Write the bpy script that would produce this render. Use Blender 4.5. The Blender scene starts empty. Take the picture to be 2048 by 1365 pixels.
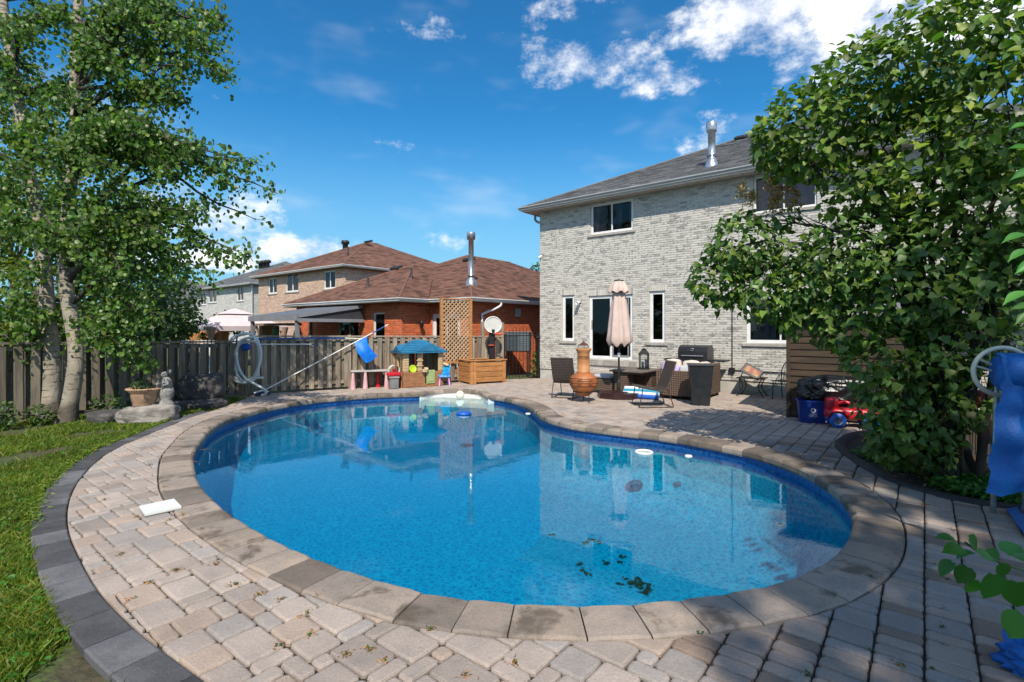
import bpy, math, random
import numpy as np
from mathutils import Vector, Matrix, noise
from mathutils.geometry import tessellate_polygon

R = random.Random(11)
rad = math.radians
scene = bpy.context.scene
COL = scene.collection

# ------------------------------------------------------------------ camera
FPX, CX, HY, EYE = 1025.0, 1024.0, 657.0, 1.75      # focal length / horizon in photo pixels, eye height in metres
cam_d = bpy.data.cameras.new('camera')
cam_d.sensor_width = 36.0
cam_d.lens = FPX / 2048 * 36
cam_d.shift_y = -(682.5 - HY) / 2048
cam_d.clip_start, cam_d.clip_end = 0.05, 3000
cam = bpy.data.objects.new('camera', cam_d)
cam.location = (0, 0, EYE)
cam.rotation_euler = (rad(90), 0, 0)
COL.objects.link(cam)
scene.camera = cam

# ------------------------------------------------------------------ sun, exposure
SUN_EL, SUN_AZ = rad(48), rad(180)                 # azimuth clockwise from +Y (the view direction): the sun stands behind the camera
sun_d = bpy.data.lights.new('sun', 'SUN')
sun_d.energy, sun_d.angle, sun_d.color = 4.05, rad(0.6), (1.0, 0.92, 0.80)
sun = bpy.data.objects.new('sun', sun_d)
sdir = Vector((math.sin(SUN_AZ) * math.cos(SUN_EL), math.cos(SUN_AZ) * math.cos(SUN_EL), math.sin(SUN_EL)))
sun.rotation_euler = sdir.to_track_quat('Z', 'Y').to_euler()
sun.location = sdir * 50
COL.objects.link(sun)
scene.render.engine = 'CYCLES'
scene.view_settings.view_transform = 'Standard'
scene.view_settings.look = 'None'
scene.view_settings.exposure = 0.49
scene.view_settings.gamma = 1.0
scene.view_settings.use_curve_mapping = False
scene.cycles.use_denoising = True
scene.cycles.max_bounces = 8
scene.cycles.transparent_max_bounces = 16
scene.cycles.caustics_reflective = False
scene.cycles.caustics_refractive = False


# ------------------------------------------------------------------ node helpers
class NT:
    def __init__(s, tree):
        s.t = tree; s.n = tree.nodes; s.l = tree.links

    def node(s, kind, **kw):
        nd = s.n.new(kind)
        for k, v in kw.items():
            if k.startswith('i_'):
                key = k[2:].replace('_', ' ')
                nd.inputs[int(key) if key.isdigit() else key].default_value = v
            else:
                setattr(nd, k, v)
        return nd

    def set(s, sock, v):
        if isinstance(v, bpy.types.NodeSocket):
            s.l.new(v, sock)
        elif isinstance(v, (tuple, list)) and len(v) == 3 and sock.type == 'RGBA':
            sock.default_value = (*v, 1)
        else:
            sock.default_value = v

    def math(s, op, a, b=0.0, c=None, clamp=False):
        nd = s.n.new('ShaderNodeMath'); nd.operation = op; nd.use_clamp = clamp
        s.set(nd.inputs[0], a); s.set(nd.inputs[1], b)
        if c is not None: s.set(nd.inputs[2], c)
        return nd.outputs[0]

    def mix(s, f, a, b, mode='MIX'):
        nd = s.n.new('ShaderNodeMix'); nd.data_type = 'RGBA'; nd.blend_type = mode
        s.set(nd.inputs['Factor'], f); s.set(nd.inputs[6], a); s.set(nd.inputs[7], b)
        return nd.outputs[2]

    def noise(s, vec, scale, detail=4, rough=.55, dist=0.0):
        nd = s.n.new('ShaderNodeTexNoise')
        if vec is not None: s.l.new(vec, nd.inputs['Vector'])
        nd.inputs['Scale'].default_value = scale; nd.inputs['Detail'].default_value = detail
        nd.inputs['Roughness'].default_value = rough; nd.inputs['Distortion'].default_value = dist
        return nd.outputs['Fac']

    def ramp(s, f, lo, hi, a=0.0, b=1.0):
        nd = s.n.new('ShaderNodeMapRange'); nd.interpolation_type = 'SMOOTHSTEP'
        s.set(nd.inputs[0], f)
        for i, v in enumerate((lo, hi, a, b)): s.set(nd.inputs[i + 1], v)
        return nd.outputs[0]

    def mapping(s, vec, scale=(1, 1, 1), loc=(0, 0, 0)):
        nd = s.n.new('ShaderNodeMapping'); s.l.new(vec, nd.inputs[0])
        nd.inputs['Scale'].default_value = scale; nd.inputs['Location'].default_value = loc
        return nd.outputs[0]


# ------------------------------------------------------------------ world: sky and clouds
world = bpy.data.worlds.new('World'); scene.world = world; world.use_nodes = True
w = NT(world.node_tree); w.n.clear()
sky = w.node('ShaderNodeTexSky', sky_type='NISHITA', sun_disc=False)
sky.sun_elevation = SUN_EL
sky.sun_rotation = SUN_AZ
sky.air_density, sky.dust_density, sky.ozone_density = 1.0, 0.1, 1.6
hsv = w.node('ShaderNodeHueSaturation'); hsv.inputs['Saturation'].default_value = 1.18
w.l.new(sky.outputs[0], hsv.inputs['Color'])
tc = w.node('ShaderNodeTexCoord')
sep = w.node('ShaderNodeSeparateXYZ'); w.l.new(tc.outputs['Generated'], sep.inputs[0])
az = w.math('ARCTAN2', sep.outputs[0], sep.outputs[1])
el = w.math('ARCSINE', sep.outputs[2])
# clouds: (azimuth, elevation, half width, half height, weight, angle), all in radians on the sky dome
def sd(px, py):
    v = Vector(((px - CX) / FPX, 1, (HY - py) / FPX)).normalized()
    return math.atan2(v.x, v.y), math.asin(v.z)
CLOUDS = []
for px, py, ww, hh, wt in [(1720, -30, .34, .085, 1.0), (1500, 15, .15, .045, .9), (1950, 20, .3, .07, 1.0), (1170, 125, .15, .055, .80), (1320, 160, .14, .036, .70),
                           (1120, 10, .14, .04, .58), (425, 440, .12, .07, .86), (340, 400, .09, .05, .78), (575, 498, .17, .035, .9), (470, 520, .3, .03, .85),
                           (1400, 268, .07, .045, .62), (860, 62, .16, .028, .52), (640, 232, .3, .02, .36), (797, 290, .05, .018, .62), (905, 325, .1, .014, .45), (900, 485, .16, .03, .50),
                           (1620, 110, .1, .05, .5), (120, 260, .3, .1, .55)]:
    a, e = sd(px, py); CLOUDS.append((a, e, ww, hh, wt))
comb = w.node('ShaderNodeCombineXYZ'); w.l.new(az, comb.inputs[0]); w.l.new(w.math('MULTIPLY', el, 1.5), comb.inputs[1])
# unseen cumulus goes on round the dome, its cover raised to brighten the shade
m = w.math('MULTIPLY', w.ramp(w.noise(comb.outputs[0], 2.2, 2), .42, .58), w.ramp(w.math('ABSOLUTE', az), .85, 1.0, 0, .9))
ae = w.node('ShaderNodeCombineXYZ'); w.l.new(az, ae.inputs[0]); w.l.new(el, ae.inputs[1])
for a, e, ww, hh, wt in CLOUDS:
    vm = w.node('ShaderNodeVectorMath', operation='MULTIPLY_ADD'); w.l.new(ae.outputs[0], vm.inputs[0])
    vm.inputs[1].default_value = (1 / ww, 1 / hh, 0); vm.inputs[2].default_value = (-a / ww, -e / hh, 0)
    dt = w.node('ShaderNodeVectorMath', operation='DOT_PRODUCT'); w.l.new(vm.outputs[0], dt.inputs[0]); w.l.new(vm.outputs[0], dt.inputs[1])
    m = w.math('MAXIMUM', m, w.math('MULTIPLY_ADD', dt.outputs['Value'], -.55 * wt, wt))
n1 = w.noise(comb.outputs[0], 10.0, 7, .66)
n2 = w.noise(w.mapping(comb.outputs[0], (1, 1.7, 1), (3, 1, 0)), 4.0, 3, .62)
dens = w.ramp(w.math('ADD', w.math('MULTIPLY', m, .62), w.math('MULTIPLY', n1, 1.15)), .86, 1.20)
thin = w.math('MULTIPLY', w.ramp(n2, .50, .80), .16)
dens = w.math('MULTIPLY', w.math('MAXIMUM', dens, thin), .93)
ccol = w.mix(w.ramp(w.math('ADD', n1, w.math('MULTIPLY', n2, .5)), .62, .88), (5.2, 5.7, 6.8), (8.6, 8.6, 8.6))
haze_ = w.mix(w.ramp(el, .0, .40, .85, 0), w.mix(1.0, hsv.outputs[0], (.28, .89, 1.09), 'MULTIPLY'), (2.2, 4.0, 5.4))
skyc = w.mix(dens, haze_, ccol)
bg = w.node('ShaderNodeBackground'); w.l.new(skyc, bg.inputs[0]); bg.inputs[1].default_value = 0.105
wo = w.node('ShaderNodeOutputWorld'); w.l.new(bg.outputs[0], wo.inputs[0])


# ------------------------------------------------------------------ geometry helpers
def G(px, py, z=0.0):
    """point of height z seen at a photo pixel"""
    d = (EYE - z) * FPX / (py - HY)
    return Vector(((px - CX) / FPX * d, d, z))

def P(px, py, d):
    """point at depth d seen at a photo pixel"""
    return Vector(((px - CX) / FPX * d, d, EYE + (HY - py) / FPX * d))

AH = math.atan2(-.627, .779)                        # the houses and the paving share this heading
UU, NN = Vector((.779, -.627, 0)), Vector((-.627, -.779, 0))
HC = Vector((.98, 18.0, 0))
def HF(s, d, z=0.0):
    """house frame: s metres along the rear wall, d metres out into the yard"""
    return HC + UU * s + NN * d + Vector((0, 0, z))

def clip(poly, p, n):
    """keep the side of the line through p that n points to"""
    out = []
    for i, a in enumerate(poly):
        b = poly[(i + 1) % len(poly)]
        da = (a[0] - p[0]) * n[0] + (a[1] - p[1]) * n[1]
        db = (b[0] - p[0]) * n[0] + (b[1] - p[1]) * n[1]
        if da >= 0: out.append(a)
        if (da > 0) != (db > 0) and abs(da - db) > 1e-9:
            t = da / (da - db); out.append((a[0] + (b[0] - a[0]) * t, a[1] + (b[1] - a[1]) * t))
    return out

def area(poly):
    return .5 * sum(poly[i][0] * poly[(i + 1) % len(poly)][1] - poly[(i + 1) % len(poly)][0] * poly[i][1] for i in range(len(poly)))

def smooth_curve(pts, n=10, closed=True):
    out = []; L = len(pts)
    for i in range(L if closed else L - 1):
        g = (lambda k: Vector(pts[k % L])) if closed else (lambda k: Vector(pts[min(max(k, 0), L - 1)]))
        p0, p1, p2, p3 = g(i - 1), g(i), g(i + 1), g(i + 2)
        for k in range(n):
            t = k / n
            out.append(.5 * ((2 * p1) + (p2 - p0) * t + (2 * p0 - 5 * p1 + 4 * p2 - p3) * t * t + (3 * p1 - p0 - 3 * p2 + p3) * t ** 3))
    if not closed: out.append(Vector(pts[-1]))
    return out

def resample(pts, step, closed=True):
    q = list(pts) + ([pts[0]] if closed else [])
    ls = [0.0]
    for i in range(1, len(q)): ls.append(ls[-1] + (q[i] - q[i - 1]).length)
    n = max(2, round(ls[-1] / step)); out = []; j = 0
    for k in range(n if closed else n + 1):
        s = ls[-1] * k / n
        while j < len(ls) - 2 and ls[j + 1] < s: j += 1
        t = (s - ls[j]) / max(1e-9, ls[j + 1] - ls[j]); out.append(q[j].lerp(q[j + 1], t))
    return out

def Rz(a): return Matrix.Rotation(a, 4, 'Z')
def Rx(a): return Matrix.Rotation(a, 4, 'X')
def Ry(a): return Matrix.Rotation(a, 4, 'Y')
def T(*v): return Matrix.Translation(v[0] if len(v) == 1 else v)


class MB:
    """collects shapes and links them as ONE mesh object"""
    def __init__(s): s.v, s.f, s.c, s.sm = [], [], [], []

    def add(s, vs, fs, c=1.0, M=None, sm=False):
        o = len(s.v)
        if M is not None: vs = [M @ Vector(v) for v in vs]
        s.v += [tuple(v) for v in vs]
        s.f += [tuple(i + o for i in f) for f in fs]
        c = (c, c, c) if isinstance(c, (int, float)) else c
        s.c += [c] * len(fs); s.sm += [sm] * len(fs)
        return s

    def box(s, x0, y0, z0, x1, y1, z1, c=1.0, M=None, bev=0.0):
        if bev <= 0:
            vs = [(x, y, z) for z in (z0, z1) for y in (y0, y1) for x in (x0, x1)]
            return s.add(vs, [(0, 2, 3, 1), (4, 5, 7, 6), (0, 1, 5, 4), (2, 6, 7, 3), (0, 4, 6, 2), (1, 3, 7, 5)], c, M)
        # chamfered box: three face pairs, edge and corner faces
        b = min(bev, .45 * min(abs(x1 - x0), abs(y1 - y0), abs(z1 - z0)))
        vs, idx = [], {}
        for ix, x in ((0, x0), (1, x1)):
            for iy, y in ((0, y0), (1, y1)):
                for iz, z in ((0, z0), (1, z1)):
                    sx, sy, sz = (b if ix == 0 else -b), (b if iy == 0 else -b), (b if iz == 0 else -b)
                    for ax, p in (('x', (x, y + sy, z + sz)), ('y', (x + sx, y, z + sz)), ('z', (x + sx, y + sy, z))):
                        idx[(ix, iy, iz, ax)] = len(vs); vs.append(p)
        k = lambda a, b_, c_, ax: idx[(a, b_, c_, ax)]
        fs = []
        for i in (0, 1):
            fs.append([k(i, 0, 0, 'x'), k(i, 1, 0, 'x'), k(i, 1, 1, 'x'), k(i, 0, 1, 'x')][::1 if i else -1])
            fs.append([k(0, i, 0, 'y'), k(1, i, 0, 'y'), k(1, i, 1, 'y'), k(0, i, 1, 'y')][::-1 if i else 1])
            fs.append([k(0, 0, i, 'z'), k(1, 0, i, 'z'), k(1, 1, i, 'z'), k(0, 1, i, 'z')][::1 if i else -1])
        for a in (0, 1):
            for b_ in (0, 1):
                f1 = (a == b_)
                fs.append([k(0, a, b_, 'y'), k(1, a, b_, 'y'), k(1, a, b_, 'z'), k(0, a, b_, 'z')][::-1 if not f1 else 1] if a else [k(0, a, b_, 'y'), k(1, a, b_, 'y'), k(1, a, b_, 'z'), k(0, a, b_, 'z')][::1 if b_ else -1])
                fs.append([k(a, 0, b_, 'x'), k(a, 1, b_, 'x'), k(a, 1, b_, 'z'), k(a, 0, b_, 'z')][::1 if (a == b_) else -1][::-1])
                fs.append([k(a, b_, 0, 'x'), k(a, b_, 1, 'x'), k(a, b_, 1, 'y'), k(a, b_, 0, 'y')][::1 if (a == b_) else -1])
                for c_ in (0, 1):
                    f = [k(a, b_, c_, 'x'), k(a, b_, c_, 'y'), k(a, b_, c_, 'z')]
                    fs.append(f if (a + b_ + c_) % 2 else f[::-1])
        return s.add(vs, fs, c, M)

    def tube(s, pts, r, n=8, c=1.0, closed=False, M=None, caps=True):
        pts = [Vector(p) for p in pts]; L = len(pts); vs, fs = [], []
        rs = r if isinstance(r, (list, tuple)) else [r] * L
        up = None
        for i, p in enumerate(pts):
            a = pts[(i - 1) % L] if (closed or i) else p
            b = pts[(i + 1) % L] if (closed or i < L - 1) else p
            t = (b - a)
            t = t.normalized() if t.length > 1e-9 else Vector((0, 0, 1))
            if up is None:
                up = Vector((0, 0, 1)) if abs(t.z) < .9 else Vector((1, 0, 0))
            x = (up - t * up.dot(t))
            x = x.normalized() if x.length > 1e-6 else t.orthogonal().normalized()
            up = x; y = t.cross(x)
            for k in range(n):
                an = 2 * math.pi * k / n
                vs.append(p + (x * math.cos(an) + y * math.sin(an)) * rs[i])
        for i in range(L if closed else L - 1):
            for k in range(n):
                a, b = i * n, ((i + 1) % L) * n
                fs.append((a + k, a + (k + 1) % n, b + (k + 1) % n, b + k))
        s.add(vs, fs, c, M, True)
        if caps and not closed:
            s.add(vs[:n], [tuple(range(n))[::-1]], c, M); s.add(vs[-n:], [tuple(range(n))], c, M)
        return s

    def lathe(s, prof, n=24, c=1.0, M=None, sm=True, a0=0.0, a1=2 * math.pi):
        full = abs(a1 - a0 - 2 * math.pi) < 1e-6
        m_ = n if full else n + 1
        vs = [(r * math.cos(a0 + (a1 - a0) * k / n), r * math.sin(a0 + (a1 - a0) * k / n), z) for r, z in prof for k in range(m_)]
        fs = [(i * m_ + k, i * m_ + (k + 1) % m_, (i + 1) * m_ + (k + 1) % m_, (i + 1) * m_ + k) for i in range(len(prof) - 1) for k in range(n)]
        return s.add(vs, fs, c, M, sm)

    def prism(s, poly, z0, z1, c=1.0, M=None, bottom=True):
        if area(poly) < 0: poly = poly[::-1]
        n = len(poly)
        vs = [(x, y, z0) for x, y in poly] + [(x, y, z1) for x, y in poly]
        fs = [(i, (i + 1) % n, n + (i + 1) % n, n + i) for i in range(n)] + [tuple(range(n, 2 * n))]
        if bottom: fs.append(tuple(range(n))[::-1])
        return s.add(vs, fs, c, M)

    def blob(s, center, size, seed=0, amp=.18, freq=1.6, sub=3, c=1.0, M=None, flat=None, sm=True):
        vs, fs = ICO[sub]
        o = Vector((seed * 7.3, seed * 3.1, seed * 1.7)); out = []
        for v in vs:
            d = 1 + amp * noise.fractal(v * freq + o, 1.0, 2.0, 4)
            p = Vector((v.x * d * size[0], v.y * d * size[1], v.z * d * size[2]))
            if flat: p.z = max(p.z, flat * size[2])
            out.append(p + Vector(center))
        return s.add(out, fs, c, M, sm)

    def build(s, name, mat=None, parent=None, M=None):
        me = bpy.data.meshes.new(name)
        me.from_pydata(s.v, [], s.f)
        if s.c:
            at = me.attributes.new('Col', 'FLOAT_COLOR', 'FACE')
            arr = np.ones((len(s.f), 4), np.float32); arr[:, :3] = np.array(s.c, np.float32)
            at.data.foreach_set('color', arr.ravel())
            me.polygons.foreach_set('use_smooth', np.array(s.sm, bool))
        return link(name, me, mat, parent, M)


def link(name, me, mat=None, parent=None, M=None):
    if mat is not None and not me.materials: me.materials.append(mat)
    o = bpy.data.objects.new(name, me); COL.objects.link(o)
    if parent is not None: o.parent = parent
    if M is not None: o.matrix_basis = M
    return o

def _ico():
    import bmesh
    out = {}
    for k in (1, 2, 3, 4):
        bm = bmesh.new(); bmesh.ops.create_icosphere(bm, subdivisions=k, radius=1)
        bm.verts.ensure_lookup_table()
        out[k] = ([v.co.copy() for v in bm.verts], [tuple(v.index for v in f.verts) for f in bm.faces]); bm.free()
    return out
ICO = _ico()

def thing(name, label, cat, loc=(0, 0, 0), rz=0.0, group=None):
    o = bpy.data.objects.new(name, None); COL.objects.link(o)
    o.empty_display_size = .2
    o.location = loc; o.rotation_euler = (0, 0, rz)
    return tag(o, label, cat, group)

def tag(o, label=None, cat=None, group=None, kind=None):
    if label: o['label'] = label
    if cat: o['category'] = cat
    if group: o['group'] = group
    if kind: o['kind'] = kind
    return o

def struct_empty(name, label):
    o = bpy.data.objects.new(name, None); COL.objects.link(o)
    return tag(o, label, None, None, 'structure')

def np_mesh(name, V, F, mat, parent=None, C=None, smooth=False):
    """V (n,3), F (m,k) numpy arrays; C (m,3) face colours"""
    me = bpy.data.meshes.new(name)
    m_, k = F.shape
    me.vertices.add(len(V)); me.vertices.foreach_set('co', V.astype(np.float32).ravel())
    me.loops.add(m_ * k); me.loops.foreach_set('vertex_index', F.astype(np.int32).ravel())
    me.polygons.add(m_); me.polygons.foreach_set('loop_start', np.arange(0, m_ * k, k, dtype=np.int32))
    me.polygons.foreach_set('loop_total', np.full(m_, k, np.int32))
    if C is not None:
        at = me.attributes.new('Col', 'FLOAT_COLOR', 'FACE')
        arr = np.ones((m_, 4), np.float32); arr[:, :3] = C; at.data.foreach_set('color', arr.ravel())
    me.update(); me.validate()
    if smooth: me.polygons.foreach_set('use_smooth', np.ones(m_, bool))
    return link(name, me, mat, parent)


# ------------------------------------------------------------------ materials
MATS = {}
def mat(name, c, c2=None, sc=6, rough=.6, metal=0.0, bump=0.0, bsc=None, stretch=None, attr=True, spec=.5, lo=.35, hi=.65, trans=0.0, coat=0.0, detail=5, fine=0.0):
    if name in MATS: return MATS[name]
    mt = bpy.data.materials.new(name); mt.use_nodes = True; MATS[name] = mt
    t = NT(mt.node_tree); t.n.clear()
    tcn = t.node('ShaderNodeTexCoord').outputs['Object']
    vec = t.mapping(tcn, stretch) if stretch else tcn
    col = t.mix(t.ramp(t.noise(vec, sc, detail), lo, hi), c, c2 or tuple(x * .8 for x in c))
    if fine:
        col = t.mix(1.0, col, t.mix(t.noise(vec, sc * 9, 3), (1 - fine,) * 3, (1 + fine,) * 3), 'MULTIPLY')
    if attr:
        a = t.node('ShaderNodeAttribute', attribute_name='Col').outputs['Color']
        col = t.mix(1.0, col, a, 'MULTIPLY')
    b = t.node('ShaderNodeBsdfPrincipled')
    t.l.new(col, b.inputs['Base Color'])
    b.inputs['Roughness'].default_value = rough; b.inputs['Metallic'].default_value = metal
    b.inputs['Specular IOR Level'].default_value = spec
    if coat: b.inputs['Coat Weight'].default_value = coat
    if bump:
        bn = t.node('ShaderNodeBump'); bn.inputs['Strength'].default_value = 1.0; bn.inputs['Distance'].default_value = bump
        t.l.new(t.noise(vec, bsc or sc * 4, 5, .6), bn.inputs['Height']); t.l.new(bn.outputs[0], b.inputs['Normal'])
    out = t.node('ShaderNodeOutputMaterial')
    if trans:
        tr = t.node('ShaderNodeBsdfTranslucent'); t.l.new(t.mix(1.0, col, (1.2, 1.6, .5), 'MULTIPLY'), tr.inputs[0])
        mx = t.node('ShaderNodeMixShader'); mx.inputs[0].default_value = trans
        t.l.new(b.outputs[0], mx.inputs[1]); t.l.new(tr.outputs[0], mx.inputs[2]); t.l.new(mx.outputs[0], out.inputs[0])
    else:
        t.l.new(b.outputs[0], out.inputs[0])
    return mt

def glass_mat(name, tint=(.02, .025, .03)):
    """window glass: a mirror-like sheet, partly see-through"""
    if name in MATS: return MATS[name]
    mt = bpy.data.materials.new(name); mt.use_nodes = True; MATS[name] = mt
    t = NT(mt.node_tree); t.n.clear()
    fr = t.node('ShaderNodeFresnel'); fr.inputs[0].default_value = 1.45
    tr = t.node('ShaderNodeBsdfTransparent'); tr.inputs[0].default_value = (*tint, 1)
    gl = t.node('ShaderNodeBsdfGlossy'); gl.inputs['Roughness'].default_value = .015; gl.inputs[0].default_value = (.9, .93, .95, 1)
    nz = t.noise(t.node('ShaderNodeTexCoord').outputs['Object'], 1.2, 2)
    bn = t.node('ShaderNodeBump'); bn.inputs['Distance'].default_value = .006; t.l.new(nz, bn.inputs['Height']); t.l.new(bn.outputs[0], gl.inputs['Normal'])
    mx = t.node('ShaderNodeMixShader')
    t.l.new(t.math('MULTIPLY_ADD', fr.outputs[0], 1.0, .0, clamp=True), mx.inputs[0])
    t.l.new(tr.outputs[0], mx.inputs[1]); t.l.new(gl.outputs[0], mx.inputs[2])
    t.l.new(mx.outputs[0], t.node('ShaderNodeOutputMaterial').inputs[0])
    return mt

# ================================================================== pool, paving, lawn
POOL = [(-4.08, 6.57), (-3.5, 5.75), (-2.84, 5.02), (-2.31, 4.53), (-1.74, 4.08), (-1.13, 3.68), (-.55, 3.40), (.1, 3.26), (.78, 3.27), (1.5, 3.42), (2.04, 3.64), (2.57, 4.03),
        (3.02, 4.54), (3.36, 5.1), (3.56, 5.7), (3.62, 6.3), (3.55, 6.87), (3.32, 7.42), (2.95, 7.90), (2.51, 8.35), (1.94, 8.75), (1.41, 9.1), (1.04, 9.45), (.75, 9.9), (.57, 10.4), (.49, 11.05),
        (.36, 11.7), (.13, 12.35), (-.22, 12.95), (-.62, 13.34), (-.78, 13.75), (-.95, 14.3), (-1.35, 14.58), (-1.85, 14.6), (-2.2, 14.35), (-2.42, 13.95), (-2.75, 13.78), (-3.2, 13.7), (-3.7, 13.52), (-4.4, 13.05),
        (-4.97, 12.45), (-5.27, 11.85), (-5.46, 11.1), (-5.5, 9.98), (-5.27, 8.98), (-4.87, 8.03), (-4.5, 7.25)]
pool_c = resample(smooth_curve([(x, y, 0) for x, y in POOL], 10), .06)
NP_ = len(pool_c)
def cnorm(c, i):
    t = (c[(i + 2) % len(c)] - c[i - 2]).normalized()
    return Vector((t.y, -t.x, 0))                      # points out of the pool (curve runs counter-clockwise)
pool_n = [cnorm(pool_c, i) for i in range(NP_)]
def cop_w(p):
    k = min((p - Vector(q)).length for q in (Vector((-.75, 13.7, 0)), Vector((-1.6, 14.5, 0)), Vector((-2.45, 13.95, 0))))
    return .37 - .20 * max(0, min(1, (1.6 - k) / .9))
pool_w = [cop_w(p) for p in pool_c]
cop_out = [p + n * wd for p, n, wd in zip(pool_c, pool_n, pool_w)]
WATER_Z = -.165

left_in = [(-6.36, 10.96), (-6.32, 10.16), (-6.15, 9.26), (-5.97, 8.34), (-5.75, 7.44), (-5.43, 6.68), (-5.0, 5.92), (-4.48, 5.18), (-3.87, 4.47), (-3.2, 3.82), (-2.68, 3.36), (-2.15, 2.96), (-1.8, 2.73),
           (-1.4, 2.47), (-.7, 2.0), (.2, 1.45), (1.0, 1.0)]
left_in = resample(smooth_curve([(x, y, 0) for x, y in left_in], 8, False), .1, False)
bed_in = [(3.3, .8), (3.75, 2.2), (4.35, 3.7), (4.85, 4.65), (5.0, 4.86), (4.8, 4.97), (4.53, 5.18), (4.38, 5.48), (4.33, 6.0), (4.42, 6.5), (4.61, 7.15), (4.95, 7.85), (5.6, 8.5), (6.4, 8.9), (7.6, 9.3)]
bed_in = resample(smooth_curve([(x, y, 0) for x, y in bed_in], 8, False), .1, False)
PATIO = [tuple(p[:2]) for p in left_in] + [tuple(p[:2]) for p in bed_in] + [(9.6, 10.4), tuple(HF(9.5, .02)[:2]), tuple(HF(0, .02)[:2]), (.95, 18.0), (-.3, 17.55), (-6.55, 13.75), (-6.75, 13.2), (-6.55, 12.2), (-6.42, 11.5)]

def tess(loops, z):
    vs = [Vector((p[0], p[1], z)) for lp in loops for p in lp]
    tris = tessellate_polygon([[Vector((p[0], p[1], 0)) for p in lp] for lp in loops])
    return vs, [tuple(t) for t in tris]

def inside(p, poly):
    c = False; j = len(poly) - 1
    for i in range(len(poly)):
        if (poly[i][1] > p[1]) != (poly[j][1] > p[1]) and p[0] < (poly[j][0] - poly[i][0]) * (p[1] - poly[i][1]) / (poly[j][1] - poly[i][1]) + poly[i][0]: c = not c
        j = i
    return c

# ---- materials
def ground_mat():
    mt = bpy.data.materials.new('lawn_soil'); mt.use_nodes = True; t = NT(mt.node_tree); t.n.clear()
    v = t.node('ShaderNodeTexCoord').outputs['Object']
    c = t.mix(t.ramp(t.noise(v, 1.1, 6, .6), .40, .60), (.075, .058, .034), (.062, .105, .018))
    c = t.mix(t.ramp(t.noise(v, 14, 4), .4, .7), c, (.05, .045, .02))
    b = t.node('ShaderNodeBsdfPrincipled'); t.l.new(c, b.inputs[0]); b.inputs['Roughness'].default_value = .95
    bn = t.node('ShaderNodeBump'); bn.inputs['Distance'].default_value = .03; t.l.new(t.noise(v, 22, 5), bn.inputs['Height']); t.l.new(bn.outputs[0], b.inputs['Normal'])
    t.l.new(b.outputs[0], t.node('ShaderNodeOutputMaterial').inputs[0]); return mt

def stone_mat(name, c1, c2, speck=.5, stain=0.0, stain_c=(.07, .058, .047)):
    mt = bpy.data.materials.new(name); mt.use_nodes = True; t = NT(mt.node_tree); t.n.clear()
    v = t.node('ShaderNodeTexCoord').outputs['Object']
    c = t.mix(t.ramp(t.noise(v, 3.2, 5, .6), .35, .65), c1, c2)
    c = t.mix(1.0, c, t.mix(t.noise(v, 70, 4, .7), (.60, .60, .60), (1.34, 1.34, 1.34)), 'MULTIPLY')
    vo = t.node('ShaderNodeTexVoronoi'); t.l.new(v, vo.inputs['Vector']); vo.inputs['Scale'].default_value = 110
    sp = t.ramp(vo.outputs['Distance'], .10, .20, speck, 0)
    sp = t.math('MULTIPLY', sp, t.ramp(t.noise(v, 55, 1), .5, .62))
    c = t.mix(sp, c, tuple(min(1, x * 2.0 + .12) for x in c1))
    a = t.node('ShaderNodeAttribute', attribute_name='Col')
    c = t.mix(1.0, c, a.outputs['Color'], 'MULTIPLY')
    if stain:
        s_ = t.ramp(t.math('ADD', t.noise(v, 2.6, 6, .62, .4), t.math('MULTIPLY', t.noise(v, 16, 4), .16)), .66 - stain * .12, .80 - stain * .10)
        c = t.mix(t.math('MULTIPLY', s_, .82), c, stain_c)
    b = t.node('ShaderNodeBsdfPrincipled'); t.l.new(c, b.inputs[0]); b.inputs['Roughness'].default_value = .88; b.inputs['Specular IOR Level'].default_value = .25
    bn = t.node('ShaderNodeBump'); bn.inputs['Distance'].default_value = .004
    t.l.new(t.math('ADD', t.math('MULTIPLY', t.noise(v, 60, 5, .75), 1.6), t.math('MULTIPLY', t.noise(v, 9, 3), 1.8)), bn.inputs['Height']); t.l.new(bn.outputs[0], b.inputs['Normal'])
    t.l.new(b.outputs[0], t.node('ShaderNodeOutputMaterial').inputs[0]); return mt

PAVER = stone_mat('paver_concrete', (.43, .362, .315), (.36, .308, .272), .5, .0)
COPING = stone_mat('coping_concrete', (.375, .295, .23), (.29, .24, .195), .6, .6, (.10, .078, .058))
CHARCOAL = stone_mat('charcoal_stone', (.058, .058, .062), (.088, .087, .09), 1.0, .0)
JOINT = mat('joint_sand', (.060, .045, .030), (.03, .027, .019), sc=6, rough=1, bump=.01, bsc=60, attr=False)

# ---- ground sheet, to the horizon, open where the pool is
hole = [p + n * .2 for p, n in zip(pool_c, pool_n)][::6]
S = 900
vs, fs = tess([[(-S, -S), (S, -S), (S, S), (-S, S)], [tuple(p[:2]) for p in hole]], -.05)
o = MB().add(vs, fs).build('ground', ground_mat()); tag(o, kind='structure')
vs, fs = tess([PATIO, [tuple(p[:2]) for p in hole]], -.026)
o = MB().add(vs, fs).build('patio_bed', JOINT); tag(o, kind='structure')

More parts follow.
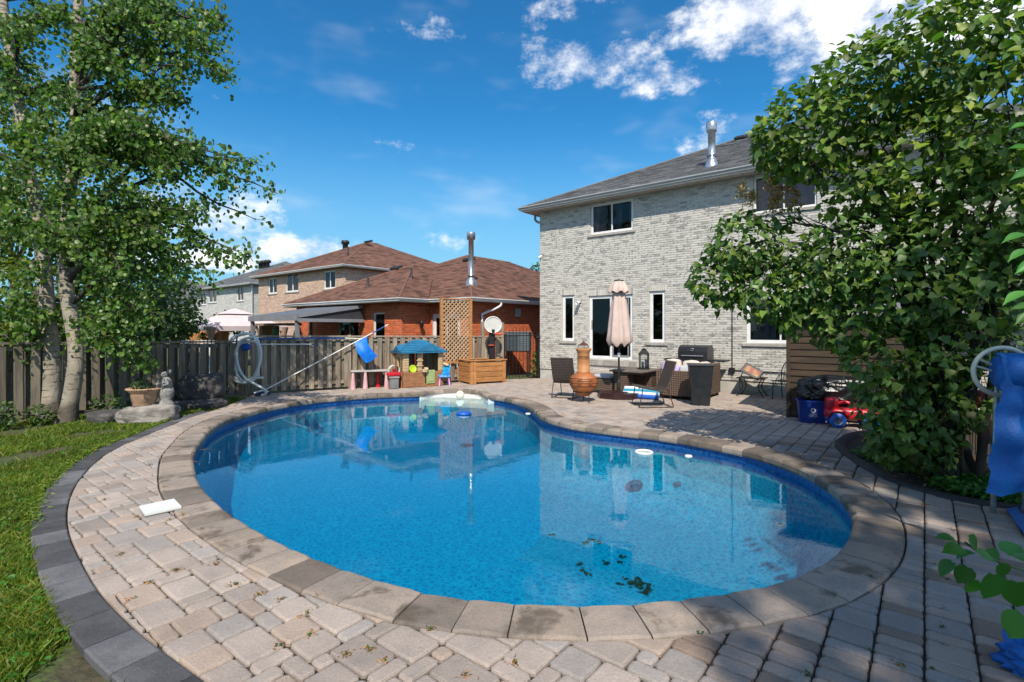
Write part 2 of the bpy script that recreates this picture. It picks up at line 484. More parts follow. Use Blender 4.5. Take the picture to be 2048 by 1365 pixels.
# ---- pool shell
def liner_mat():
    mt = bpy.data.materials.new('pool_liner'); mt.use_nodes = True; t = NT(mt.node_tree); t.n.clear()
    v = t.node('ShaderNodeTexCoord').outputs['Object']
    nz = t.node('ShaderNodeTexNoise'); t.l.new(v, nz.inputs['Vector']); nz.inputs['Scale'].default_value = 5; nz.inputs['Detail'].default_value = 3
    vm = t.node('ShaderNodeVectorMath', operation='MULTIPLY_ADD'); t.l.new(nz.outputs['Color'], vm.inputs[0]); vm.inputs[1].default_value = (.16, .16, .16); t.l.new(v, vm.inputs[2])
    def net(scale):
        vo = t.node('ShaderNodeTexVoronoi', feature='DISTANCE_TO_EDGE'); t.l.new(vm.outputs[0], vo.inputs['Vector']); vo.inputs['Scale'].default_value = scale
        return t.ramp(vo.outputs['Distance'], .0, .20, 1, 0)
    lines = t.math('MAXIMUM', net(13), t.math('MULTIPLY', net(27), .6))
    c = t.mix(t.ramp(t.noise(v, 16, 4, .6), .35, .68), (.001, .145, .265), (.002, .24, .37))
    c = t.mix(t.math('MULTIPLY', lines, .75), c, (.015, .42, .52))
    # printed tile band along the water line
    sp = t.node('ShaderNodeSeparateXYZ'); t.l.new(v, sp.inputs[0])
    br = t.node('ShaderNodeTexVoronoi'); t.l.new(v, br.inputs['Vector']); br.inputs['Scale'].default_value = 17
    band = t.mix(t.ramp(br.outputs['Distance'], .25, .5), (.004, .05, .20), (.012, .11, .33))
    c = t.mix(t.ramp(sp.outputs[2], -.30, -.296), c, band)
    c = t.mix(t.ramp(sp.outputs[2], -.125, -.12), c, (.012, .09, .36))
    b = t.node('ShaderNodeBsdfPrincipled'); t.l.new(c, b.inputs[0]); b.inputs['Roughness'].default_value = .45
    t.l.new(b.outputs[0], t.node('ShaderNodeOutputMaterial').inputs[0]); return mt
LINER = liner_mat()
def floor_z(p): return -1.02 - .25 * max(0, min(1, (11.5 - p.y) / 7))
wall = [p + n * .03 for p, n in zip(pool_c, pool_n)][::2]
mb = MB(); L = len(wall)
zs = [-.085, -.12, -.30, -.6]
for i in range(L):
    a, b = wall[i], wall[(i + 1) % L]
    za = zb = zs
    for k in range(len(za) - 1):
        mb.add([(a.x, a.y, za[k]), (b.x, b.y, zb[k]), (b.x, b.y, zb[k + 1]), (a.x, a.y, za[k + 1])], [(0, 1, 2, 3)], sm=True)
inn = []; keep = []
wn = np.array([(p.x, p.y) for p in wall])
for i in range(L):
    t_ = (wall[(i + 3) % L] - wall[i - 3]).normalized(); q = wall[i] - Vector((t_.y, -t_.x, 0)) * .62
    if np.hypot(wn[:, 0] - q.x, wn[:, 1] - q.y).min() > .56 and inside((q.x, q.y), [tuple(v) for v in wn]): keep.append(i)
    inn.append(q)
inn = [inn[min(keep, key=lambda k: min(abs(k - i), L - abs(k - i)))] if i not in keep else inn[i] for i in range(L)]
cs = [(0, 0), (.10, .30), (.32, .62), (.66, .88), (1, 1)]
for i in range(L):
    a, b, c, d = wall[i], wall[(i + 1) % L], inn[(i + 1) % L], inn[i]
    for (u0, v0), (u1, v1) in zip(cs, cs[1:]):
        f = lambda w0, w1, u, v_: (w0.x + (w1.x - w0.x) * u, w0.y + (w1.y - w0.y) * u, -.6 + (floor_z(w1) + .6) * v_)
        mb.add([f(a, d, u0, v0), f(b, c, u0, v0), f(b, c, u1, v1), f(a, d, u1, v1)], [(0, 1, 2, 3)], 1, None, True)
uq = [inn[i] for i in keep]
mb.add([(p.x, p.y, floor_z(p)) for p in uq], [tuple(t_) for t_ in tessellate_polygon([[Vector((p.x, p.y, 0)) for p in uq]])])
o = mb.build('pool_basin', LINER); tag(o, 'blue vinyl lined kidney-shaped pool basin', None, None, 'structure')

def water_mat():
    mt = bpy.data.materials.new('pool_water'); mt.use_nodes = True; t = NT(mt.node_tree); t.n.clear()
    v = t.node('ShaderNodeTexCoord').outputs['Object']
    h = t.math('ADD', t.noise(v, 2.2, 3, .5), t.math('MULTIPLY', t.noise(v, 13, 3, .55), .16))
    bn = t.node('ShaderNodeBump'); bn.inputs['Distance'].default_value = .0018; t.l.new(h, bn.inputs['Height'])
    fr = t.node('ShaderNodeFresnel'); gm = t.node('ShaderNodeNewGeometry'); t.l.new(t.math('MULTIPLY_ADD', gm.outputs['Backfacing'], 1 / 1.5 - 1.5, 1.5), fr.inputs[0]); t.l.new(bn.outputs[0], fr.inputs['Normal'])
    tr = t.node('ShaderNodeBsdfTransparent'); tr.inputs[0].default_value = (1, 1, 1, 1)
    gl = t.node('ShaderNodeBsdfGlossy'); gl.inputs['Roughness'].default_value = 0.0; t.l.new(bn.outputs[0], gl.inputs['Normal']); gl.inputs[0].default_value = (.82, .94, 1, 1)
    mx = t.node('ShaderNodeMixShader'); t.l.new(fr.outputs[0], mx.inputs[0]); t.l.new(tr.outputs[0], mx.inputs[1]); t.l.new(gl.outputs[0], mx.inputs[2])
    om = t.node('ShaderNodeOutputMaterial'); t.l.new(mx.outputs[0], om.inputs[0])
    va = t.node('ShaderNodeVolumeAbsorption'); va.inputs['Color'].default_value = (.10, .80, .925, 1); va.inputs['Density'].default_value = .62; t.l.new(va.outputs[0], om.inputs['Volume'])
    return mt
wl = [tuple((p + n * .036)[:2]) for p, n in zip(pool_c, pool_n)][::3]
vs, fs = tess([wl], WATER_Z); mb = MB().add(vs, fs); vs, fs = tess([wl], -1.5); mb.add(vs, [f[::-1] for f in fs])
mb.add([(x, y, z) for z in (WATER_Z, -1.5) for x, y in wl], [(i, (i + 1) % len(wl), len(wl) + (i + 1) % len(wl), len(wl) + i) for i in range(len(wl))])
o = mb.build('water', water_mat()); tag(o, 'still blue water filling the kidney-shaped pool', None, None, 'structure')

# ---- coping stones, one by one
cop_root = struct_empty('pool_coping', 'tan concrete coping stones round the pool edge')
perim = sum((pool_c[(i + 1) % NP_] - pool_c[i]).length for i in range(NP_))
n_st = round(perim / .34); bounds = []
for k in range(n_st + 1): bounds.append((k + (R.uniform(-.1, .1) if 0 < k < n_st else 0)) / n_st * NP_)
def at_i(arr, f):
    i = int(math.floor(f)); t_ = f - i
    return arr[i % NP_].lerp(arr[(i + 1) % NP_], t_)
for k in range(n_st):
    f0, f1 = bounds[k], bounds[k + 1]; g = .075
    cols = [f0 + g + (f1 - f0 - 2 * g) * j / 4 for j in range(5)]
    dz = R.uniform(-.004, .004); tone = R.uniform(.86, 1.1)
    mid = at_i(pool_c, (f0 + f1) / 2)
    dirty = R.random() < (.20 if mid.x < .9 and mid.y < 7 else .5)
    if dirty: tone *= R.uniform(.5, .8)
    tint = Vector((1, 1, 1)).lerp(Vector((.9, .93, .99)), R.random()) * tone
    rows = [(-.005, -.105), (-.012, -.08), (-.008, -.03), (.006, -.006), (.028, .006), (.5, .008), (.93, .006), (.985, -.004), (1.0, -.05)]   # (fraction or metres across, height): rounded nose over the water
    vs = []
    for ji, f in enumerate(cols):
        p, q = at_i(pool_c, f), at_i(cop_out, f)
        jit = .006 * noise.noise(p * 9)
        for ri, (a, z) in enumerate(rows):
            x = p.lerp(q, a + (.06 * jit if ri > 4 else 0)) if a >= .1 else p + (q - p).normalized() * (a + jit)
            e_ = -.009 if ji in (0, 4) and 2 < ri < 8 else 0
            vs.append((x.x, x.y, z + dz + e_))
    nr = len(rows); fs = [(j * nr + i, (j + 1) * nr + i, (j + 1) * nr + i + 1, j * nr + i + 1) for j in range(4) for i in range(nr - 1)]
    fs += [tuple(range(nr)), tuple(range(4 * nr, 5 * nr))[::-1]]
    MB().add(vs, fs, tuple(tint)).build('coping_stone', COPING, cop_root)

# ---- pavers
pool_np = np.array([p[:2] for p in cop_out]); pool_nn = np.array([n[:2] for n in pool_n])
pat_pts = resample([Vector((x, y, 0)) for x, y in PATIO], .06)
pat_np = np.array([p[:2] for p in pat_pts])
pat_nn = []
for i in range(len(pat_pts)):
    t_ = (pat_pts[(i + 1) % len(pat_pts)] - pat_pts[i - 1]).normalized(); pat_nn.append((t_.y, -t_.x))
pat_nn = np.array(pat_nn)
if area(PATIO) < 0: pat_nn = -pat_nn
cop_poly = [tuple(p[:2]) for p in cop_out[::3]]
CELL = .110
ca, sa = math.cos(AH), math.sin(AH)
def cell_xy(i, j): return (ca * i - sa * j) * CELL, (sa * i + ca * j) * CELL   # i along the house wall, j away from the camera
NI0, NI1, NJ0, NJ1 = -182, 156, -76, 204
used = set(); blocks = []
rp = random.Random(3)
for j in range(NJ0, NJ1):
    for i in range(NI0, NI1):
        if (i, j) in used: continue
        x, y = cell_xy(i, j)
        if not (-8 < x < 11 and .6 < y < 19): continue
        right = x > .6 and y < 9.5
        opts = [(2, 2), (2, 1), (1, 2), (3, 2), (2, 1), (2, 2)] if not right else [(2, 1), (2, 1), (2, 2), (2, 1)]
        if right and i % 2: opts = [(1, 1)]
        wi, hj = rp.choice(opts)
        while any((i + a, j + b) in used for a in range(wi) for b in range(hj)):
            if wi > 1: wi -= 1
            elif hj > 1: hj -= 1
            else: break
        for a in range(wi):
            for b in range(hj): used.add((i + a, j + b))
        blocks.append((i, j, wi, hj))
pav_root = struct_empty('patio', 'tan tumbled concrete pavers laid around the pool')
pieces = []
for i, j, wi, hj in blocks:
    g = .040 + rp.uniform(0, .03)
    cxm, cym = cell_xy(i + wi / 2, j + hj / 2)
    dp = np.hypot(pool_np[:, 0] - cxm, pool_np[:, 1] - cym); kp = int(dp.argmin())
    if dp[kp] > .3 and inside((cxm, cym), cop_poly): continue
    dq = np.hypot(pat_np[:, 0] - cxm, pat_np[:, 1] - cym); kq = int(dq.argmin())
    if dq[kq] > .3 and not inside((cxm, cym), PATIO): continue
    ch = .14
    x0, y0, x1, y1 = i + g, j + g, i + wi - g, j + hj - g
    jt = lambda: rp.uniform(-.022, .022)
    mx, my = (x0 + x1) / 2, (y0 + y1) / 2; bo = .018
    loc = [(x0 + ch, y0 + jt()), (mx, y0 - bo), (x1 - ch, y0 + jt()), (x1 + jt(), y0 + ch), (x1 + bo, my), (x1 + jt(), y1 - ch), (x1 - ch, y1 + jt()), (mx, y1 + bo), (x0 + ch, y1 + jt()), (x0 + jt(), y1 - ch), (x0 - bo, my), (x0 + jt(), y0 + ch)]
    poly = [cell_xy(a, b) for a, b in loc]
    if dp[kp] < .32:
        n = pool_nn[kp]; poly = clip(poly, pool_np[kp] + n * .008, n)
    if len(poly) > 2 and dq[kq] < .32:
        n = -pat_nn[kq]; poly = clip(poly, pat_np[kq] + n * .004, n)
    if len(poly) < 3 or area(poly) < .0012: continue
    pieces.append((math.hypot(cxm, cym), poly, cxm, cym))
def paver_geo(mb, poly, tone, near=True):
    n = len(poly); cx = sum(p[0] for p in poly) / n; cy = sum(p[1] for p in poly) / n
    dz = rp.uniform(-.003, .003); tx, ty = rp.uniform(-.02, .02), rp.uniform(-.02, .02)
    def ring(ins, z):
        out = []
        for x, y in poly:
            dx, dy = x - cx, y - cy; l = math.hypot(dx, dy) or 1
            k = max(.2, 1 - ins / l)
            out.append((cx + dx * k, cy + dy * k, z + dz + dx * tx + dy * ty))
        return out
    rings = [ring(0, -.03), ring(0, -.013), ring(.006, -.004), ring(.018, 0)] if near else [ring(0, -.03), ring(.0, -.006), ring(.012, 0)]
    vs = [v for r in rings for v in r]; k = len(rings)
    fs = [(a * n + i, a * n + (i + 1) % n, (a + 1) * n + (i + 1) % n, (a + 1) * n + i) for a in range(k - 1) for i in range(n)] + [tuple(range((k - 1) * n, k * n))]
    mb.add(vs, fs, tone)
def paver_tone(x, y):
    t_ = rp.random()
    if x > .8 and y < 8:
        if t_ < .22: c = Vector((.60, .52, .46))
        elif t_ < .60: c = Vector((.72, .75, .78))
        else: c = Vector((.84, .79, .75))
    else:
        c = Vector((.88, .92, .95)) if t_ < .25 else (Vector((.80, .79, .78)) if t_ < .36 else (Vector((.98, .90, .83)) if t_ < .55 else Vector((1.0, .985, .97))))
    return tuple(c * rp.uniform(.88, 1.08))
pieces.sort(key=lambda q: q[0])
def in_frame(x, y): return y > 2.4 and abs(x) < y * 1.03
rest = MB(); cnt = 0
for d, poly, x, y in pieces:
    if cnt < 300 and in_frame(x, y) and abs(area(poly)) > .006:
        mb = MB(); paver_geo(mb, poly, paver_tone(x, y)); mb.build('paver', PAVER, pav_root); cnt += 1
    else:
        paver_geo(rest, poly, paver_tone(x, y), d < 9)
tag(rest.build('paver_field', PAVER, pav_root), kind='stuff')

# ---- charcoal border stones along the lawn
bor_root = struct_empty('border_edging', 'dark charcoal stone edging between lawn and paving')
bl = resample(left_in, .02, False); k = 4; tot = len(bl)
while k < tot - 20:
    ln = R.choice([13, 15, 18, 15]); i0, i1 = k, min(tot - 3, k + ln); k = i1
    vs = []
    for j in range(4):
        i = round(i0 + .35 + (i1 - i0 - .7) * j / 3); t_ = (bl[min(i + 2, tot - 1)] - bl[i - 2]).normalized(); n = Vector((t_.y, -t_.x, 0))
        if n.x > 0 and t_.y < 0: n = -n
        if n.dot(Vector((-1, -.4, 0))) < 0: n = -n
        wd = .24
        sh = .5 if j == 0 else (-.5 if j == 3 else 0)
        base = bl[i] + t_ * (.004 * (1 if j == 0 else (-1 if j == 3 else 0)))
        for a, z in ((.006, -.06), (.006, -.008), (.016, 0.0), (wd - .012, .0), (wd, -.01), (wd, -.07)):
            q = base + n * a; vs.append((q.x, q.y, z + (-.004 if j in (0, 3) and z == 0 else 0)))
    fs = [(j * 6 + i, j * 6 + i + 1, (j + 1) * 6 + i + 1, (j + 1) * 6 + i) for j in range(3) for i in range(5)] + [tuple(range(6)), tuple(range(18, 24))]
    MB().add(vs, fs, R.choice([.8, .9, 1.0, 1.15, 1.9, 1.4])).build('border_stone', CHARCOAL, bor_root)

# ---- flower bed on the right with its black edging
SOIL = mat('bed_soil', (.035, .024, .016), (.06, .042, .028), sc=20, rough=1, bump=.02, bsc=40, attr=False)
bed = [tuple(p[:2]) for p in bed_in] + [(10.5, 9.4), (10.5, 0), (4, .2)]
vs, fs = tess([bed], -.03); o = MB().add(vs, fs).build('flower_bed', SOIL); tag(o, kind='structure')
RUBBER = mat('black_rubber', (.014, .015, .018), (.024, .025, .028), sc=30, rough=.7, bump=.004, bsc=80)
mb = MB(); q = resample(bed_in, .1, False); q = q[next(i for i, p in enumerate(q) if p.y > 4.5):]
vs = []
for i, p in enumerate(q):
    t_ = (q[min(i + 1, len(q) - 1)] - q[max(0, i - 1)]).normalized(); n = Vector((t_.y, -t_.x, 0))
    wob = .02 * noise.noise(p * 3)
    for a, z in ((0, -.03), (.005 + wob, .022), (.05 + wob, .035), (.11 + wob, .03), (.14, -.03)):
        vs.append((p.x + n.x * a, p.y + n.y * a, z))
mb.add(vs, [(i * 5 + k_, i * 5 + k_ + 1, (i + 1) * 5 + k_ + 1, (i + 1) * 5 + k_) for i in range(len(q) - 1) for k_ in range(4)], 1.0, None, True)
tag(mb.build('bed_edging', RUBBER), 'black rubber edging curving along the flower bed', 'edging')

# ---- pool steps, light, ball, floater, lid
WHITE_PL = mat('white_plastic', (.80, .80, .77), (.72, .72, .68), sc=4, rough=.35)
st = thing('pool_steps', 'white moulded steps set in the far end of the pool', 'pool steps', (-1.6, 13.9, 0))
i0 = min(range(NP_), key=lambda i: (pool_c[i] - Vector((-.62, 13.34, 0))).length); i1 = min(range(NP_), key=lambda i: (pool_c[i] - Vector((-2.45, 13.9, 0))).length)
arc = [pool_c[i] + pool_n[i] * .015 for i in range(i0, i1 + 1)]
off = Vector((-1.6, 13.9, 0)); mb = MB(); A_ = [p - off for p in arc]
for a, b in zip(A_, A_[1:]): mb.add([(a.x, a.y, -.088), (b.x, b.y, -.088), (b.x, b.y, -.46), (a.x, a.y, -.46)], [(0, 1, 2, 3)], sm=True)
mb.build('step_wall', WHITE_PL, st)
mouth = ((arc[0] + arc[-1]) / 2) - off
for lv, (z, fr) in enumerate([(-.145, .66), (-.20, .36), (-.26, .06)]):
    outer = [(p.x, p.y) for p in A_]
    md = (A_[-1] - A_[0]).normalized(); nin = Vector((md.y, -md.x, 0))
    if nin.dot(Vector((0, 1, 0))) < 0: nin = -nin
    depth_ = max((p - A_[0]).dot(nin) for p in A_)
    poly = clip(outer, tuple((A_[0] + nin * (fr * depth_))[:2]), tuple(nin[:2])) if fr > 0 else outer + [tuple((A_[-1] + nin * fr * depth_)[:2]), tuple((A_[0] + nin * fr * depth_)[:2])]
    MB().prism([(x * .995, y * .995) for x, y in poly], z - .10, z, .95 - .05 * lv).build('tread', WHITE_PL, st)
MB().prism([(x * .985, y * .985) for x, y in poly], -1.12, -.365).build('step_riser', LINER, st)
for p, sgn in ((A_[0], 1), (A_[-1], -1)):
    d = (A_[0] - A_[-1]).normalized() * sgn
    mb = MB(); mb.box(0, -.02, -.42, .30, .02, -.09, M=T(p + Vector((0, -.02, 0))) @ Rz(math.atan2(d.y, d.x) + (-.25 if sgn > 0 else .05)), bev=.01); mb.build('side_wing', WHITE_PL, st)
BALL = mat('cream_ball', (.80, .78, .66), (.72, .70, .58), sc=9, rough=.5)
bp = P(920, 791, 14.0); mb = MB(); mb.lathe([(max(.001, .115 * math.cos(a)), .115 * math.sin(a)) for a in [-math.pi / 2 + math.pi * k / 12 for k in range(13)]], 20)
o = mb.build('beach_ball', BALL, None, T(Vector((bp.x, bp.y, -.075)))); tag(o, 'cream white ball floating at the pool steps', 'ball')
fp = G(928, 830, WATER_Z); fl = thing('chlorine_floater', 'blue floating chlorine dispenser near the pool steps', 'pool floater', fp)
BLUEP = mat('blue_plastic', (.01, .12, .55), (.008, .09, .45), sc=5, rough=.4)
MB().lathe([(.001, .07), (.13, .07), (.165, .045), (.165, .0), (.001, 0)], 24).build('top_ring', BLUEP, fl)
MB().lathe([(.15, -.001), (.155, -.03), (.13, -.06), (.05, -.16), (.001, -.16)], 20).build('cartridge', WHITE_PL, fl)
fr_p = G(1288, 906, WATER_Z); fr_t = thing('floating_ring', 'white ring floating by the far pool wall below the barbecue', 'pool ring', fr_p)
MB().tube([(.12 * math.cos(a_), .12 * math.sin(a_), .008) for a_ in [2 * math.pi * k / 28 for k in range(28)]], .022, 8, closed=True).build('ring_tube', WHITE_PL, fr_t)
MB().lathe([(.001, -.02), (.1, -.015)], 20, .5).build('ring_mesh', WHITE_PL, fr_t)
for px, py, r_, lb in ((1377, 913, .055, 'small white puck floating beside the white ring'), (1056, 828, .06, 'small white puck floating where the pool edge curves inward')):
    fk = thing('floating_puck', lb, 'pool puck', G(px, py, WATER_Z))
    MB().lathe([(.001, .02), (r_ * .7, .02), (r_, .008), (r_, -.01), (.001, -.012)], 16).build('puck_body', WHITE_PL, fk)
    MB().lathe([(.001, .024), (r_ * .4, .0235)], 12, .6).build('puck_cap', WHITE_PL, fk)
a, b, c_, d = G(278, 1018), G(348, 1003), G(363, 1019), G(290, 1035)
lid = thing('white_board', 'white rectangular plastic board lying on the pavers beside the coping', 'board', tuple((a + b + c_ + d) / 4))
ctr = (a + b + c_ + d) / 4
MB().prism([tuple((p - ctr)[:2]) for p in (a, b, c_, d)], .010, .028).build('lid_plate', WHITE_PL, lid)
MB().prism([tuple(((p - ctr) * 1.02)[:2]) for p in (a, b, c_, d)], .002, .0098, .25).build('lid_rim', WHITE_PL, lid)

# ---- debris on the pool floor
DEB = mat('wet_leaf', (.012, .03, .012), (.03, .04, .012), sc=30, rough=.6)
mb = MB(); rr = random.Random(2)
for px, py, n, sp in [(1275, 1170, 46, .11), (1292, 1182, 20, .06), (1170, 1150, 7, .05), (1210, 1130, 6, .05), (1105, 1078, 5, .03), (1175, 1092, 8, .07), (1196, 1090, 6, .04), (1245, 1118, 7, .04), (1240, 1128, 5, .03), (1160, 1135, 6, .05)]:
    g0 = G(px, py, -1.22); 
    for k in range(n):
        x, y = g0.x + rr.gauss(0, sp * .7), g0.y + rr.gauss(0, sp * .6); z = floor_z(Vector((0, y, 0))) + .006 + .012 * rr.random(); s_ = rr.uniform(.015, .04)
        mb.add([(-1.2, 0, 0), (0, -.6, .2), (1.3, 0, 0), (0, .6, .2)], [(0, 1, 2, 3)], rr.uniform(.6, 1.5), T((x, y, z)) @ Rz(rr.uniform(0, 6)) @ Matrix.Diagonal((s_, s_, s_, 1)))
o = mb.build('sunken_leaves', DEB); tag(o, 'dark leaf litter lying on the pool floor', kind='stuff')

# ================================================================== houses
def sub_rect(rects, h):
    out = []
    for x0, z0, x1, z1 in rects:
        if h[0] >= x1 or h[2] <= x0 or h[1] >= z1 or h[3] <= z0: out.append((x0, z0, x1, z1)); continue
        if h[0] > x0: out.append((x0, z0, h[0], z1))
        if h[2] < x1: out.append((h[2], z0, x1, z1))
        a, b = max(x0, h[0]), min(x1, h[2])
        if h[1] > z0: out.append((a, z0, b, h[1]))
        if h[3] < z1: out.append((a, h[3], b, z1))
    return out

def brick_wall(parent, x0, x1, z0, z1, holes, bmat, mmat, tone, M=None, L=.20, h=.066, gap=.009, prot=.010, soldiers=(), seed=1):
    """brickwork in the x-z plane, outside towards -y: mortar sheet with real openings and bricks standing proud of it"""
    rr = random.Random(seed)
    M = M or Matrix.Identity(4)
    rects = [(x0, z0, x1, z1)]
    for hl in holes: rects = sub_rect(rects, hl)
    mo = MB()
    for a, b, c, d in rects: mo.add([(a, 0, b), (c, 0, b), (c, 0, d), (a, 0, d)], [(0, 1, 2, 3)], 1, M)
    for a, b, c, d in holes:   # reveals
        for q in ([(a, 0, b), (a, .12, b), (a, .12, d), (a, 0, d)], [(c, 0, b), (c, .12, b), (c, .12, d), (c, 0, d)], [(a, 0, d), (c, 0, d), (c, .12, d), (a, .12, d)], [(a, 0, b), (c, 0, b), (c, .12, b), (a, .12, b)]):
            mo.add(q, [(0, 1, 2, 3)], 1, M)
    wall_ = mo.build('wall', mmat, parent)
    br = MB()
    cut = list(holes) + list(soldiers)
    def brick(a, b, c, d, t, p=prot):
        if c - a < .012 or d - b < .012: return
        e = .004
        br.add([(a, 0, b), (c, 0, b), (c, 0, d), (a, 0, d), (a + e, -p, b + e), (c - e, -p, b + e), (c - e, -p, d - e), (a + e, -p, d - e)],
               [(4, 5, 6, 7), (0, 1, 5, 4), (1, 2, 6, 5), (2, 3, 7, 6), (3, 0, 4, 7)], t, M)
    row = 0; z = z0
    while z < z1 - .01:
        x = x0 - (L / 2 if row % 2 else 0)
        zt = min(z + h, z1)
        while x < x1:
            t = tone(rr)
            rs = [(max(x, x0) + gap / 2, z + gap / 2, min(x + L, x1) - gap / 2, zt - gap / 2)]
            for hl in cut: rs = sub_rect(rs, hl)
            p = prot * rr.uniform(.7, 1.35)
            for q in rs: brick(*q, t, p)
            x += L
        z += h; row += 1
    for a, b, c, d in soldiers:
        x = a
        while x < c - .02:
            xe = min(x + h + .002, c); brick(x + gap / 2, b + gap / 2, xe - gap / 2, d - gap / 2, tone(rr), prot * 1.5); x = xe
    tag(br.build('brickwork', bmat, wall_), kind='stuff')
    return wall_

def shingles(mb, poly, O, ux, vy, tone, expo=.15, tab=.32, seed=0):
    """rows of overlapping shingles on a roof plane; poly in plane coordinates (along the eave, up the slope)"""
    rr = random.Random(seed); n = ux.cross(vy).normalized()
    if n.z < 0: n = -n
    if area(poly) < 0: poly = poly[::-1]
    u0, u1 = min(p[0] for p in poly), max(p[0] for p in poly); v0, v1 = min(p[1] for p in poly), max(p[1] for p in poly)
    v = v0; row = 0
    edges = [(poly[i], poly[(i + 1) % len(poly)]) for i in range(len(poly))]
    while v < v1 - .01:
        u = u0 - rr.uniform(0, tab)
        while u < u1:
            wd = tab * rr.uniform(.75, 1.2)
            q = [(u + .003, v), (u + wd - .003, v), (u + wd - .003, v + expo + .012), (u + .003, v + expo + .012)]
            for a, b in edges:
                nx, ny = -(b[1] - a[1]), b[0] - a[0]
                q = clip(q, a, (nx, ny))
                if len(q) < 3: break
            if len(q) >= 3:
                th = .013 * rr.uniform(.8, 1.5)
                hh = lambda vv: th - (th - .001) * (vv - v) / (expo + .012)
                top = [O + ux * a + vy * b + n * hh(b) for a, b in q]; t = tone(rr)
                mb.add(top, [tuple(range(len(q)))], t)
                lo = [i for i in range(len(q)) if abs(q[i][1] - v) < 1e-4]
                if len(lo) == 2:
                    a, b = q[lo[0]], q[lo[1]]
                    pa, pb = O + ux * a[0] + vy * a[1], O + ux * b[0] + vy * b[1]
                    mb.add([pa - n * .01, pb - n * .01, pb + n * th, pa + n * th], [(0, 1, 2, 3)], t)
            u += wd
        v += expo; row += 1

def slope_plane(mb, base, a, b, c=None, d=None, pitch=.45, tone=None, seed=0, expo=.15, tab=.32):
    """roof plane given by 3 or 4 corner points (first two on the eave)"""
    ux = (b - a).normalized(); pts = [q for q in (a, b, c, d) if q is not None]
    up = None
    for q in pts[2:]:
        r = (q - a) - ux * (q - a).dot(ux)
        if r.length > 1e-4: up = r.normalized(); break
    poly = [((q - a).dot(ux), (q - a).dot(up)) for q in pts]
    base.add(pts, [tuple(range(len(pts)))], 1)
    shingles(mb, poly, a, ux, up, tone, expo, tab, seed)

WHITE_FR = mat('white_vinyl', (.80, .80, .79), (.72, .72, .71), sc=3, rough=.4)
GLASS = glass_mat('window_glass', (.5, .54, .55))
ROOM = mat('dark_room', (.10, .085, .065), (.14, .12, .09), sc=1.5, rough=.9)
SILLM = mat('sill_stone', (.42, .39, .35), (.33, .31, .28), sc=8, rough=.9, bump=.004)
def window(parent, x0, z0, x1, z1, splits=(), fr=.055, M=None, sill=True, curtain=None, rec=.055, name='window', fmat=None, fil=.035, room=True, depth=1.6):
    """framed window in an opening; sub-parts are panes, sill, curtain and the room behind"""
    M = M or Matrix.Identity(4); fmat = fmat or WHITE_FR
    mb = MB(); y0, y1 = rec - .02, rec + .05
    mb.box(x0 + .004, y0, z0 + .004, x0 + fr, y1, z1 - .004, 1, M, .006); mb.box(x1 - fr, y0, z0 + .004, x1 - .004, y1, z1 - .004, 1, M, .006)
    mb.box(x0 + fr, y0 + .001, z0 + .004, x1 - fr, y1, z0 + fr, 1, M, .006); mb.box(x0 + fr, y0 + .001, z1 - fr, x1 - fr, y1, z1 - .004, 1, M, .006)
    for s_ in splits: mb.box(s_ - fil / 2, y0 + .006, z0 + fr, s_ + fil / 2, y1 - .004, z1 - fr, 1, M, .004)
    wf = mb.build(name, fmat, parent)
    xs = [x0 + fr - .004] + list(splits) + [x1 - fr + .004]
    for i, (a, b) in enumerate(zip(xs, xs[1:])):
        y = rec + .012 + (.016 if i % 2 else 0)
        MB().add([(a, y, z0 + fr - .004), (b, y, z0 + fr - .004), (b, y, z1 - fr + .004), (a, y, z1 - fr + .004)], [(0, 1, 2, 3)], 1, M).build('pane', GLASS, wf)
    if sill: MB().box(x0 - .09, -.055, z0 - .085, x1 + .09, .03, z0 - .004, 1, M, .008).build('sill', SILLM, wf)
    if curtain:
        cm, parts_ = curtain; mb = MB()
        for a, b in parts_:
            n_ = max(6, int((b - a) * 40)); vs = []
            for k in range(n_ + 1):
                x = a + (b - a) * k / n_; y = rec + .16 + .03 * math.sin(k * 1.7) + .012 * math.sin(k * .7)
                vs += [(x, y, z0 + .02), (x, y, z1 - .01)]
            mb.add(vs, [(2 * k, 2 * k + 2, 2 * k + 3, 2 * k + 1) for k in range(n_)], 1, M, True)
        mb.build('curtain', cm, wf)
    if room:
        a, b, c, d = x0 - .25, z0 - .3, x1 + .25, z1 + .2; yy0, yy1 = rec + .125, rec + depth
        vs = [(a, yy0, b), (c, yy0, b), (c, yy0, d), (a, yy0, d), (a, yy1, b), (c, yy1, b), (c, yy1, d), (a, yy1, d)]
        MB().add(vs, [(4, 5, 6, 7), (0, 1, 5, 4), (1, 2, 6, 5), (2, 3, 7, 6), (3, 0, 4, 7)], 1, M).build('room_box', ROOM, wf)
    return wf

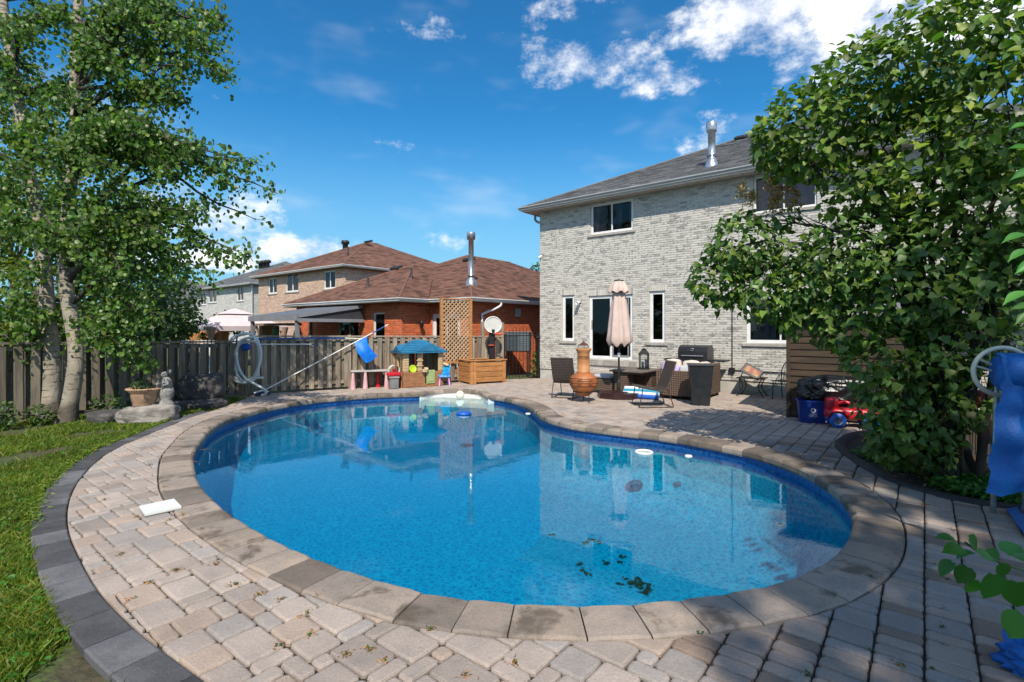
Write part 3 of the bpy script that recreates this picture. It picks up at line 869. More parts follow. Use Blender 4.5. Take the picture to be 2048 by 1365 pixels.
def gutter(parent, pts, c=1.0, gm=None, name='gutter', r=.06):
    """K-profile gutter along a polyline of eave points, outside on the right-hand side"""
    mb = MB(); prof = [(0, -.10), (.07, -.10), (.085, -.05), (.115, -.02), (.115, .01), (.10, .01)]
    vs = []; n = len(pts)
    for i, p in enumerate(pts):
        d0 = (pts[i] - pts[i - 1]).normalized() if i else None; d1 = (pts[i + 1] - pts[i]).normalized() if i < n - 1 else None
        if d0 is None: d0 = d1
        if d1 is None: d1 = d0
        n0, n1 = Vector((d0.y, -d0.x, 0)), Vector((d1.y, -d1.x, 0)); nn = (n0 + n1).normalized(); k = 1 / max(.4, nn.dot(n0))
        for a, z in prof: vs.append(p + nn * (a * k) + Vector((0, 0, z)))
    m_ = len(prof)
    mb.add(vs, [(i * m_ + j, i * m_ + j + 1, (i + 1) * m_ + j + 1, (i + 1) * m_ + j) for i in range(n - 1) for j in range(m_ - 1)], c)
    mb.add(vs[:m_], [tuple(range(m_))], c); mb.add(vs[-m_:], [tuple(range(m_))], c)
    return mb.build(name, gm or WHITE_FR, parent)

def V3(*a): return Vector(a)

# ---- grey brick house (rear wall faces the pool)
GB = mat('grey_brick', (.53, .51, .472), (.615, .60, .565), sc=9, rough=.9, bump=.004, bsc=60, stretch=(1, 1, 2.4), lo=.3, hi=.7, fine=.12)
MORT = mat('pale_mortar', (.47, .45, .41), (.54, .52, .48), sc=10, rough=.95, attr=False)
SH_G = mat('grey_shingle', (.115, .118, .122), (.17, .17, .172), sc=30, rough=.95, bump=.003, bsc=150)
FOUND = mat('parged_concrete', (.52, .50, .45), (.42, .405, .36), sc=3, rough=.95, bump=.003, bsc=30)
SOFF = mat('beige_soffit', (.46, .42, .37), (.42, .385, .34), sc=2, rough=.7)
DARKM = mat('dark_metal', (.02, .02, .022), (.035, .035, .037), sc=12, rough=.5, metal=.3)
GALV = mat('galvanised_metal', (.55, .57, .6), (.40, .41, .43), sc=14, rough=.35, metal=.85, bump=.001)
BRASS = mat('brass', (.5, .32, .09), (.4, .25, .07), sc=9, rough=.3, metal=.9)
H = thing('grey_house', 'two storey grey brick house with dark shingle roof behind the patio', 'house', HC, AH)
ZT = 5.84
W_UP = (2.03, 4.79, 3.53, 5.77); W_UR = (6.98, 4.79, 8.45, 5.77); W_NL = (.93, 1.32, 1.42, 2.86); W_NR = (4.06, 1.32, 4.55, 2.86); W_DR = (1.97, .76, 3.52, 2.80); W_LR = (6.8, 1.35, 8.5, 2.6)
def g_tone(rr):
    t = rr.random()
    if t < .10: return tuple(Vector((.66, .66, .66)) * rr.uniform(.85, 1.05))
    if t < .30: return tuple(Vector((.86, .84, .81)) * rr.uniform(.9, 1.05))
    return tuple(Vector((1.0, .985, .95)) * rr.uniform(.96, 1.06))
holes = [W_UP, W_UR, W_NL, W_NR, W_DR, W_LR]
brick_wall(H, 0, 12.9, .33, ZT, holes, GB, MORT, g_tone, soldiers=[(x0 - .07, z1, x1 + .07, z1 + .2) for x0, z0, x1, z1 in (W_NL, W_NR, W_DR, W_LR)], seed=4)
# dark kiln marks on about every third brick
km = MB(); rk = random.Random(8)
for k in range(3400):
    x, zz = rk.uniform(.1, 12.6), rk.randrange(1, 82) * .066 + .33 + .033
    x = round(x / .1) * .1 + rk.uniform(.0, .03)
    if zz > ZT - .05 or any(a - .12 < x < c + .12 and b - .05 < zz < d + .26 for a, b, c, d in holes): continue
    wl = rk.uniform(.02, .05); hl = rk.uniform(.005, .011)
    km.add([(x - wl, -.0175, zz), (x - wl * .4, -.0175, zz - hl), (x + wl * .6, -.0175, zz - hl * .7), (x + wl, -.0175, zz + hl * .2), (x + wl * .2, -.0175, zz + hl)], [(0, 1, 2, 3, 4)], rk.uniform(.4, .75))
tag(km.build('kiln_marks', GB, H), kind='stuff')
mb = MB(); mb.box(0, .02, -.05, 12.9, 11.1, .33); mb.build('foundation', FOUND, H)
mb = MB(); mb.box(0, .4, .33, .06, 11.1, ZT); mb.box(12.84, .4, .33, 12.9, 11.1, ZT); mb.box(0, 11.0, .33, 12.9, 11.1, ZT)
mb.box(0, 0.001, .33, .06, .4, ZT); mb.build('side_wall', GB, H)
OV = .45; pt = .48; EZ = 5.98; RZ = EZ + (5.55 + OV) * pt
e0, e1, e2, e3 = V3(-OV, -OV, EZ), V3(12.9 + OV, -OV, EZ), V3(12.9 + OV, 11.1 + OV, EZ), V3(-OV, 11.1 + OV, EZ)
r0, r1 = V3(5.55, 5.55, RZ), V3(12.9 - 5.55, 5.55, RZ)
sg_tone = lambda rr: tuple(Vector((1, 1, 1.01)) * rr.choice([.62, .8, .95, 1.05, 1.2, 1.0]) * rr.uniform(.93, 1.07))
base, shm = MB(), MB()
slope_plane(shm, base, e0, e1, r1, r0, tone=sg_tone, seed=1) if False else slope_plane(base=base, mb=shm, a=e0, b=e1, c=r1, d=r0, tone=sg_tone, seed=1)
slope_plane(base=base, mb=shm, a=e3, b=e0, c=r0, tone=sg_tone, seed=2)
base.add([e1, e2, r1], [(0, 1, 2)]); base.add([e2, e3, r0, r1], [(0, 1, 2, 3)])
rf = base.build('roof', SH_G, H); tag(shm.build('shingles', SH_G, rf), kind='stuff')
mb = MB(); mb.tube([e0, r0], .035, 6); mb.tube([r0, r1], .035, 6); mb.build('ridge_cap', SH_G, rf)
mb = MB(); mb.box(-OV + .02, -OV + .02, ZT - .012, 12.9 + OV, 0, ZT + .01); mb.box(-OV + .02, 0, ZT - .012, -.002, 11.1, ZT + .01)
for k in range(46): mb.box(-OV + .02 + .3 * k, -OV + .03, ZT - .018, -OV + .03 + .3 * k, -.01, ZT - .0125, .55)
mb.build('soffit', SOFF, H)
mb = MB(); mb.box(-OV, -OV, ZT - .03, 12.9 + OV, -OV + .02, EZ - .005); mb.box(-OV - .001, -OV + .02, ZT - .03, -OV + .02, 11.5, EZ - .005); mb.build('fascia', WHITE_FR, H)
GUT = mat('grey_gutter', (.40, .42, .43), (.36, .38, .39), sc=2, rough=.35, metal=.2)
gutter(H, [e3 + V3(0, 0, -.03), e0 + V3(0, 0, -.03), e1 + V3(0, 0, -.03)], 1, GUT)
mb = MB(); mb.tube(smooth_curve([(-.42, .3, 5.8), (-.42, .3, 5.66), (-.3, .3, 5.56), (-.06, .3, 5.5), (-.05, .3, 5.3), (-.05, .3, .3)], 5, False), .045, 10); mb.build('downpipe', GUT, H)
mb = MB(); mb.lathe([(.2, -.22), (.20, .02), (.125, .22), (.105, .24), (.105, 1.02), (.14, 1.02), (.15, 1.05), (.15, 1.26), (.14, 1.29), (.001, 1.30)], 20, M=T((5.72, .55, 6.42))); mb.lathe([(.13, .3), (.13, .33)], 16, .3, T((5.72, .55, 6.42)))
mb.build('chimney_pipe', GALV, rf)
mb = MB(); mb.box(-.2, -.2, 0, .2, .2, .12, bev=.04, M=T((5.35, 5.0, RZ - .26)) @ Rx(.4)); mb.build('roof_vent', DARKM, rf)
CURT = mat('lilac_curtain', (.42, .38, .50), (.5, .47, .58), sc=3, rough=.9); CURD = mat('blue_grey_curtain', (.16, .19, .26), (.24, .27, .34), sc=3, rough=.9)
window(H, *W_UP, splits=[2.78], fr=.075, curtain=(CURD, [(2.1, 2.25), (2.6, 3.05), (3.3, 3.5)]))
window(H, *W_UR, splits=[7.7], curtain=(CURT, [(7.05, 7.35), (7.6, 8.4)]))
window(H, *W_NL, fr=.095, depth=2.5); window(H, *W_NR, fr=.095, depth=2.5)
window(H, *W_LR, splits=[7.62], fr=.09, curtain=(CURD, [(6.86, 7.5), (7.6, 8.4)]))
dr = window(H, *W_DR, splits=[2.76], fr=.10, name='sliding_door', sill=False, fil=.09, depth=3.0)
mb = MB(); mb.box(2.06, .015, 1.72, 2.085, .035, 2.02, bev=.006); mb.build('handle', BRASS, dr)
mb = MB(); mb.box(3.33, .03, .84, 3.37, .06, 2.72); mb.box(2.8, .03, .84, 2.84, .06, 2.72); mb.box(2.84, .03, .84, 3.33, .06, .9); mb.build('screen_frame', mat('grey_screen', (.25, .26, .27), (.2, .21, .22), sc=4, rough=.5), dr)
for x, y, z, col in ((2.35, 1.9, 1.0, .05), (2.5, 1.7, .9, .2)):
    mb = MB(); mb.box(x - .25, y - .2, .5, x + .25, y + .2, z); mb.build('indoor_furniture', mat('indoor_wood', (.10, .06, .03), (.07, .04, .02), sc=4), dr)
mb = MB()
for k in range(8): mb.box(1.86 + k * .225, -.06, .55, 1.86 + k * .225 + .218, .01, .74, R.uniform(.8, 1.05), bev=.01)
mb.build('door_sill', SILLM, H)
for k in range(9): MB().box(1.75 + k * .23, -.52, .30, 1.75 + k * .23 + .222, -.005, .38, R.uniform(.85, 1.05), bev=.012).build('step_slab', PAVER, H)
MB().box(1.8, -.47, -.02, 3.78, -.006, .298, .6).build('step_base', PAVER, H)
fl_ = MB(); fl_.lathe([(.001, 0), (.05, 0), (.05, .03), (.001, .03)], 14, M=T((1.65, 0, 2.61)) @ Rx(math.pi / 2)); fl_.tube([(1.65, -.03, 2.61), (1.65, -.09, 2.6)], .02, 8)
fl_ = fl_.build('floodlight', mat('grey_cast', (.3, .3, .3), (.2, .2, .2), sc=9, rough=.5), H)
for sx in (-1, 1):
    MB().lathe([(.02, .0), (.03, .05), (.055, .12), (.06, .16), (.045, .155), (.001, .12)], 14, M=T((1.65 + .04 * sx, -.09, 2.61)) @ Ry(sx * .75) @ Rx(1.9)).build('lamp_head', WHITE_PL, fl_)
mb = MB(); mb.lathe([(.001, 0), (.045, 0), (.045, .05), (.001, .05)], 12, M=T((.06, 0, 4.27)) @ Rx(math.pi / 2)); mb.lathe([(.035, 0), (.035, .14), (.001, .15)], 12, M=T((.06, -.03, 4.25)) @ Rx(math.pi / 2 + .3)); mb.build('security_camera', WHITE_PL, H)
mb = MB(); mb.tube([(6.45, -.03, .45), (6.45, -.03, 4.2)], .012, 6); mb.tube([(6.44, -.035, .62), (9, -.035, .6)], .012, 6); mb.box(6.38, -.07, .55, 6.52, -.02, .68); mb.build('wall_cable', DARKM, H)

# ---- red brick bungalow next door
RB = mat('red_brick', (.60, .15, .05), (.50, .115, .042), sc=7, rough=.9, bump=.004, bsc=60, fine=.15)
RMORT = mat('pink_mortar', (.50, .34, .26), (.44, .29, .22), sc=9, rough=.95, attr=False)
SH_B = mat('brown_shingle', (.16, .076, .050), (.215, .105, .072), sc=30, rough=.95, bump=.003, bsc=150)
br_tone = lambda rr: tuple(Vector((1, 1, 1)) * rr.choice([.5, .72, .92, 1.0, 1.2, 1.05]) * rr.uniform(.92, 1.08))
r_tone = lambda rr: tuple(Vector((1, 1, 1)) * rr.uniform(.82, 1.15))
NB = Vector((.627, .779, 0))
def house_obj(name, label, origin): return thing(name, label, 'house', origin, AH)
RC = V3(-1.47, 18.46, 0)
RH = house_obj('brick_bungalow', 'orange red brick bungalow with brown shingle hip roof beyond the fence', RC)
Mside = T((0, 0, 0)) @ Rz(math.pi / 2)              # wall along +y, outside towards +x
Z1 = 2.72
def holes_right(): return [(2.55, 2.25, 2.85, 2.5)]
brick_wall(RH, -2.2, 0, -.3, Z1, [(-2.05, .3, -.55, 2.3)], RB, RMORT, r_tone, L=.225, h=.082, gap=.011, seed=6)
brick_wall(RH, 0, 13, -.3, Z1, [], RB, RMORT, r_tone, M=Mside, L=.225, h=.082, gap=.011, seed=7)
M2 = T((-2.2, -1.4, 0)); w2 = (-1.65, 1.0, -.95, 2.35); d2 = (-4.05, -.1, -2.6, 2.1)
brick_wall(RH, -7.4, 0, -.3, Z1, [w2, d2], RB, RMORT, r_tone, M=M2, L=.225, h=.082, gap=.011, seed=8)
brick_wall(RH, 0, 1.4, -.3, Z1, [], RB, RMORT, r_tone, M=M2 @ Rz(math.pi / 2), L=.225, h=.082, gap=.011, seed=9)
window(RH, *w2, M=M2, fr=.06, splits=[]); window(RH, *d2, M=M2, splits=[-3.3], sill=False, name='sliding_door', fmat=SOFF, fr=.08)
window(RH, -2.05, .3, -.55, 2.3, splits=[-1.3], sill=False, name='sliding_door', fr=.16)
def hip_roof(parent, x0, x1, y0, y1, ez, pitch, smat, tone, faces='FLRB', seed=0, expo=.15, tab=.32, ridge=True):
    wd, ln = x1 - x0, y1 - y0; hw = min(wd, ln) / 2; rz = ez + hw * pitch
    a, b, c, d = V3(x0, y0, ez), V3(x1, y0, ez), V3(x1, y1, ez), V3(x0, y1, ez)
    if wd <= ln: p, q = V3((x0 + x1) / 2, y0 + hw, rz), V3((x0 + x1) / 2, y1 - hw, rz)
    else: p, q = V3(x0 + hw, (y0 + y1) / 2, rz), V3(x1 - hw, (y0 + y1) / 2, rz)
    base, shm = MB(), MB()
    if wd <= ln: planes = {'F': (a, b, p), 'R': (b, c, q, p), 'B': (c, d, q), 'L': (d, a, p, q)}
    else: planes = {'F': (a, b, q, p), 'R': (b, c, q), 'B': (c, d, p, q), 'L': (d, a, p)}
    for k, pl in planes.items():
        if k in faces: slope_plane(base=base, mb=shm, a=pl[0], b=pl[1], c=pl[2], d=pl[3] if len(pl) > 3 else None, tone=tone, seed=seed + ord(k), expo=expo, tab=tab)
        else: base.add(pl, [tuple(range(len(pl)))])
    base.box(x0 + .01, y0 + .01, ez - .16, x1 - .01, y1 - .01, ez - .13)                       # soffit board
    rf_ = base.build('roof', smat, parent); tag(shm.build('shingles', smat, rf_), kind='stuff')
    if ridge:
        mb = MB(); mb.tube([a, p], .045, 5); mb.tube([b, p if wd <= ln else q], .045, 5); mb.tube([p, q], .045, 5); mb.build('ridge_cap', smat, rf_)
    return rf_
rr1 = hip_roof(RH, -11.0, .4, -.4, 14.5, 2.85, .45, SH_B, br_tone, 'FR', 20)
rr2 = hip_roof(RH, -10.0, -1.8, -1.8, 9.5, 2.851, .45, SH_B, br_tone, 'FRL', 30)
mb = MB(); mb.box(-10, -1.8, 2.70, -1.8, -1.78, 2.84); mb.box(-1.82, -1.78, 2.70, -1.8, -.4, 2.84); mb.box(-1.8, -.4, 2.7, .4, -.38, 2.84); mb.box(.38, -.38, 2.7, .4, 14, 2.84); mb.build('fascia', WHITE_FR, RH)
gutter(RH, [V3(-10, -1.8, 2.83), V3(-1.8, -1.8, 2.83), V3(-1.8, -.4, 2.83), V3(.4, -.4, 2.83), V3(.4, 14, 2.83)])
mb = MB(); vy0 = V3(-1.8, -.4, 2.87)
mb.add([vy0 + V3(-.17, .17, .09), vy0 + V3(.12, -.12, .06), vy0 + V3(.12, -.12, .06) + V3(-2.0, 2.0, .9), vy0 + V3(-.17, .17, .09) + V3(-2.0, 2.0, .9)], [(0, 1, 2, 3)]); mb.build('valley_flashing', mat('valley_metal', (.16, .16, .18), (.12, .12, .14), sc=4, rough=.6), rr1)
mb = MB(); cb = V3(-.95, 1.0, 2.85 + 1.3 * .45); mb.lathe([(.22, -.2), (.21, .08), (.12, .26), (.1, .28), (.1, 1.75), (.16, 1.75), (.17, 1.98), (.16, 2.02), (.001, 2.02)], 18, M=T(cb)); mb.lathe([(.13, .3), (.13, .35)], 14, .3, M=T(cb)); mb.build('chimney_pipe', GALV, rr1)
for x, y, z in ((-4.2, 4.3, 2.85 + 4.7 * .45), (-6.6, 1.9, 4.52)):
    mb = MB(); mb.box(-.28, -.2, 0, .28, .2, .14, bev=.04, M=T((x, y, z)) @ Rx(.35)); mb.build('roof_vent', DARKM, rr1)
for x, y, z in ((-5.6, -.4, 3.5), (-.5, 6.2, 3.2), (-4.0, .6, 3.9)):
    mb = MB(); mb.lathe([(.07, -.1), (.06, .05), (.045, .06), (.045, .38), (.001, .38)], 10, M=T((x, y, z))); mb.build('plumbing_vent', DARKM, rr1)
mb = MB(); mb.tube(smooth_curve([(.42, 1.15, 2.72), (.42, 1.15, 2.6), (.3, .9, 2.45), (.1, .55, 2.28), (.07, .5, 2.1), (.07, .5, .1)], 5, False), .045, 8); mb.build('downpipe', WHITE_FR, RH)
lm = MB(); lp = V3(-2.2, -.55, 1.95)
lm.tube([lp, lp + V3(.12, 0, .12), lp + V3(.16, 0, .06)], .012, 6); lm.lathe([(.03, -.2), (.07, -.16), (.085, 0), (.09, .01), (.02, .08), (.001, .1)], 8, M=T(lp + V3(.16, 0, 0))); lm.build('wall_lantern', DARKM, RH)
mb = MB(); mb.box(.005, 2.5, 2.2, .1, 2.8, 2.55, bev=.01); mb.build('wall_vent', mat('grey_vinyl', (.45, .44, .42), (.4, .39, .37), sc=4), RH)

# ---- beige and pale grey houses further along the street
BB = mat('beige_brick', (.62, .44, .335), (.52, .36, .27), sc=6, rough=.9, bump=.004, bsc=60, fine=.15); BMORT = mat('beige_mortar', (.52, .42, .34), (.46, .37, .30), sc=9, rough=.95, attr=False)
def far_house(name, label, E, wd, dp, ez, bm, mm, smat, tone, btone, wins, seed, jog=None):
    h = house_obj(name, label, E - .4 * UU + .4 * NB)        # wall corner nearest to the bungalow's side
    hl = [wn[:4] for wn in wins]
    brick_wall(h, -wd + .8, 0, -1, ez - .13, hl, bm, mm, btone, L=.30, h=.10, gap=.014, seed=seed)
    brick_wall(h, 0, dp - .8, -1, ez - .13, [], bm, mm, btone, M=Rz(math.pi / 2), L=.30, h=.10, gap=.014, seed=seed + 1)
    for x0, z0, x1, z1 in hl: window(h, x0, z0, x1, z1, splits=[(x0 + x1) / 2], fr=.09, fil=.07, depth=1.0)
    rf_ = hip_roof(h, -wd + .4, .4, -.4, dp - .4, ez, .45, smat, tone, 'FR', seed + 5, .2, .45)
    mb = MB(); mb.box(-wd + .4, -.4, ez - .16, .4, -.38, ez - .01); mb.box(.38, -.38, ez - .16, .4, dp - .4, ez - .01); mb.build('fascia', SOFF, h)
    gutter(h, [V3(-wd + .4, -.4, ez - .02), V3(.4, -.4, ez - .02), V3(.4, dp - .4, ez - .02)])
    return h, rf_
def wpx(E, px, py):
    O = E - .4 * UU + .4 * NB; k = (px - CX) / FPX
    s = (O.x - k * O.y) / (k * UU.y - UU.x); Y = O.y + UU.y * s
    return s, EYE + (HY - py) / FPX * Y
def wins_px(E, lst):
    out = []
    for x0, x1, y0, y1 in lst:
        a, zt = wpx(E, x0, y0); b, zb = wpx(E, x1, y1); out.append((a, zb, b, zt))
    return out
EB = V3(-10.1, 30.6, 0)
bw = wins_px(EB, [(537, 554, 557, 587), (572, 597, 549, 583), (648, 671, 543, 577)])
bh, brf = far_house('beige_house', 'two storey beige brick house with brown hip roof in the middle distance', EB, 12, 13, 5.6, BB, BMORT, SH_B, br_tone, r_tone, bw, 40)
mb = MB(); mb.lathe([(.2, -.3), (.2, .25), (.3, .3), (.3, .5), (.22, .55), (.001, .55)], 14, M=T((-7.0, 4.6, 7.9))); mb.build('roof_turbine', DARKM, brf)
mb = MB(); mb.lathe([(.06, -.2), (.06, .35), (.001, .35)], 8, M=T((-2.4, 1.8, 6.8))); mb.build('plumbing_vent', DARKM, brf)
mb = MB(); mb.box(-.3, -.2, 0, .3, .2, .15, bev=.04, M=T((-4.6, 5.0, 8.1)) @ Rx(.3)); mb.build('roof_vent', DARKM, brf)
EG = V3(-22.0, 43.0, 0)
gw = wins_px(EG, [(400, 412, 583, 610), (417, 433, 577, 605), (474, 487, 573, 602)])
ghh, grf = far_house('pale_house', 'pale grey brick house with grey shingle roof at the far left', EG, 13, 13, 5.6, GB, MORT, SH_G, sg_tone, r_tone, gw, 60)
mb = MB(); mb.tube([(.3, -.2, 5.4), (.06, -.06, 5.1), (.06, -.06, 0)], .07, 8); mb.build('downpipe', WHITE_FR, ghh)
for k in range(3):
    mb = MB(); mb.lathe([(.2, -.3), (.2, .3), (.34, .34), (.34, .55), (.2, .62), (.001, .62)], 12, M=T((-8.4 + k * .75, 4.6, 8.0))); mb.build('roof_turbine', DARKM, grf)
EF = V3(-44, 62, 0)
far_house('distant_house', 'distant house with grey roof at the back seen between the trees', EF, 14, 13, 5.6, GB, MORT, SH_G, sg_tone, r_tone, [], 80)

# ================================================================== fences
WOOD = mat('weathered_wood', (.34, .285, .22), (.20, .165, .125), sc=2.2, rough=.92, bump=.004, bsc=14, stretch=(7, 7, .6), fine=.2)
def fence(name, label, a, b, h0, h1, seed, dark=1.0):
    d = (b - a); L = d.length; rz = math.atan2(d.y, d.x); rr = random.Random(seed)
    f = thing(name, label, 'fence', a, rz)
    hh = lambda x: h0 + (h1 - h0) * x / L
    x = .02; k = 0
    while x < L - .12:
        h = hh(x)
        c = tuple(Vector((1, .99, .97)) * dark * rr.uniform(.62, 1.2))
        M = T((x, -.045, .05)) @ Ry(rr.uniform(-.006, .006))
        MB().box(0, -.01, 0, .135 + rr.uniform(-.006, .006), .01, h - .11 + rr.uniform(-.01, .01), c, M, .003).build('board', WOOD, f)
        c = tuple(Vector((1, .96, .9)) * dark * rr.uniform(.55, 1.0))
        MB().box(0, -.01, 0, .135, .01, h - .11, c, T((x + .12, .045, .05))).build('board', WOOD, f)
        x += .24; k += 1
    for z0, z1 in ((.16, .25), (-.16, -.07)):
        vs = []
        for xx in (0, L):
            zb = z0 if z0 > 0 else hh(xx) + z0
            zt = z1 if z0 > 0 else hh(xx) + z1
            vs += [(xx, -.02, zb), (xx, .02, zb), (xx, .02, zt), (xx, -.02, zt)]
        MB().add(vs, [(0, 1, 5, 4), (1, 2, 6, 5), (2, 3, 7, 6), (3, 0, 4, 7), (0, 1, 2, 3), (4, 5, 6, 7)], .95 * dark).build('rail', WOOD, f)
    vs = []
    for xx in (-.02, L + .02): vs += [(xx, -.075, hh(xx) - .04), (xx, .075, hh(xx) - .04), (xx, .075, hh(xx)), (xx, -.075, hh(xx))]
    MB().add(vs, [(0, 1, 5, 4), (1, 2, 6, 5), (2, 3, 7, 6), (3, 0, 4, 7), (0, 1, 2, 3), (4, 5, 6, 7)], 1.0 * dark).build('cap_rail', WOOD, f)
    n = max(1, round(L / 2.4))
    for k in range(n + 1):
        xx = min(L - .045, max(.045, L * k / n)); MB().box(xx - .045, -.04, -.1, xx + .045, .04, hh(xx) + .02, .9 * dark, None, .005).build('post', WOOD, f)
    return f
FA, FB, FCn, FD = V3(-11.6, 5.9, 0), V3(-7.0, 13.55, 0), V3(-6.95, 13.62, 0), V3(-.34, 17.62, 0)
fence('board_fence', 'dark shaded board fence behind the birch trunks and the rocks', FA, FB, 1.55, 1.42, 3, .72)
fence('board_fence', 'grey weathered board fence behind the playhouse and planter', FCn, FD, 1.56, 1.49, 5, 1.1)
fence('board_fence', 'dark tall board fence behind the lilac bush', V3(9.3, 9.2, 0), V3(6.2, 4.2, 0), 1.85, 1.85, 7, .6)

# ================================================================== things in the yard
def wicker(name, c1, c2, sc=55):
    if name in MATS: return MATS[name]
    mt = bpy.data.materials.new(name); mt.use_nodes = True; MATS[name] = mt; t = NT(mt.node_tree); t.n.clear()
    v = t.node('ShaderNodeTexCoord').outputs['Object']; sp = t.node('ShaderNodeSeparateXYZ'); t.l.new(v, sp.inputs[0])
    xy = t.math('ADD', sp.outputs[0], sp.outputs[1])
    a = t.math('SINE', t.math('MULTIPLY', xy, sc * 1.0)); b = t.math('SINE', t.math('MULTIPLY', sp.outputs[2], sc * 2.2))
    h = t.math('MULTIPLY', t.math('MULTIPLY_ADD', a, .5, .5), t.math('MULTIPLY_ADD', t.math('MULTIPLY', a, b), .5, .5))
    h2 = t.math('ADD', t.math('ABSOLUTE', t.math('MULTIPLY', a, b)), t.math('MULTIPLY', b, .3))
    c = t.mix(t.ramp(h2, .0, .9), tuple(x * .25 for x in c1), t.mix(t.noise(v, 8, 4), c1, c2))
    c = t.mix(1.0, c, t.node('ShaderNodeAttribute', attribute_name='Col').outputs['Color'], 'MULTIPLY')
    bs = t.node('ShaderNodeBsdfPrincipled'); t.l.new(c, bs.inputs[0]); bs.inputs['Roughness'].default_value = .5
    bn = t.node('ShaderNodeBump'); bn.inputs['Distance'].default_value = .008; t.l.new(h2, bn.inputs['Height']); t.l.new(bn.outputs[0], bs.inputs['Normal'])
    t.l.new(bs.outputs[0], t.node('ShaderNodeOutputMaterial').inputs[0]); return mt
WICK = wicker('brown_wicker', (.17, .105, .07), (.23, .15, .105)); WICKD = wicker('dark_wicker', (.085, .06, .052), (.13, .095, .08), 70)
CREAM = mat('cream_fabric', (.62, .56, .50), (.54, .49, .44), sc=5, rough=.95, bump=.004, bsc=30)
GREYF = mat('grey_fabric', (.42, .43, .46), (.36, .37, .40), sc=5, rough=.95, bump=.004, bsc=30)
PURPLE = mat('purple_fabric', (.38, .27, .55), (.46, .36, .6), sc=6, rough=.95)
BLACKP = mat('black_plastic', (.012, .014, .017), (.02, .022, .026), sc=6, rough=.45)
IRON = mat('black_iron', (.012, .012, .013), (.02, .02, .02), sc=20, rough=.5, metal=.4)
BROWNM = mat('brown_metal', (.07, .045, .035), (.1, .07, .055), sc=20, rough=.5, metal=.4)
CEDAR = mat('cedar_wood', (.50, .23, .075), (.36, .155, .05), sc=3, rough=.75, bump=.003, bsc=20, stretch=(1, 1, 7), fine=.15)
FD_ = (FD - FCn).normalized(); FN_ = Vector((FD_.y, -FD_.x, 0)); FRZ = math.atan2(FD_.y, FD_.x)
def onfence(px, off, z=0.0):
    O = FCn + FN_ * off; k = (px - CX) / FPX; s = (O.x - k * O.y) / (k * FD_.y - FD_.x); q = O + FD_ * s; return V3(q.x, q.y, z)
def onf_px(px, py, off):
    q = onfence(px, off); q.z = EYE + (HY - py) / FPX * q.y; return q

def cushion(mb, x0, y0, z0, x1, y1, z1, c=1.0, M=None, puff=.25):
    """pillow-like box: superellipsoid"""
    vs, fs = ICO[3]; cx, cy, cz = (x0 + x1) / 2, (y0 + y1) / 2, (z0 + z1) / 2; sx, sy, sz = (x1 - x0) / 2, (y1 - y0) / 2, (z1 - z0) / 2
    out = []
    for v in vs:
        f = lambda a: math.copysign(abs(a) ** puff, a)
        p = Vector((f(v.x), f(v.y), f(v.z))); m_ = max(abs(p.x), abs(p.y), abs(p.z)); p = p / (p.length ** .45) if m_ else p
        w_ = 1 + .03 * noise.noise(v * 2 + Vector((cx * 3, cy * 3, cz)))
        out.append((cx + max(-1, min(1, p.x)) * sx * w_, cy + max(-1, min(1, p.y)) * sy * w_, cz + max(-1, min(1, p.z)) * sz * w_))
    mb.add(out, fs, c, M, True)

# ---- vacuum hose on the fence
HOSEM = mat('grey_hose', (.66, .69, .68), (.56, .60, .60), sc=40, rough=.55, bump=.002, bsc=200)
ho = thing('vacuum_hose', 'pale grey pool vacuum hose hanging coiled on the fence', 'hose', V3(-7.0, 13.3, 0))
hp = []
for k, (dx, dy, sx, sy) in enumerate([(0, 0, 1, 1), (3, -2, .96, .97), (9, 4, .72, .92)]):
    for (px, py) in [(492, 668), (466, 676), (453, 700), (451, 728), (461, 754), (483, 766), (505, 757), (518, 728), (519, 700), (510, 677)]:
        hp.append(P(487 + (px - 487) * sx + dx, 716 + (py - 716) * sy + dy, 13.22 + .03 * math.sin(px + k)))
hp += [P(478, 690, 13.3), P(474, 722, 13.2), P(486, 752, 13.15), P(510, 769, 13.1), P(528, 779, 13.1), P(532, 787, 13.1), P(524, 791, 13.15)]
MB().tube([p - V3(-7.0, 13.3, 0) for p in smooth_curve([tuple(p) for p in hp], 6, False)], .036, 8).build('hose_loop', HOSEM, ho)
tl = [P(508, 672, 13.3), P(516, 690, 13.25), P(518, 720, 13.2), P(517, 745, 13.2), P(517, 754, 13.2)]
MB().tube([p - V3(-7.0, 13.3, 0) for p in smooth_curve([tuple(p) for p in tl], 6, False)], .028, 8).build('hose_end', HOSEM, ho)
MB().tube([P(508, 757, 13.2) - V3(-7.0, 13.3, 0), P(527, 756, 13.2) - V3(-7.0, 13.3, 0)], .028, 8).build('swivel_cuff', WHITE_PL, ho)
vh = thing('vacuum_sweeper', 'dark blue pool vacuum head on the ground below the hose', 'vacuum head', G(523, 791), FRZ + .3)
MB().box(-.2, -.1, .02, .2, .1, .07, bev=.02).build('head_plate', mat('navy_plastic', (.01, .02, .10), (.008, .015, .07), sc=4, rough=.4), vh)
MB().tube([(-.19, 0, .075), (0, 0, .12), (.19, 0, .075)], .02, 8).build('head_handle', WHITE_PL, vh)
sk = thing('leaf_skimmer', 'blue mesh leaf skimmer hanging inside the hose coil', 'skimmer', P(489, 690, 13.4))
MB().blob((0, 0, -.05), (.17, .05, .11), 3, .1).build('skimmer_bag', BLUEP, sk)
MB().tube(smooth_curve([(-.14, -.12, .05), (-.11, -.16, .18), (-.06, -.14, .27), (-.02, 0, .32)], 5, False), [.02] * 15 + [.018], 7).build('skimmer_handle', BLUEP, sk)
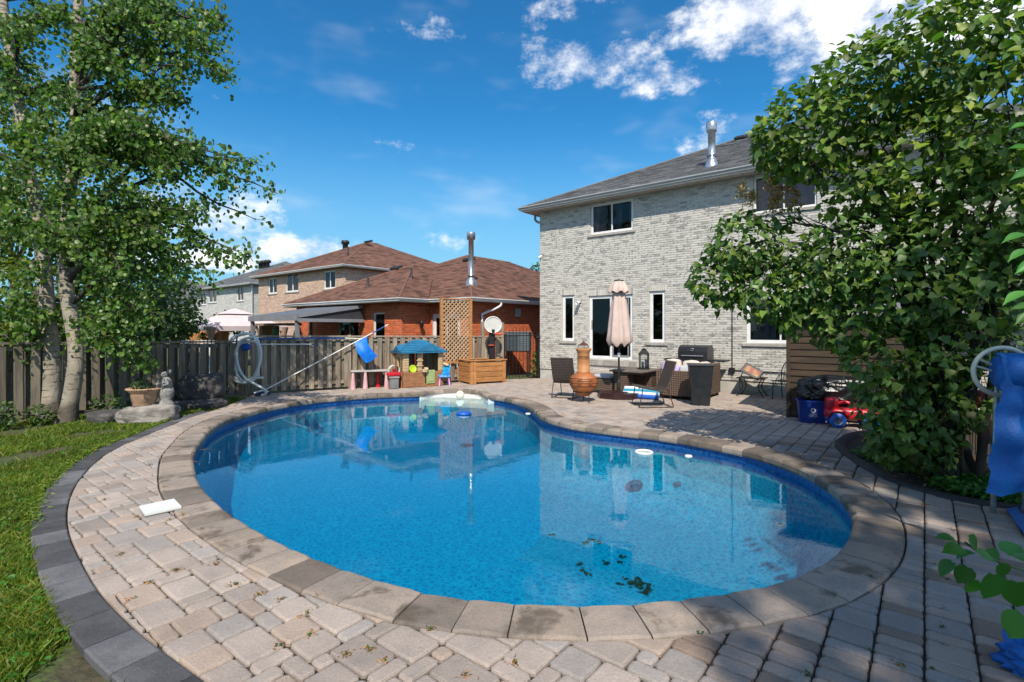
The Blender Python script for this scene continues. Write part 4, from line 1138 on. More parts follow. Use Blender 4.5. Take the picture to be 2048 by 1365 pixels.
def pole(name, label, segs, r=.016):
    a = segs[0][0]; t = thing(name, label, 'pole', a)
    for p, q, m_, nm in segs: MB().tube([p - a, q - a], r, 8).build(nm, m_, t)
BLUEPOLE = mat('blue_pole', (.03, .10, .32), (.025, .08, .26), sc=6, rough=.35, metal=.3)
CREAMP = mat('cream_plastic', (.70, .66, .52), (.62, .58, .45), sc=5, rough=.4)
pole('pool_pole', 'long blue telescopic pole hung level along the fence top', [(onf_px(512, 678, .12), onf_px(690, 677, .12), BLUEPOLE, 'pole_tube'), (onf_px(690, 677, .12), onf_px(733, 678.5, .12), CREAMP, 'pole_tip')], .022)
pole('pool_pole', 'thin white pole hung below the blue pole on the fence', [(onf_px(517, 689, .12), onf_px(624, 689, .12), WHITE_PL, 'pole_tube'), (onf_px(624, 689, .12), onf_px(637, 689, .12), BLUEPOLE, 'pole_tip')], .015)
a, b = onf_px(529, 781, .38), onf_px(776, 650, .05)
pn = thing('skimmer_net', 'white pole with blue skimmer net leaning on the fence', 'skimmer net', a)
MB().tube([(0, 0, 0), (b - a) * .86], .016, 8).build('pole_tube', WHITE_PL, pn); MB().tube([(b - a) * .86, (b - a) * .97], .018, 8).build('pole_grip', BLUEPOLE, pn); MB().tube([(b - a) * .97, b - a], .017, 8).build('pole_tip', WHITE_PL, pn)
mb = MB(); na, nb = a.lerp(b, .70) - a, a.lerp(b, .80) - a; nd = (nb - na)
rows = []
for i in range(9):
    for j in range(9):
        u, v_ = i / 8, j / 8
        p = na + nd * (u * 1.0) + V3(.10 * v_ + .22 * v_ * v_, .12 * v_ * 0 - .08 * math.sin(v_ * 3), -.62 * v_ * (1 - .12 * abs(u - .4))) + FN_ * (.05 + .09 * math.sin(u * math.pi) * math.sin(v_ * math.pi))
        p += V3(0, 0, .02 * noise.noise(V3(u * 5, v_ * 5, 2)))
        rows.append(p)
mb.add(rows, [(i * 9 + j, i * 9 + j + 1, (i + 1) * 9 + j + 1, (i + 1) * 9 + j) for i in range(8) for j in range(8)], 1, None, True)
mb.add([p + FN_ * .03 for p in rows], [(i * 9 + j, i * 9 + j + 1, (i + 1) * 9 + j + 1, (i + 1) * 9 + j) for i in range(8) for j in range(8)], 1, None, True)
mb.build('net_bag', mat('blue_net', (.0, .13, .62), (.0, .2, .72), sc=9, rough=.55), pn)

# ---- toddler table, toy house, playhouse
PINK = mat('pink_plastic', (.60, .33, .36), (.66, .42, .44), sc=5, rough=.45); LILACP = mat('lilac_plastic', (.62, .30, .62), (.66, .36, .66), sc=5, rough=.4)
RED = mat('red_plastic', (.55, .015, .03), (.45, .012, .025), sc=5, rough=.35); TANP = mat('tan_plastic', (.55, .40, .24), (.48, .35, .2), sc=5, rough=.55)
tp = G(706, 779); kt = thing('toddler_table', 'low toddler table with pink cone legs by the fence', 'table', tp, .32)
MB().box(-.06, -.06, .485, 1.0, .42, .525, 1, None, .012).build('table_top', mat('grey_top', (.45, .42, .40), (.38, .36, .34), sc=5, rough=.6), kt)
for x, y, m_ in ((0, 0, PINK), (.94, .0, PINK), (.36, .36, PINK), (.72, .36, RED)):
    MB().lathe([(.075, 0), (.06, .2), (.035, .484)], 14, M=T((x, y, 0))).build('leg', m_, kt)
MB().lathe([(.075, 0), (.06, .2), (.035, .484)], 14, M=T((.34, -.03, 0))).build('leg', PINK, kt)
sb = G(785, 779); ss = thing('storage_stool', 'grey storage stool beside the toddler table under the toy house', 'stool', sb + V3(0, .15, 0), .4)
MB().box(-.13, -.13, .0, .13, .13, .30, bev=.02).build('stool_body', mat('grey_crate', (.2, .2, .2), (.14, .14, .14), sc=6), ss); MB().box(-.15, -.15, .302, .15, .15, .36, bev=.015).build('stool_seat', mat('grey_crate2', (.3, .29, .28), (.24, .23, .22), sc=6), ss)
dh = thing('toy_house', 'small toy house with cream roof and red base', 'toy house', sb + V3(0, .15, .362), .45)
MB().box(-.19, -.13, 0, .19, .13, .12, bev=.03).build('toy_base', RED, dh)
mb = MB(); n_ = 8; vs = []
for k in range(n_ + 1):
    an = math.pi * k / n_; 
    for y in (-.14, .14): vs.append((-.15 * math.cos(an), y, .12 + .2 * math.sin(an) ** .8))
mb.add(vs, [(2 * k, 2 * k + 1, 2 * k + 3, 2 * k + 2) for k in range(n_)]); mb.box(-.15, .05, .12, -.13, .13, .2); mb.box(.12, -.13, .121, .145, .13, .25); mb.build('toy_roof', CREAM, dh)
MB().box(-.05, -.1, .121, .05, -.06, .22, .6).build('toy_door', RED, dh)

pc = G(807, 777); ph = thing('playhouse', 'tan plastic playhouse with blue roof and green half door', 'playhouse', pc, FRZ)
BRN = mat('brown_brick_plastic', (.34, .16, .075), (.28, .13, .06), sc=6, rough=.6); ROOFB = mat('blue_roof_plastic', (.02, .16, .30), (.015, .12, .24), sc=6, rough=.5)
PW, PD = 1.24, .78
mb = MB(); mb.box(0, 0, 0, .68, .05, .46, bev=.015); mb.box(1.0, 0, 0, PW, .05, .46, bev=.015); mb.box(.68, .006, 0, 1.0, .05, .1, bev=.01)
for r_ in range(5):
    for q in range(4):
        x = .03 + q * .165 + (.08 if r_ % 2 else 0)
        if x + .15 < .67: mb.box(x, -.006, .035 + r_ * .085, x + .15, .001, .035 + r_ * .085 + .07, .93 + .1 * ((q + r_) % 2))
    mb.box(1.03, -.006, .035 + r_ * .085, 1.2, .001, .105 + r_ * .085, 1.0)
mb.build('front_base', BRN, ph)
mb = MB(); mb.box(-.045, 0.051, 0, .0, PD, .46, bev=.015); mb.box(PW, .051, 0, PW + .045, PD, .46, bev=.01); mb.box(-.045, PD, 0, PW, PD + .05, .46)
for r_ in range(5):
    for q in range(4): mb.box(-.051, .07 + q * .17, .035 + r_ * .085, -.044, .07 + q * .17 + .15, .105 + r_ * .085)
mb.build('side_base', BRN, ph)
def arch_panel(mb, w_, h_, ow, oz, oh, th, M, c=1.0):
    """panel with an arched opening"""
    cx = w_ / 2; arc_ = [(cx + ow / 2 * math.cos(a_), oz + oh - ow / 2 + ow / 2 * math.sin(a_)) for a_ in [math.pi * k / 8 for k in range(9)]]
    outline = [(0, 0), (w_, 0), (w_, h_), (0, h_)]; opening = [(cx + ow / 2, oz)] + arc_ + [(cx - ow / 2, oz)]
    tr = tessellate_polygon([[Vector((*p, 0)) for p in outline], [Vector((*p, 0)) for p in opening]])
    pts = outline + opening
    for y in (0, th): mb.add([(x, y, z) for x, z in pts], [tuple(t_) for t_ in tr], c, M)
    for lp in (outline, opening):
        n_ = len(lp)
        mb.add([(x, y, z) for y in (0, th) for x, z in lp], [(i, (i + 1) % n_, n_ + (i + 1) % n_, n_ + i) for i in range(n_)], c, M)
mb = MB(); arch_panel(mb, PD - .05, .60, .22, .12, .34, .045, T((0, PD, .46)) @ Rz(-math.pi / 2) @ T((0, 0, 0)), 1)
for r_ in range(7):
    mb.box(-.003, .10, .5 + r_ * .075, .046, .2, .508 + r_ * .075, .55, T((-.048, 0, 0))); mb.box(-.003, .6, .5 + r_ * .075, .046, .7, .508 + r_ * .075, .55, T((-.048, 0, 0)))
mb.build('side_wall', TANP, ph)
mb = MB(); arch_panel(mb, .5, .60, .26, .08, .44, .04, T((.68, PD, .46)), .9); mb.box(0, PD, .46, .16, PD + .04, 1.06); mb.box(0, PD, .46, .68, PD + .04, .58); mb.build('back_wall', TANP, ph)
for x0, x1 in ((0, .17), (.44, .58), (1.10, PW)):
    mb = MB(); mb.box(x0, 0.002, .46, x1, .07, 1.06, bev=.015)
    for r_ in range(7): mb.box(x0 + .02, -.004, .5 + r_ * .078, x1 - .02, .004, .508 + r_ * .078, .5)
    if x0 > .3 and x0 < 1:
        for z in (.62, .78, .9): mb.box(x0 - .03, -.02, z, x1 + .03, .08, z + .03, bev=.008)
    mb.build('corner_post', TANP, ph)
mb = MB(); mb.box(PW - .0, .07, .46, PW + .045, PD, 1.06, .9); mb.build('right_wall', TANP, ph)
mb = MB(); mb.lathe([(.07, 0), (.07, .12)], 12, M=T((.60, -.06, .52)) @ Ry(math.pi / 2), a0=math.pi / 2, a1=3 * math.pi / 2); mb.box(.56, -.12, .44, .70, -.0, .53, bev=.015); mb.build('mailbox', TANP, ph)
mb = MB(); mb.box(.705, -.025, .09, .985, .003, .50, bev=.02); mb.box(.74, -.033, .14, .95, -.02, .43, .9, None, .01); mb.box(.77, -.037, .17, .92, -.03, .4, 1.05, None, .004); mb.build('door', mat('sage_plastic', (.33, .42, .18), (.28, .36, .15), sc=5, rough=.5), ph)
mb = MB(); x0, x1, y0, y1 = -.10, PW + .10, -.12, PD + .10; zr = 1.06
r0_, r1_ = V3(.42, .35, 1.40), V3(.78, .35, 1.40); A1, B1, C1, D1 = V3(x0, y0, zr), V3(x1, y0, zr), V3(x1, y1, zr), V3(x0, y1, zr)
mb.add([A1, B1, C1, D1, r0_, r1_], [(0, 1, 5, 4), (1, 2, 5), (2, 3, 4, 5), (3, 0, 4)]); mb.box(x0, y0, zr - .045, x1, y1, zr)
mb.build('roof', ROOFB, ph)
mb = MB(); mb.add([V3(.35, y0 - .01, zr + .01), V3(1.15, y0 - .01, zr + .01), V3(.75, y0 - .01, zr + .24), V3(.75, .3, zr + .30)], [(0, 1, 2), (0, 2, 3), (2, 1, 3)], 1.1)
mb.add([V3(x0 - .008, .05, zr + .01), V3(x0 - .008, .65, zr + .01), V3(x0 - .008, .35, zr + .18), V3(.3, .35, zr + .24)], [(0, 1, 2), (0, 2, 3), (2, 1, 3)], 1.0); mb.build('dormer', ROOFB, ph)
mb = MB()
for r_ in range(4):
    t0 = .12 + .2 * r_; w0 = x0 + (r0_.x - x0) * t0; w1 = x1 + (r1_.x - x1) * t0
    mb.tube([(w0 + .02, y0 + (.35 - y0) * t0, zr + .34 * t0 + .004), (w1 - .02, y0 + (.35 - y0) * t0, zr + .34 * t0 + .004)], .008, 5, .8); mb.tube([(x0 + (r0_.x - x0) * t0, y0 + (.35 - y0) * t0 + .03, zr + .34 * t0 + .004), (x0 + (r0_.x - x0) * t0, y1 + (.35 - y1) * t0 - .03, zr + .34 * t0 + .004)], .008, 5, .8)
mb.build('roof_course', ROOFB, ph)
lp_ = thing('lime_plate', 'lime green plastic dish standing in the playhouse window', 'dish', ph.matrix_world @ V3(0, 0, 0) if False else pc + FD_ * .30 - FN_ * .06 + V3(0, 0, .47), FRZ)
MB().lathe([(.001, 0), (.1, .004), (.12, .03), (.115, .034), (.09, .014), (.001, .012)], 20, M=T((0, 0, .075)) @ Ry(.25) @ Rx(1.25)).build('dish_bowl', mat('lime_plastic', (.45, .62, .02), (.4, .55, .02), sc=4, rough=.4), lp_)
kc_ = G(888, 771.5); kch = thing('toddler_chair', 'pink toddler chair draped with a blue towel beside the playhouse', 'chair', kc_, FRZ - .3)
for x, y in ((-.13, -.12), (.13, -.12), (-.13, .13), (.13, .13)): MB().tube([(x * 1.2, y * 1.2, 0), (x, y, .27)], [.028, .022], 8).build('leg', LILACP, kch)
MB().box(-.16, -.15, .27, .16, .16, .31, bev=.02).build('seat', LILACP, kch)
mb = MB(); mb.box(-.15, .12, .31, .15, .155, .58, bev=.03); mb.build('backrest', LILACP, kch)
tw = thing('blue_towel', 'bright blue towel with tan roll draped over the pink toddler chair', 'towel', kc_ + V3(0, 0, .3), FRZ - .3)
mb = MB(); n_ = 10; vs = []
for i in range(n_ + 1):
    for j in range(n_ + 1):
        u, v_ = i / n_ - .5, j / n_
        vs.append((u * .36 + .02 * math.sin(v_ * 7), .10 - .28 * (v_ ** 1.5) + .02 * math.sin(u * 20) - (.09 if v_ < .1 else 0) * 0, .33 - .36 * v_ + .02 * noise.noise(V3(u * 6, v_ * 6, 1))))
mb.add(vs, [(i * (n_ + 1) + j, i * (n_ + 1) + j + 1, (i + 1) * (n_ + 1) + j + 1, (i + 1) * (n_ + 1) + j) for i in range(n_) for j in range(n_)], 1, None, True); mb.build('towel_cloth', mat('cyan_towel', (.0, .30, .55), (.0, .12, .42), sc=7, rough=.9), tw)
MB().tube([(-.15, .1, .33), (0, .08, .36), (.14, .05, .31)], [.04, .05, .045], 8).build('towel_roll', TANP, tw)

# ---- planter with lattice, toy basketball hoop
pl = G(941, 769.5); pl = V3(pl.x, pl.y, 0); pln = thing('planter_box', 'orange cedar planter box at the side gate', 'planter', pl, FRZ)
BW_, BD_, BH_ = 1.26, .84, .72
for side in range(2):
    Lw = BW_ if side == 0 else BD_
    M = Matrix.Identity(4) if side == 0 else Rz(math.pi / 2)
    for k in range(4):
        z = .05 + k * .165
        y = -.0 if side == 0 else 0
        MB().box(.02, (-.012 if side == 0 else -.02), z, Lw - .02, .02, z + .153, R.uniform(.75, 1.15), M, .006).build('board', CEDAR, pln)
for x, y in ((0, 0), (BW_ - .09, 0), (0, BD_ - .09), (BW_ - .09, BD_ - .09)): MB().box(x - .012, y - .03, 0, x + .09, y + .07, BH_, R.uniform(.9, 1.05), None, .004).build('corner_post', CEDAR, pln)
MB().box(.1, -.032, .0, .19, -.013, BH_, 1.05, None, .004).build('corner_post', CEDAR, pln)
for a_, b_ in (((-.05, -.06), (BW_ + .04, .06)), ((-.05, BD_ - .06), (BW_ + .04, BD_ + .05)), ((-.05, .06), (.07, BD_ - .06)), ((BW_ - .07, .06), (BW_ + .04, BD_ - .06))): MB().box(*a_, BH_ + .002, *b_, BH_ + .035, 1.0, None, .004).build('cap_board', CEDAR, pln)
MB().box(.03, .03, .05, BW_ - .03, BD_ - .03, BH_ - .06, .9).build('soil_fill', SOIL, pln)
la, lb = onfence(883, .10), onfence(941, .10); lt = thing('lattice_panel', 'tall diagonal wooden lattice panel standing behind the planter box', 'lattice', V3(la.x, la.y, 0), FRZ)
LW = (lb - la).length; LZ0, LZ1 = .62, 2.66
for x in (0, LW): MB().box(x - .045, -.045, 0, x + .045, .045, LZ1 + .02, R.uniform(.9, 1.1), None, .005).build('post', CEDAR, lt)
MB().box(-.06, -.05, LZ1 + .022, LW + .06, .05, LZ1 + .06, 1, None, .004).build('top_rail', CEDAR, lt); MB().box(.045, -.03, LZ0, LW - .045, .03, LZ0 + .07, .9).build('bottom_rail', CEDAR, lt)
PALEW = mat('pale_lath', (.52, .35, .21), (.45, .29, .17), sc=4, rough=.8)
sp_ = .098
for dr_ in (1, -1):
    for k in range(-22, 40):
        c0 = k * sp_ * 1.414
        # line z = z0 + dr*(x) + c
        pts = []
        for x in (.045, LW - .045):
            z = LZ0 + .07 + dr_ * (x - (0 if dr_ > 0 else LW)) + c0
            pts.append((x, z))
        (xa, za), (xb, zb) = pts
        lo, hi = LZ0 + .05, LZ1 - .0
        def cl(x0_, z0_, x1_, z1_, zl, keep):
            if keep(z0_) and keep(z1_): return x0_, z0_, x1_, z1_
            if not keep(z0_) and not keep(z1_): return None
            t_ = (zl - z0_) / (z1_ - z0_); xm = x0_ + (x1_ - x0_) * t_
            return (x0_, z0_, xm, zl) if keep(z0_) else (xm, zl, x1_, z1_)
        q = cl(xa, za, xb, zb, lo, lambda z: z >= lo)
        if q: q = cl(*q, hi, lambda z: z <= hi)
        if not q or math.hypot(q[2] - q[0], q[3] - q[1]) < .06: continue
        xa, za, xb, zb = q; ln = math.hypot(xb - xa, zb - za); an = math.atan2(zb - za, xb - xa); yy = -.014 if dr_ > 0 else .002
        MB().box(0, yy, -.018, ln, yy + .011, .018, R.uniform(.85, 1.12), T((xa, 0, za)) @ Ry(-an)).build('lath', PALEW, lt)
hb = P(986, 650, 16.75); bh_ = thing('toy_hoop', 'toy basketball hoop with white oval backboard above the planter', 'basketball hoop', V3(hb.x, hb.y, .68), FRZ - .15)
ov = [( .30 * math.cos(a_), .27 * math.sin(a_)) for a_ in [2 * math.pi * k / 28 for k in range(28)]]
zc = hb.z - .68
MB().prism(ov, 0, .035, 1, T((0, .03, zc)) @ Rx(math.pi / 2)).build('backboard', mat('pale_board', (.62, .62, .58), (.55, .55, .52), sc=4, rough=.5), bh_)
mb = MB(); mb.tube([(.29 * math.cos(a_), -.01, zc + .26 * math.sin(a_)) for a_ in [2 * math.pi * k / 28 for k in range(28)]], .018, 6, closed=True); mb.build('board_rim', WHITE_PL, bh_)
MB().tube([(.17 + .17 * math.cos(a_) - .02, -.19 + .17 * math.sin(a_), zc - .29) for a_ in [2 * math.pi * k / 20 for k in range(20)]], .022, 8, closed=True).build('rim', mat('orange_rim', (.68, .13, .07), (.6, .1, .06), sc=4, rough=.45), bh_)
MB().box(-.05, -.03, zc - .32, .06, .0, zc - .15, bev=.02).build('bracket', BLACKP, bh_); MB().box(-.10, .035, 0, .10, .16, zc - .2, bev=.03).build('pole_post', BLACKP, bh_)
MB().box(-.16, -.03, .50, .03, .03, .53, bev=.01).build('height_clip', mat('orange_rim', (0, 0, 0)), bh_)
for px, zt in ((1004, 1.95), (965, 1.98)):
    q = onfence(px, .02); tag(MB().box(-.05, -.05, 0, .05, .05, zt, 1, Rz(FRZ), .006).build('fence_post', WOOD, None, T(q)), 'grey wooden post at the end of the fence beside the gate' if px == 1004 else 'grey wooden post behind the toy backboard', 'post')

# ---- iron gate and air conditioner beside the houses
ga, gb = V3(-.24, 17.62, 0), V3(.90, 18.02, 0); gt = thing('iron_gate', 'black iron bar gate between planter and grey house', 'gate', ga, math.atan2(.40, 1.14)); GL = (gb - ga).length
for k in range(10):
    x = .04 + (GL - .08) * k / 9; hgt = 1.55 + .18 * math.sin(math.pi * k / 9)
    MB().tube([(x, 0, .05), (x, 0, hgt), (x, 0, hgt + .07)], [.010, .010, .002], 6).build('bar', IRON, gt)
for z in (.12, 1.48): MB().box(0, -.012, z, GL, .012, z + .03).build('rail', IRON, gt)
for x in (-.03, GL + .03): MB().box(x - .03, -.03, 0, x + .03, .03, 1.62, bev=.004).build('gate_post', IRON, gt)
mb = MB(); mb.lathe([(.001, 0), (.05, .01), (.05, .03), (.001, .04)], 10, M=T((GL - .02, -.02, 1.42)) @ Rx(math.pi / 2)); mb.tube([(GL, -.06, 1.42), (GL + .1, -.08, 1.42)], .02, 6); mb.build('latch', IRON, gt)
acp = V3(.22, 19.1, 0); ac = thing('air_conditioner', 'grey air conditioner unit on a stand behind the iron gate', 'air conditioner', acp, AH + .5)
GVN = mat('grey_enamel', (.10, .125, .14), (.085, .105, .12), sc=3, rough=.45)
MB().box(-.45, -.2, .88, .45, .42, 1.58, bev=.03).build('casing', GVN, ac)
for k in range(13): MB().box(-.43, -.214, .93 + k * .047, .05, -.201, .955 + k * .047, .75).build('louvre', GVN, ac)
for k in range(9): MB().box(.1, -.214, .93 + k * .068, .43, -.201, .965 + k * .068, 1.3).build('louvre', GVN, ac)
MB().box(-.47, -.22, 1.582, .47, .44, 1.62, 1.5, None, .015).build('lid', GVN, ac)
for x in (-.4, .4):
    for y in (-.15, .36): MB().box(x - .025, y - .025, -.05, x + .025, y + .025, .879).build('leg', IRON, ac)

# ---- rocks, pot and figurine on the lawn edge
ROCK = mat('limestone_rock', (.33, .30, .27), (.16, .145, .13), sc=4, rough=.95, bump=.03, bsc=9, stretch=(1, 1, 2.2), fine=.2)
DROCK = mat('dark_rock', (.055, .052, .05), (.16, .15, .14), sc=3, rough=.95, bump=.03, bsc=9, stretch=(1, 1, 2), lo=.45, hi=.75, fine=.2)
def rock(name, label, ctr, size, seed, m_, flat=-.6, rz=0):
    mb = MB(); vs, fs = ICO[4]; out = []
    o_ = Vector((seed * 5.1, seed * 2.3, seed))
    for v in vs:
        f = lambda a_: math.copysign(abs(a_) ** .55, a_)
        d = 1 + .20 * noise.fractal(v * 1.7 + o_, 1, 2, 5) + .05 * noise.fractal(v * 6 + o_, 1, 2, 3)
        p = Vector((f(v.x) * size[0], f(v.y) * size[1], f(v.z) * size[2])) * d
        p.z = max(p.z, -size[2] * .8) + .012 * math.sin(p.z * 70 + 2 * noise.noise(p * 3))
        out.append(p)
    mb.add(out, fs, 1, None, True); o = mb.build(name, m_, None, T(ctr) @ Rz(rz)); return tag(o, label, 'rock')
rock('flat_rock', 'wide pale limestone slab on the lawn holding the clay pot', V3(-6.95, 9.85, .10), (.47, .34, .18), 1, ROCK, rz=.35)
rock('flat_rock', 'low flat grey stone under the dark boulder', V3(-6.95, 11.45, .05), (.5, .42, .15), 2, DROCK, rz=.3)
rock('boulder', 'large dark weathered boulder in front of the fence', V3(-7.0, 11.55, .42), (.43, .32, .31), 3, DROCK, rz=.2)
rock('flat_rock', 'small dark stone at the lawn edge beside the birch trunk', V3(-7.7, 9.75, .05), (.28, .25, .14), 4, DROCK)
CLAY = mat('weathered_clay', (.52, .31, .19), (.36, .24, .16), sc=9, rough=.95, bump=.006, bsc=25)
pp = V3(-7.03, 9.8, .275); pot = thing('clay_pot', 'weathered terracotta pot with rope rim on the limestone slab', 'flower pot', pp)
MB().lathe([(.001, .0), (.17, .0), (.185, .02), (.19, .07), (.2, .08), (.225, .22), (.232, .24), (.255, .27), (.28, .30), (.275, .335), (.24, .335), (.22, .27), (.001, .26)], 28).build('pot_body', CLAY, pot)
mb = MB()
for k in range(40):
    a_ = 2 * math.pi * k / 40; mb.blob((.277 * math.cos(a_), .277 * math.sin(a_), .32), (.026, .026, .02), k, .05, sub=1)
mb.build('rope_rim', CLAY, pot); MB().lathe([(.001, .28), (.235, .285)], 16).build('soil_fill', SOIL, pot)
STONE = mat('grey_cast_stone', (.30, .285, .265), (.2, .19, .175), sc=12, rough=.95, bump=.008, bsc=40)
fg = thing('garden_figurine', 'weathered grey stone figurine beside the clay pot', 'figurine', V3(-6.72, 9.95, .25))
MB().lathe([(.001, 0), (.15, 0), (.15, .03), (.12, .06), (.09, .12), (.13, .2), (.14, .28), (.12, .34), (.001, .36)], 18).build('pedestal', STONE, fg)
mb = MB(); mb.lathe([(.10, .34), (.11, .42), (.09, .5), (.05, .55), (.001, .56)], 14); mb.blob((-.02, -.02, .60), (.055, .055, .065), 4, .12); mb.tube([(.07, -.04, .5), (.1, -.1, .42), (.02, -.13, .40)], .028, 7); mb.tube([(-.09, -.03, .5), (-.11, -.1, .43), (-.03, -.13, .4)], .028, 7); mb.blob((.06, .02, .66), (.035, .035, .05), 5, .2)
mb.build('figure', STONE, fg)

# ================================================================== patio furniture
def sled_chair(name, label, loc, rz):
    """armless wicker lounge chair on a bent tube base; seat opens towards -y"""
    c = thing(name, label, 'chair', loc, rz); w_ = .58
    prof = [(-.36, .455), (-.33, .475), (-.2, .455), (0, .415), (.12, .39), (.20, .40), (.26, .47), (.33, .64), (.40, .84), (.44, .98), (.455, 1.02)]
    sm_ = [Vector((0, y, z)) for y, z in prof]; sm_ = smooth_curve([tuple(p) for p in sm_], 4, False)
    def shell(mb, pts, th):
        vs = []; n = len(pts)
        for i, p in enumerate(pts):
            t_ = (pts[min(i + 1, n - 1)] - pts[max(0, i - 1)]).normalized(); nn = Vector((0, -t_.z, t_.y))
            for x in (-w_ / 2, w_ / 2):
                for s_ in (0, -th): vs.append((x, p.y + nn.y * s_, p.z + nn.z * s_))
        fs = []
        for i in range(n - 1):
            a_, b_ = i * 4, i * 4 + 4
            fs += [(a_, a_ + 2, b_ + 2, b_), (a_ + 1, b_ + 1, b_ + 3, a_ + 3), (a_, b_, b_ + 1, a_ + 1), (a_ + 2, a_ + 3, b_ + 3, b_ + 2)]
        fs += [(0, 1, 3, 2), (4 * n - 4, 4 * n - 2, 4 * n - 1, 4 * n - 3)]; mb.add(vs, fs, 1)
    i_split = max(range(len(sm_)), key=lambda i: -abs(sm_[i].y - .2))
    mb = MB(); shell(mb, sm_[:i_split + 1], .035); mb.build('seat', WICKD, c); mb = MB(); shell(mb, sm_[i_split:], .035); mb.build('backrest', WICKD, c)
    for x in (-w_ / 2 + .015, w_ / 2 - .015):
        MB().tube(smooth_curve([(x, -.27, .44), (x, -.30, .24), (x, -.34, .05), (x, -.30, .014), (x, 0, .014), (x, .36, .014), (x, .41, .05), (x, .34, .25), (x, .27, .46)], 4, False), .012, 7).build('sled_leg', BROWNM, c)
        MB().tube([p + V3(x, 0, -.03) for p in sm_], .012, 6).build('frame_tube', BROWNM, c)
    MB().tube([(-w_ / 2, .38, .02), (w_ / 2, .38, .02)], .011, 6).build('cross_bar', BROWNM, c)
    return c
q = G(1128, 795); sled_chair('lounge_chair', 'dark wicker lounge chair seen from behind, left of the clay chiminea', V3(q.x + .1, q.y + .15, 0), rad(-24) + math.pi)
q = G(1303, 816); sled_chair('lounge_chair', 'dark wicker lounge chair seen from the side, in front of the table', V3(q.x + .05, q.y + .25, 0), rad(-86))

TERRA = mat('chiminea_clay', (.42, .145, .045), (.30, .10, .035), sc=3, rough=.5, bump=.004, bsc=12, fine=.1)
BUFF = mat('chiminea_neck', (.55, .27, .11), (.40, .17, .065), sc=5, rough=.55, bump=.004, bsc=14)
q = G(1167, 803.5); ch = thing('chiminea', 'orange clay chiminea with spiral carving and metal hood', 'chiminea', q)
MB().lathe([(.001, .14), (.12, .14), (.2, .2), (.29, .32), (.335, .43), (.335, .5), (.30, .6), (.2, .675), (.155, .69)], 32).build('bowl', TERRA, ch)
MB().lathe([(.158, .69), (.165, .71), (.15, .73), (.148, .95), (.14, 1.12), (.15, 1.18), (.19, 1.24), (.19, 1.27), (.155, 1.275), (.13, 1.24), (.12, .9)], 28).build('neck', BUFF, ch)
mb = MB()
for zc_, rr_, n_ in ((.47, .339, 0), (.57, .318, 0), (.40, .328, 0), (.52, .334, 0)): mb.tube([((rr_ + .002) * math.cos(a_), (rr_ + .002) * math.sin(a_), zc_) for a_ in [2 * math.pi * k / 40 for k in range(40)]], .006, 5, .55, True)
def bowl_r(z): return .335 - .9 * max(0, z - .5) ** 1.5 * 1.4 - .5 * max(0, .43 - z) ** 1.4
for a0 in range(0, 360, 45):
    pts = []
    for k in range(36):
        th = k * .42; r_ = .012 + .0021 * k
        z = .49 + r_ * math.sin(th); an = rad(a0 + 20) + r_ * math.cos(th) / .34; rr_ = bowl_r(z) + .006
        pts.append((rr_ * math.cos(an), rr_ * math.sin(an), z))
    mb.tube(pts, .006, 5, .5)
mb.build('carving', TERRA, ch)
mb = MB()
for z in (1.03, 1.06, 1.09): mb.tube([(.149 * math.cos(a_), .149 * math.sin(a_), z) for a_ in [2 * math.pi * k / 30 for k in range(30)]], .005, 5, .6, True)
mb.tube([((.152) * math.cos(-1.2 + .05 * math.cos(k * .5) * k / 14), .152 * math.sin(-1.2 + .05 * math.cos(k * .5) * k / 14), 1.07 + .007 * math.sin(k * .5) * k / 5) for k in range(28)], .005, 5, .55); mb.build('neck_carving', BUFF, ch)
RUSTY = mat('rusty_metal', (.14, .06, .04), (.09, .045, .035), sc=14, rough=.7, metal=.3)
MB().lathe([(.165, 1.34), (.155, 1.345), (.01, 1.44), (.001, 1.44)], 4, M=Rz(.6)).build('hood', RUSTY, ch)
for k in range(3):
    a_ = 2.1 * k + .5; MB().tube([(.15 * math.cos(a_), .15 * math.sin(a_), 1.25), (.12 * math.cos(a_), .12 * math.sin(a_), 1.37)], .007, 5).build('hood_stay', RUSTY, ch)
    MB().tube([(.27 * math.cos(a_ + .4), .27 * math.sin(a_ + .4), 0), (.24 * math.cos(a_ + .4), .24 * math.sin(a_ + .4), .25)], .010, 6).build('leg', IRON, ch)
MB().tube([(.243 * math.cos(a_), .243 * math.sin(a_), .245) for a_ in [2 * math.pi * k / 28 for k in range(28)]], .011, 6, closed=True).build('stand_ring', IRON, ch)
MB().tube([(0, 0, .02), (0, 0, .14)], .01, 5).build('leg', IRON, ch)

q = V3(2.70, 12.95, 0); um = thing('patio_umbrella', 'closed blush beige patio umbrella on a dark pole', 'umbrella', q)
CANV = mat('blush_canvas', (.60, .47, .41), (.53, .41, .36), sc=4, rough=.95, bump=.003, bsc=30)
mb = MB(); prof = [(1.33, .30), (1.40, .335), (1.6, .31), (1.9, .27), (2.2, .225), (2.5, .18), (2.72, .15)]
n_ = 48; vs = []
for z, r_ in prof:
    for k in range(n_):
        a_ = 2 * math.pi * k / n_; f = 1 - .26 * abs(math.sin(a_ * 4 + .25 * math.sin(z * 3))) ** .7 + .10 + .05 * math.sin(a_ * 3 + z)
        zz = z + (.05 * math.cos(a_ * 8) if z < 1.45 else 0)
        vs.append((r_ * f * math.cos(a_), r_ * f * math.sin(a_), zz))
mb.add(vs, [(i * n_ + k, i * n_ + (k + 1) % n_, (i + 1) * n_ + (k + 1) % n_, (i + 1) * n_ + k) for i in range(len(prof) - 1) for k in range(n_)], 1, None, True); mb.build('canopy', CANV, um)
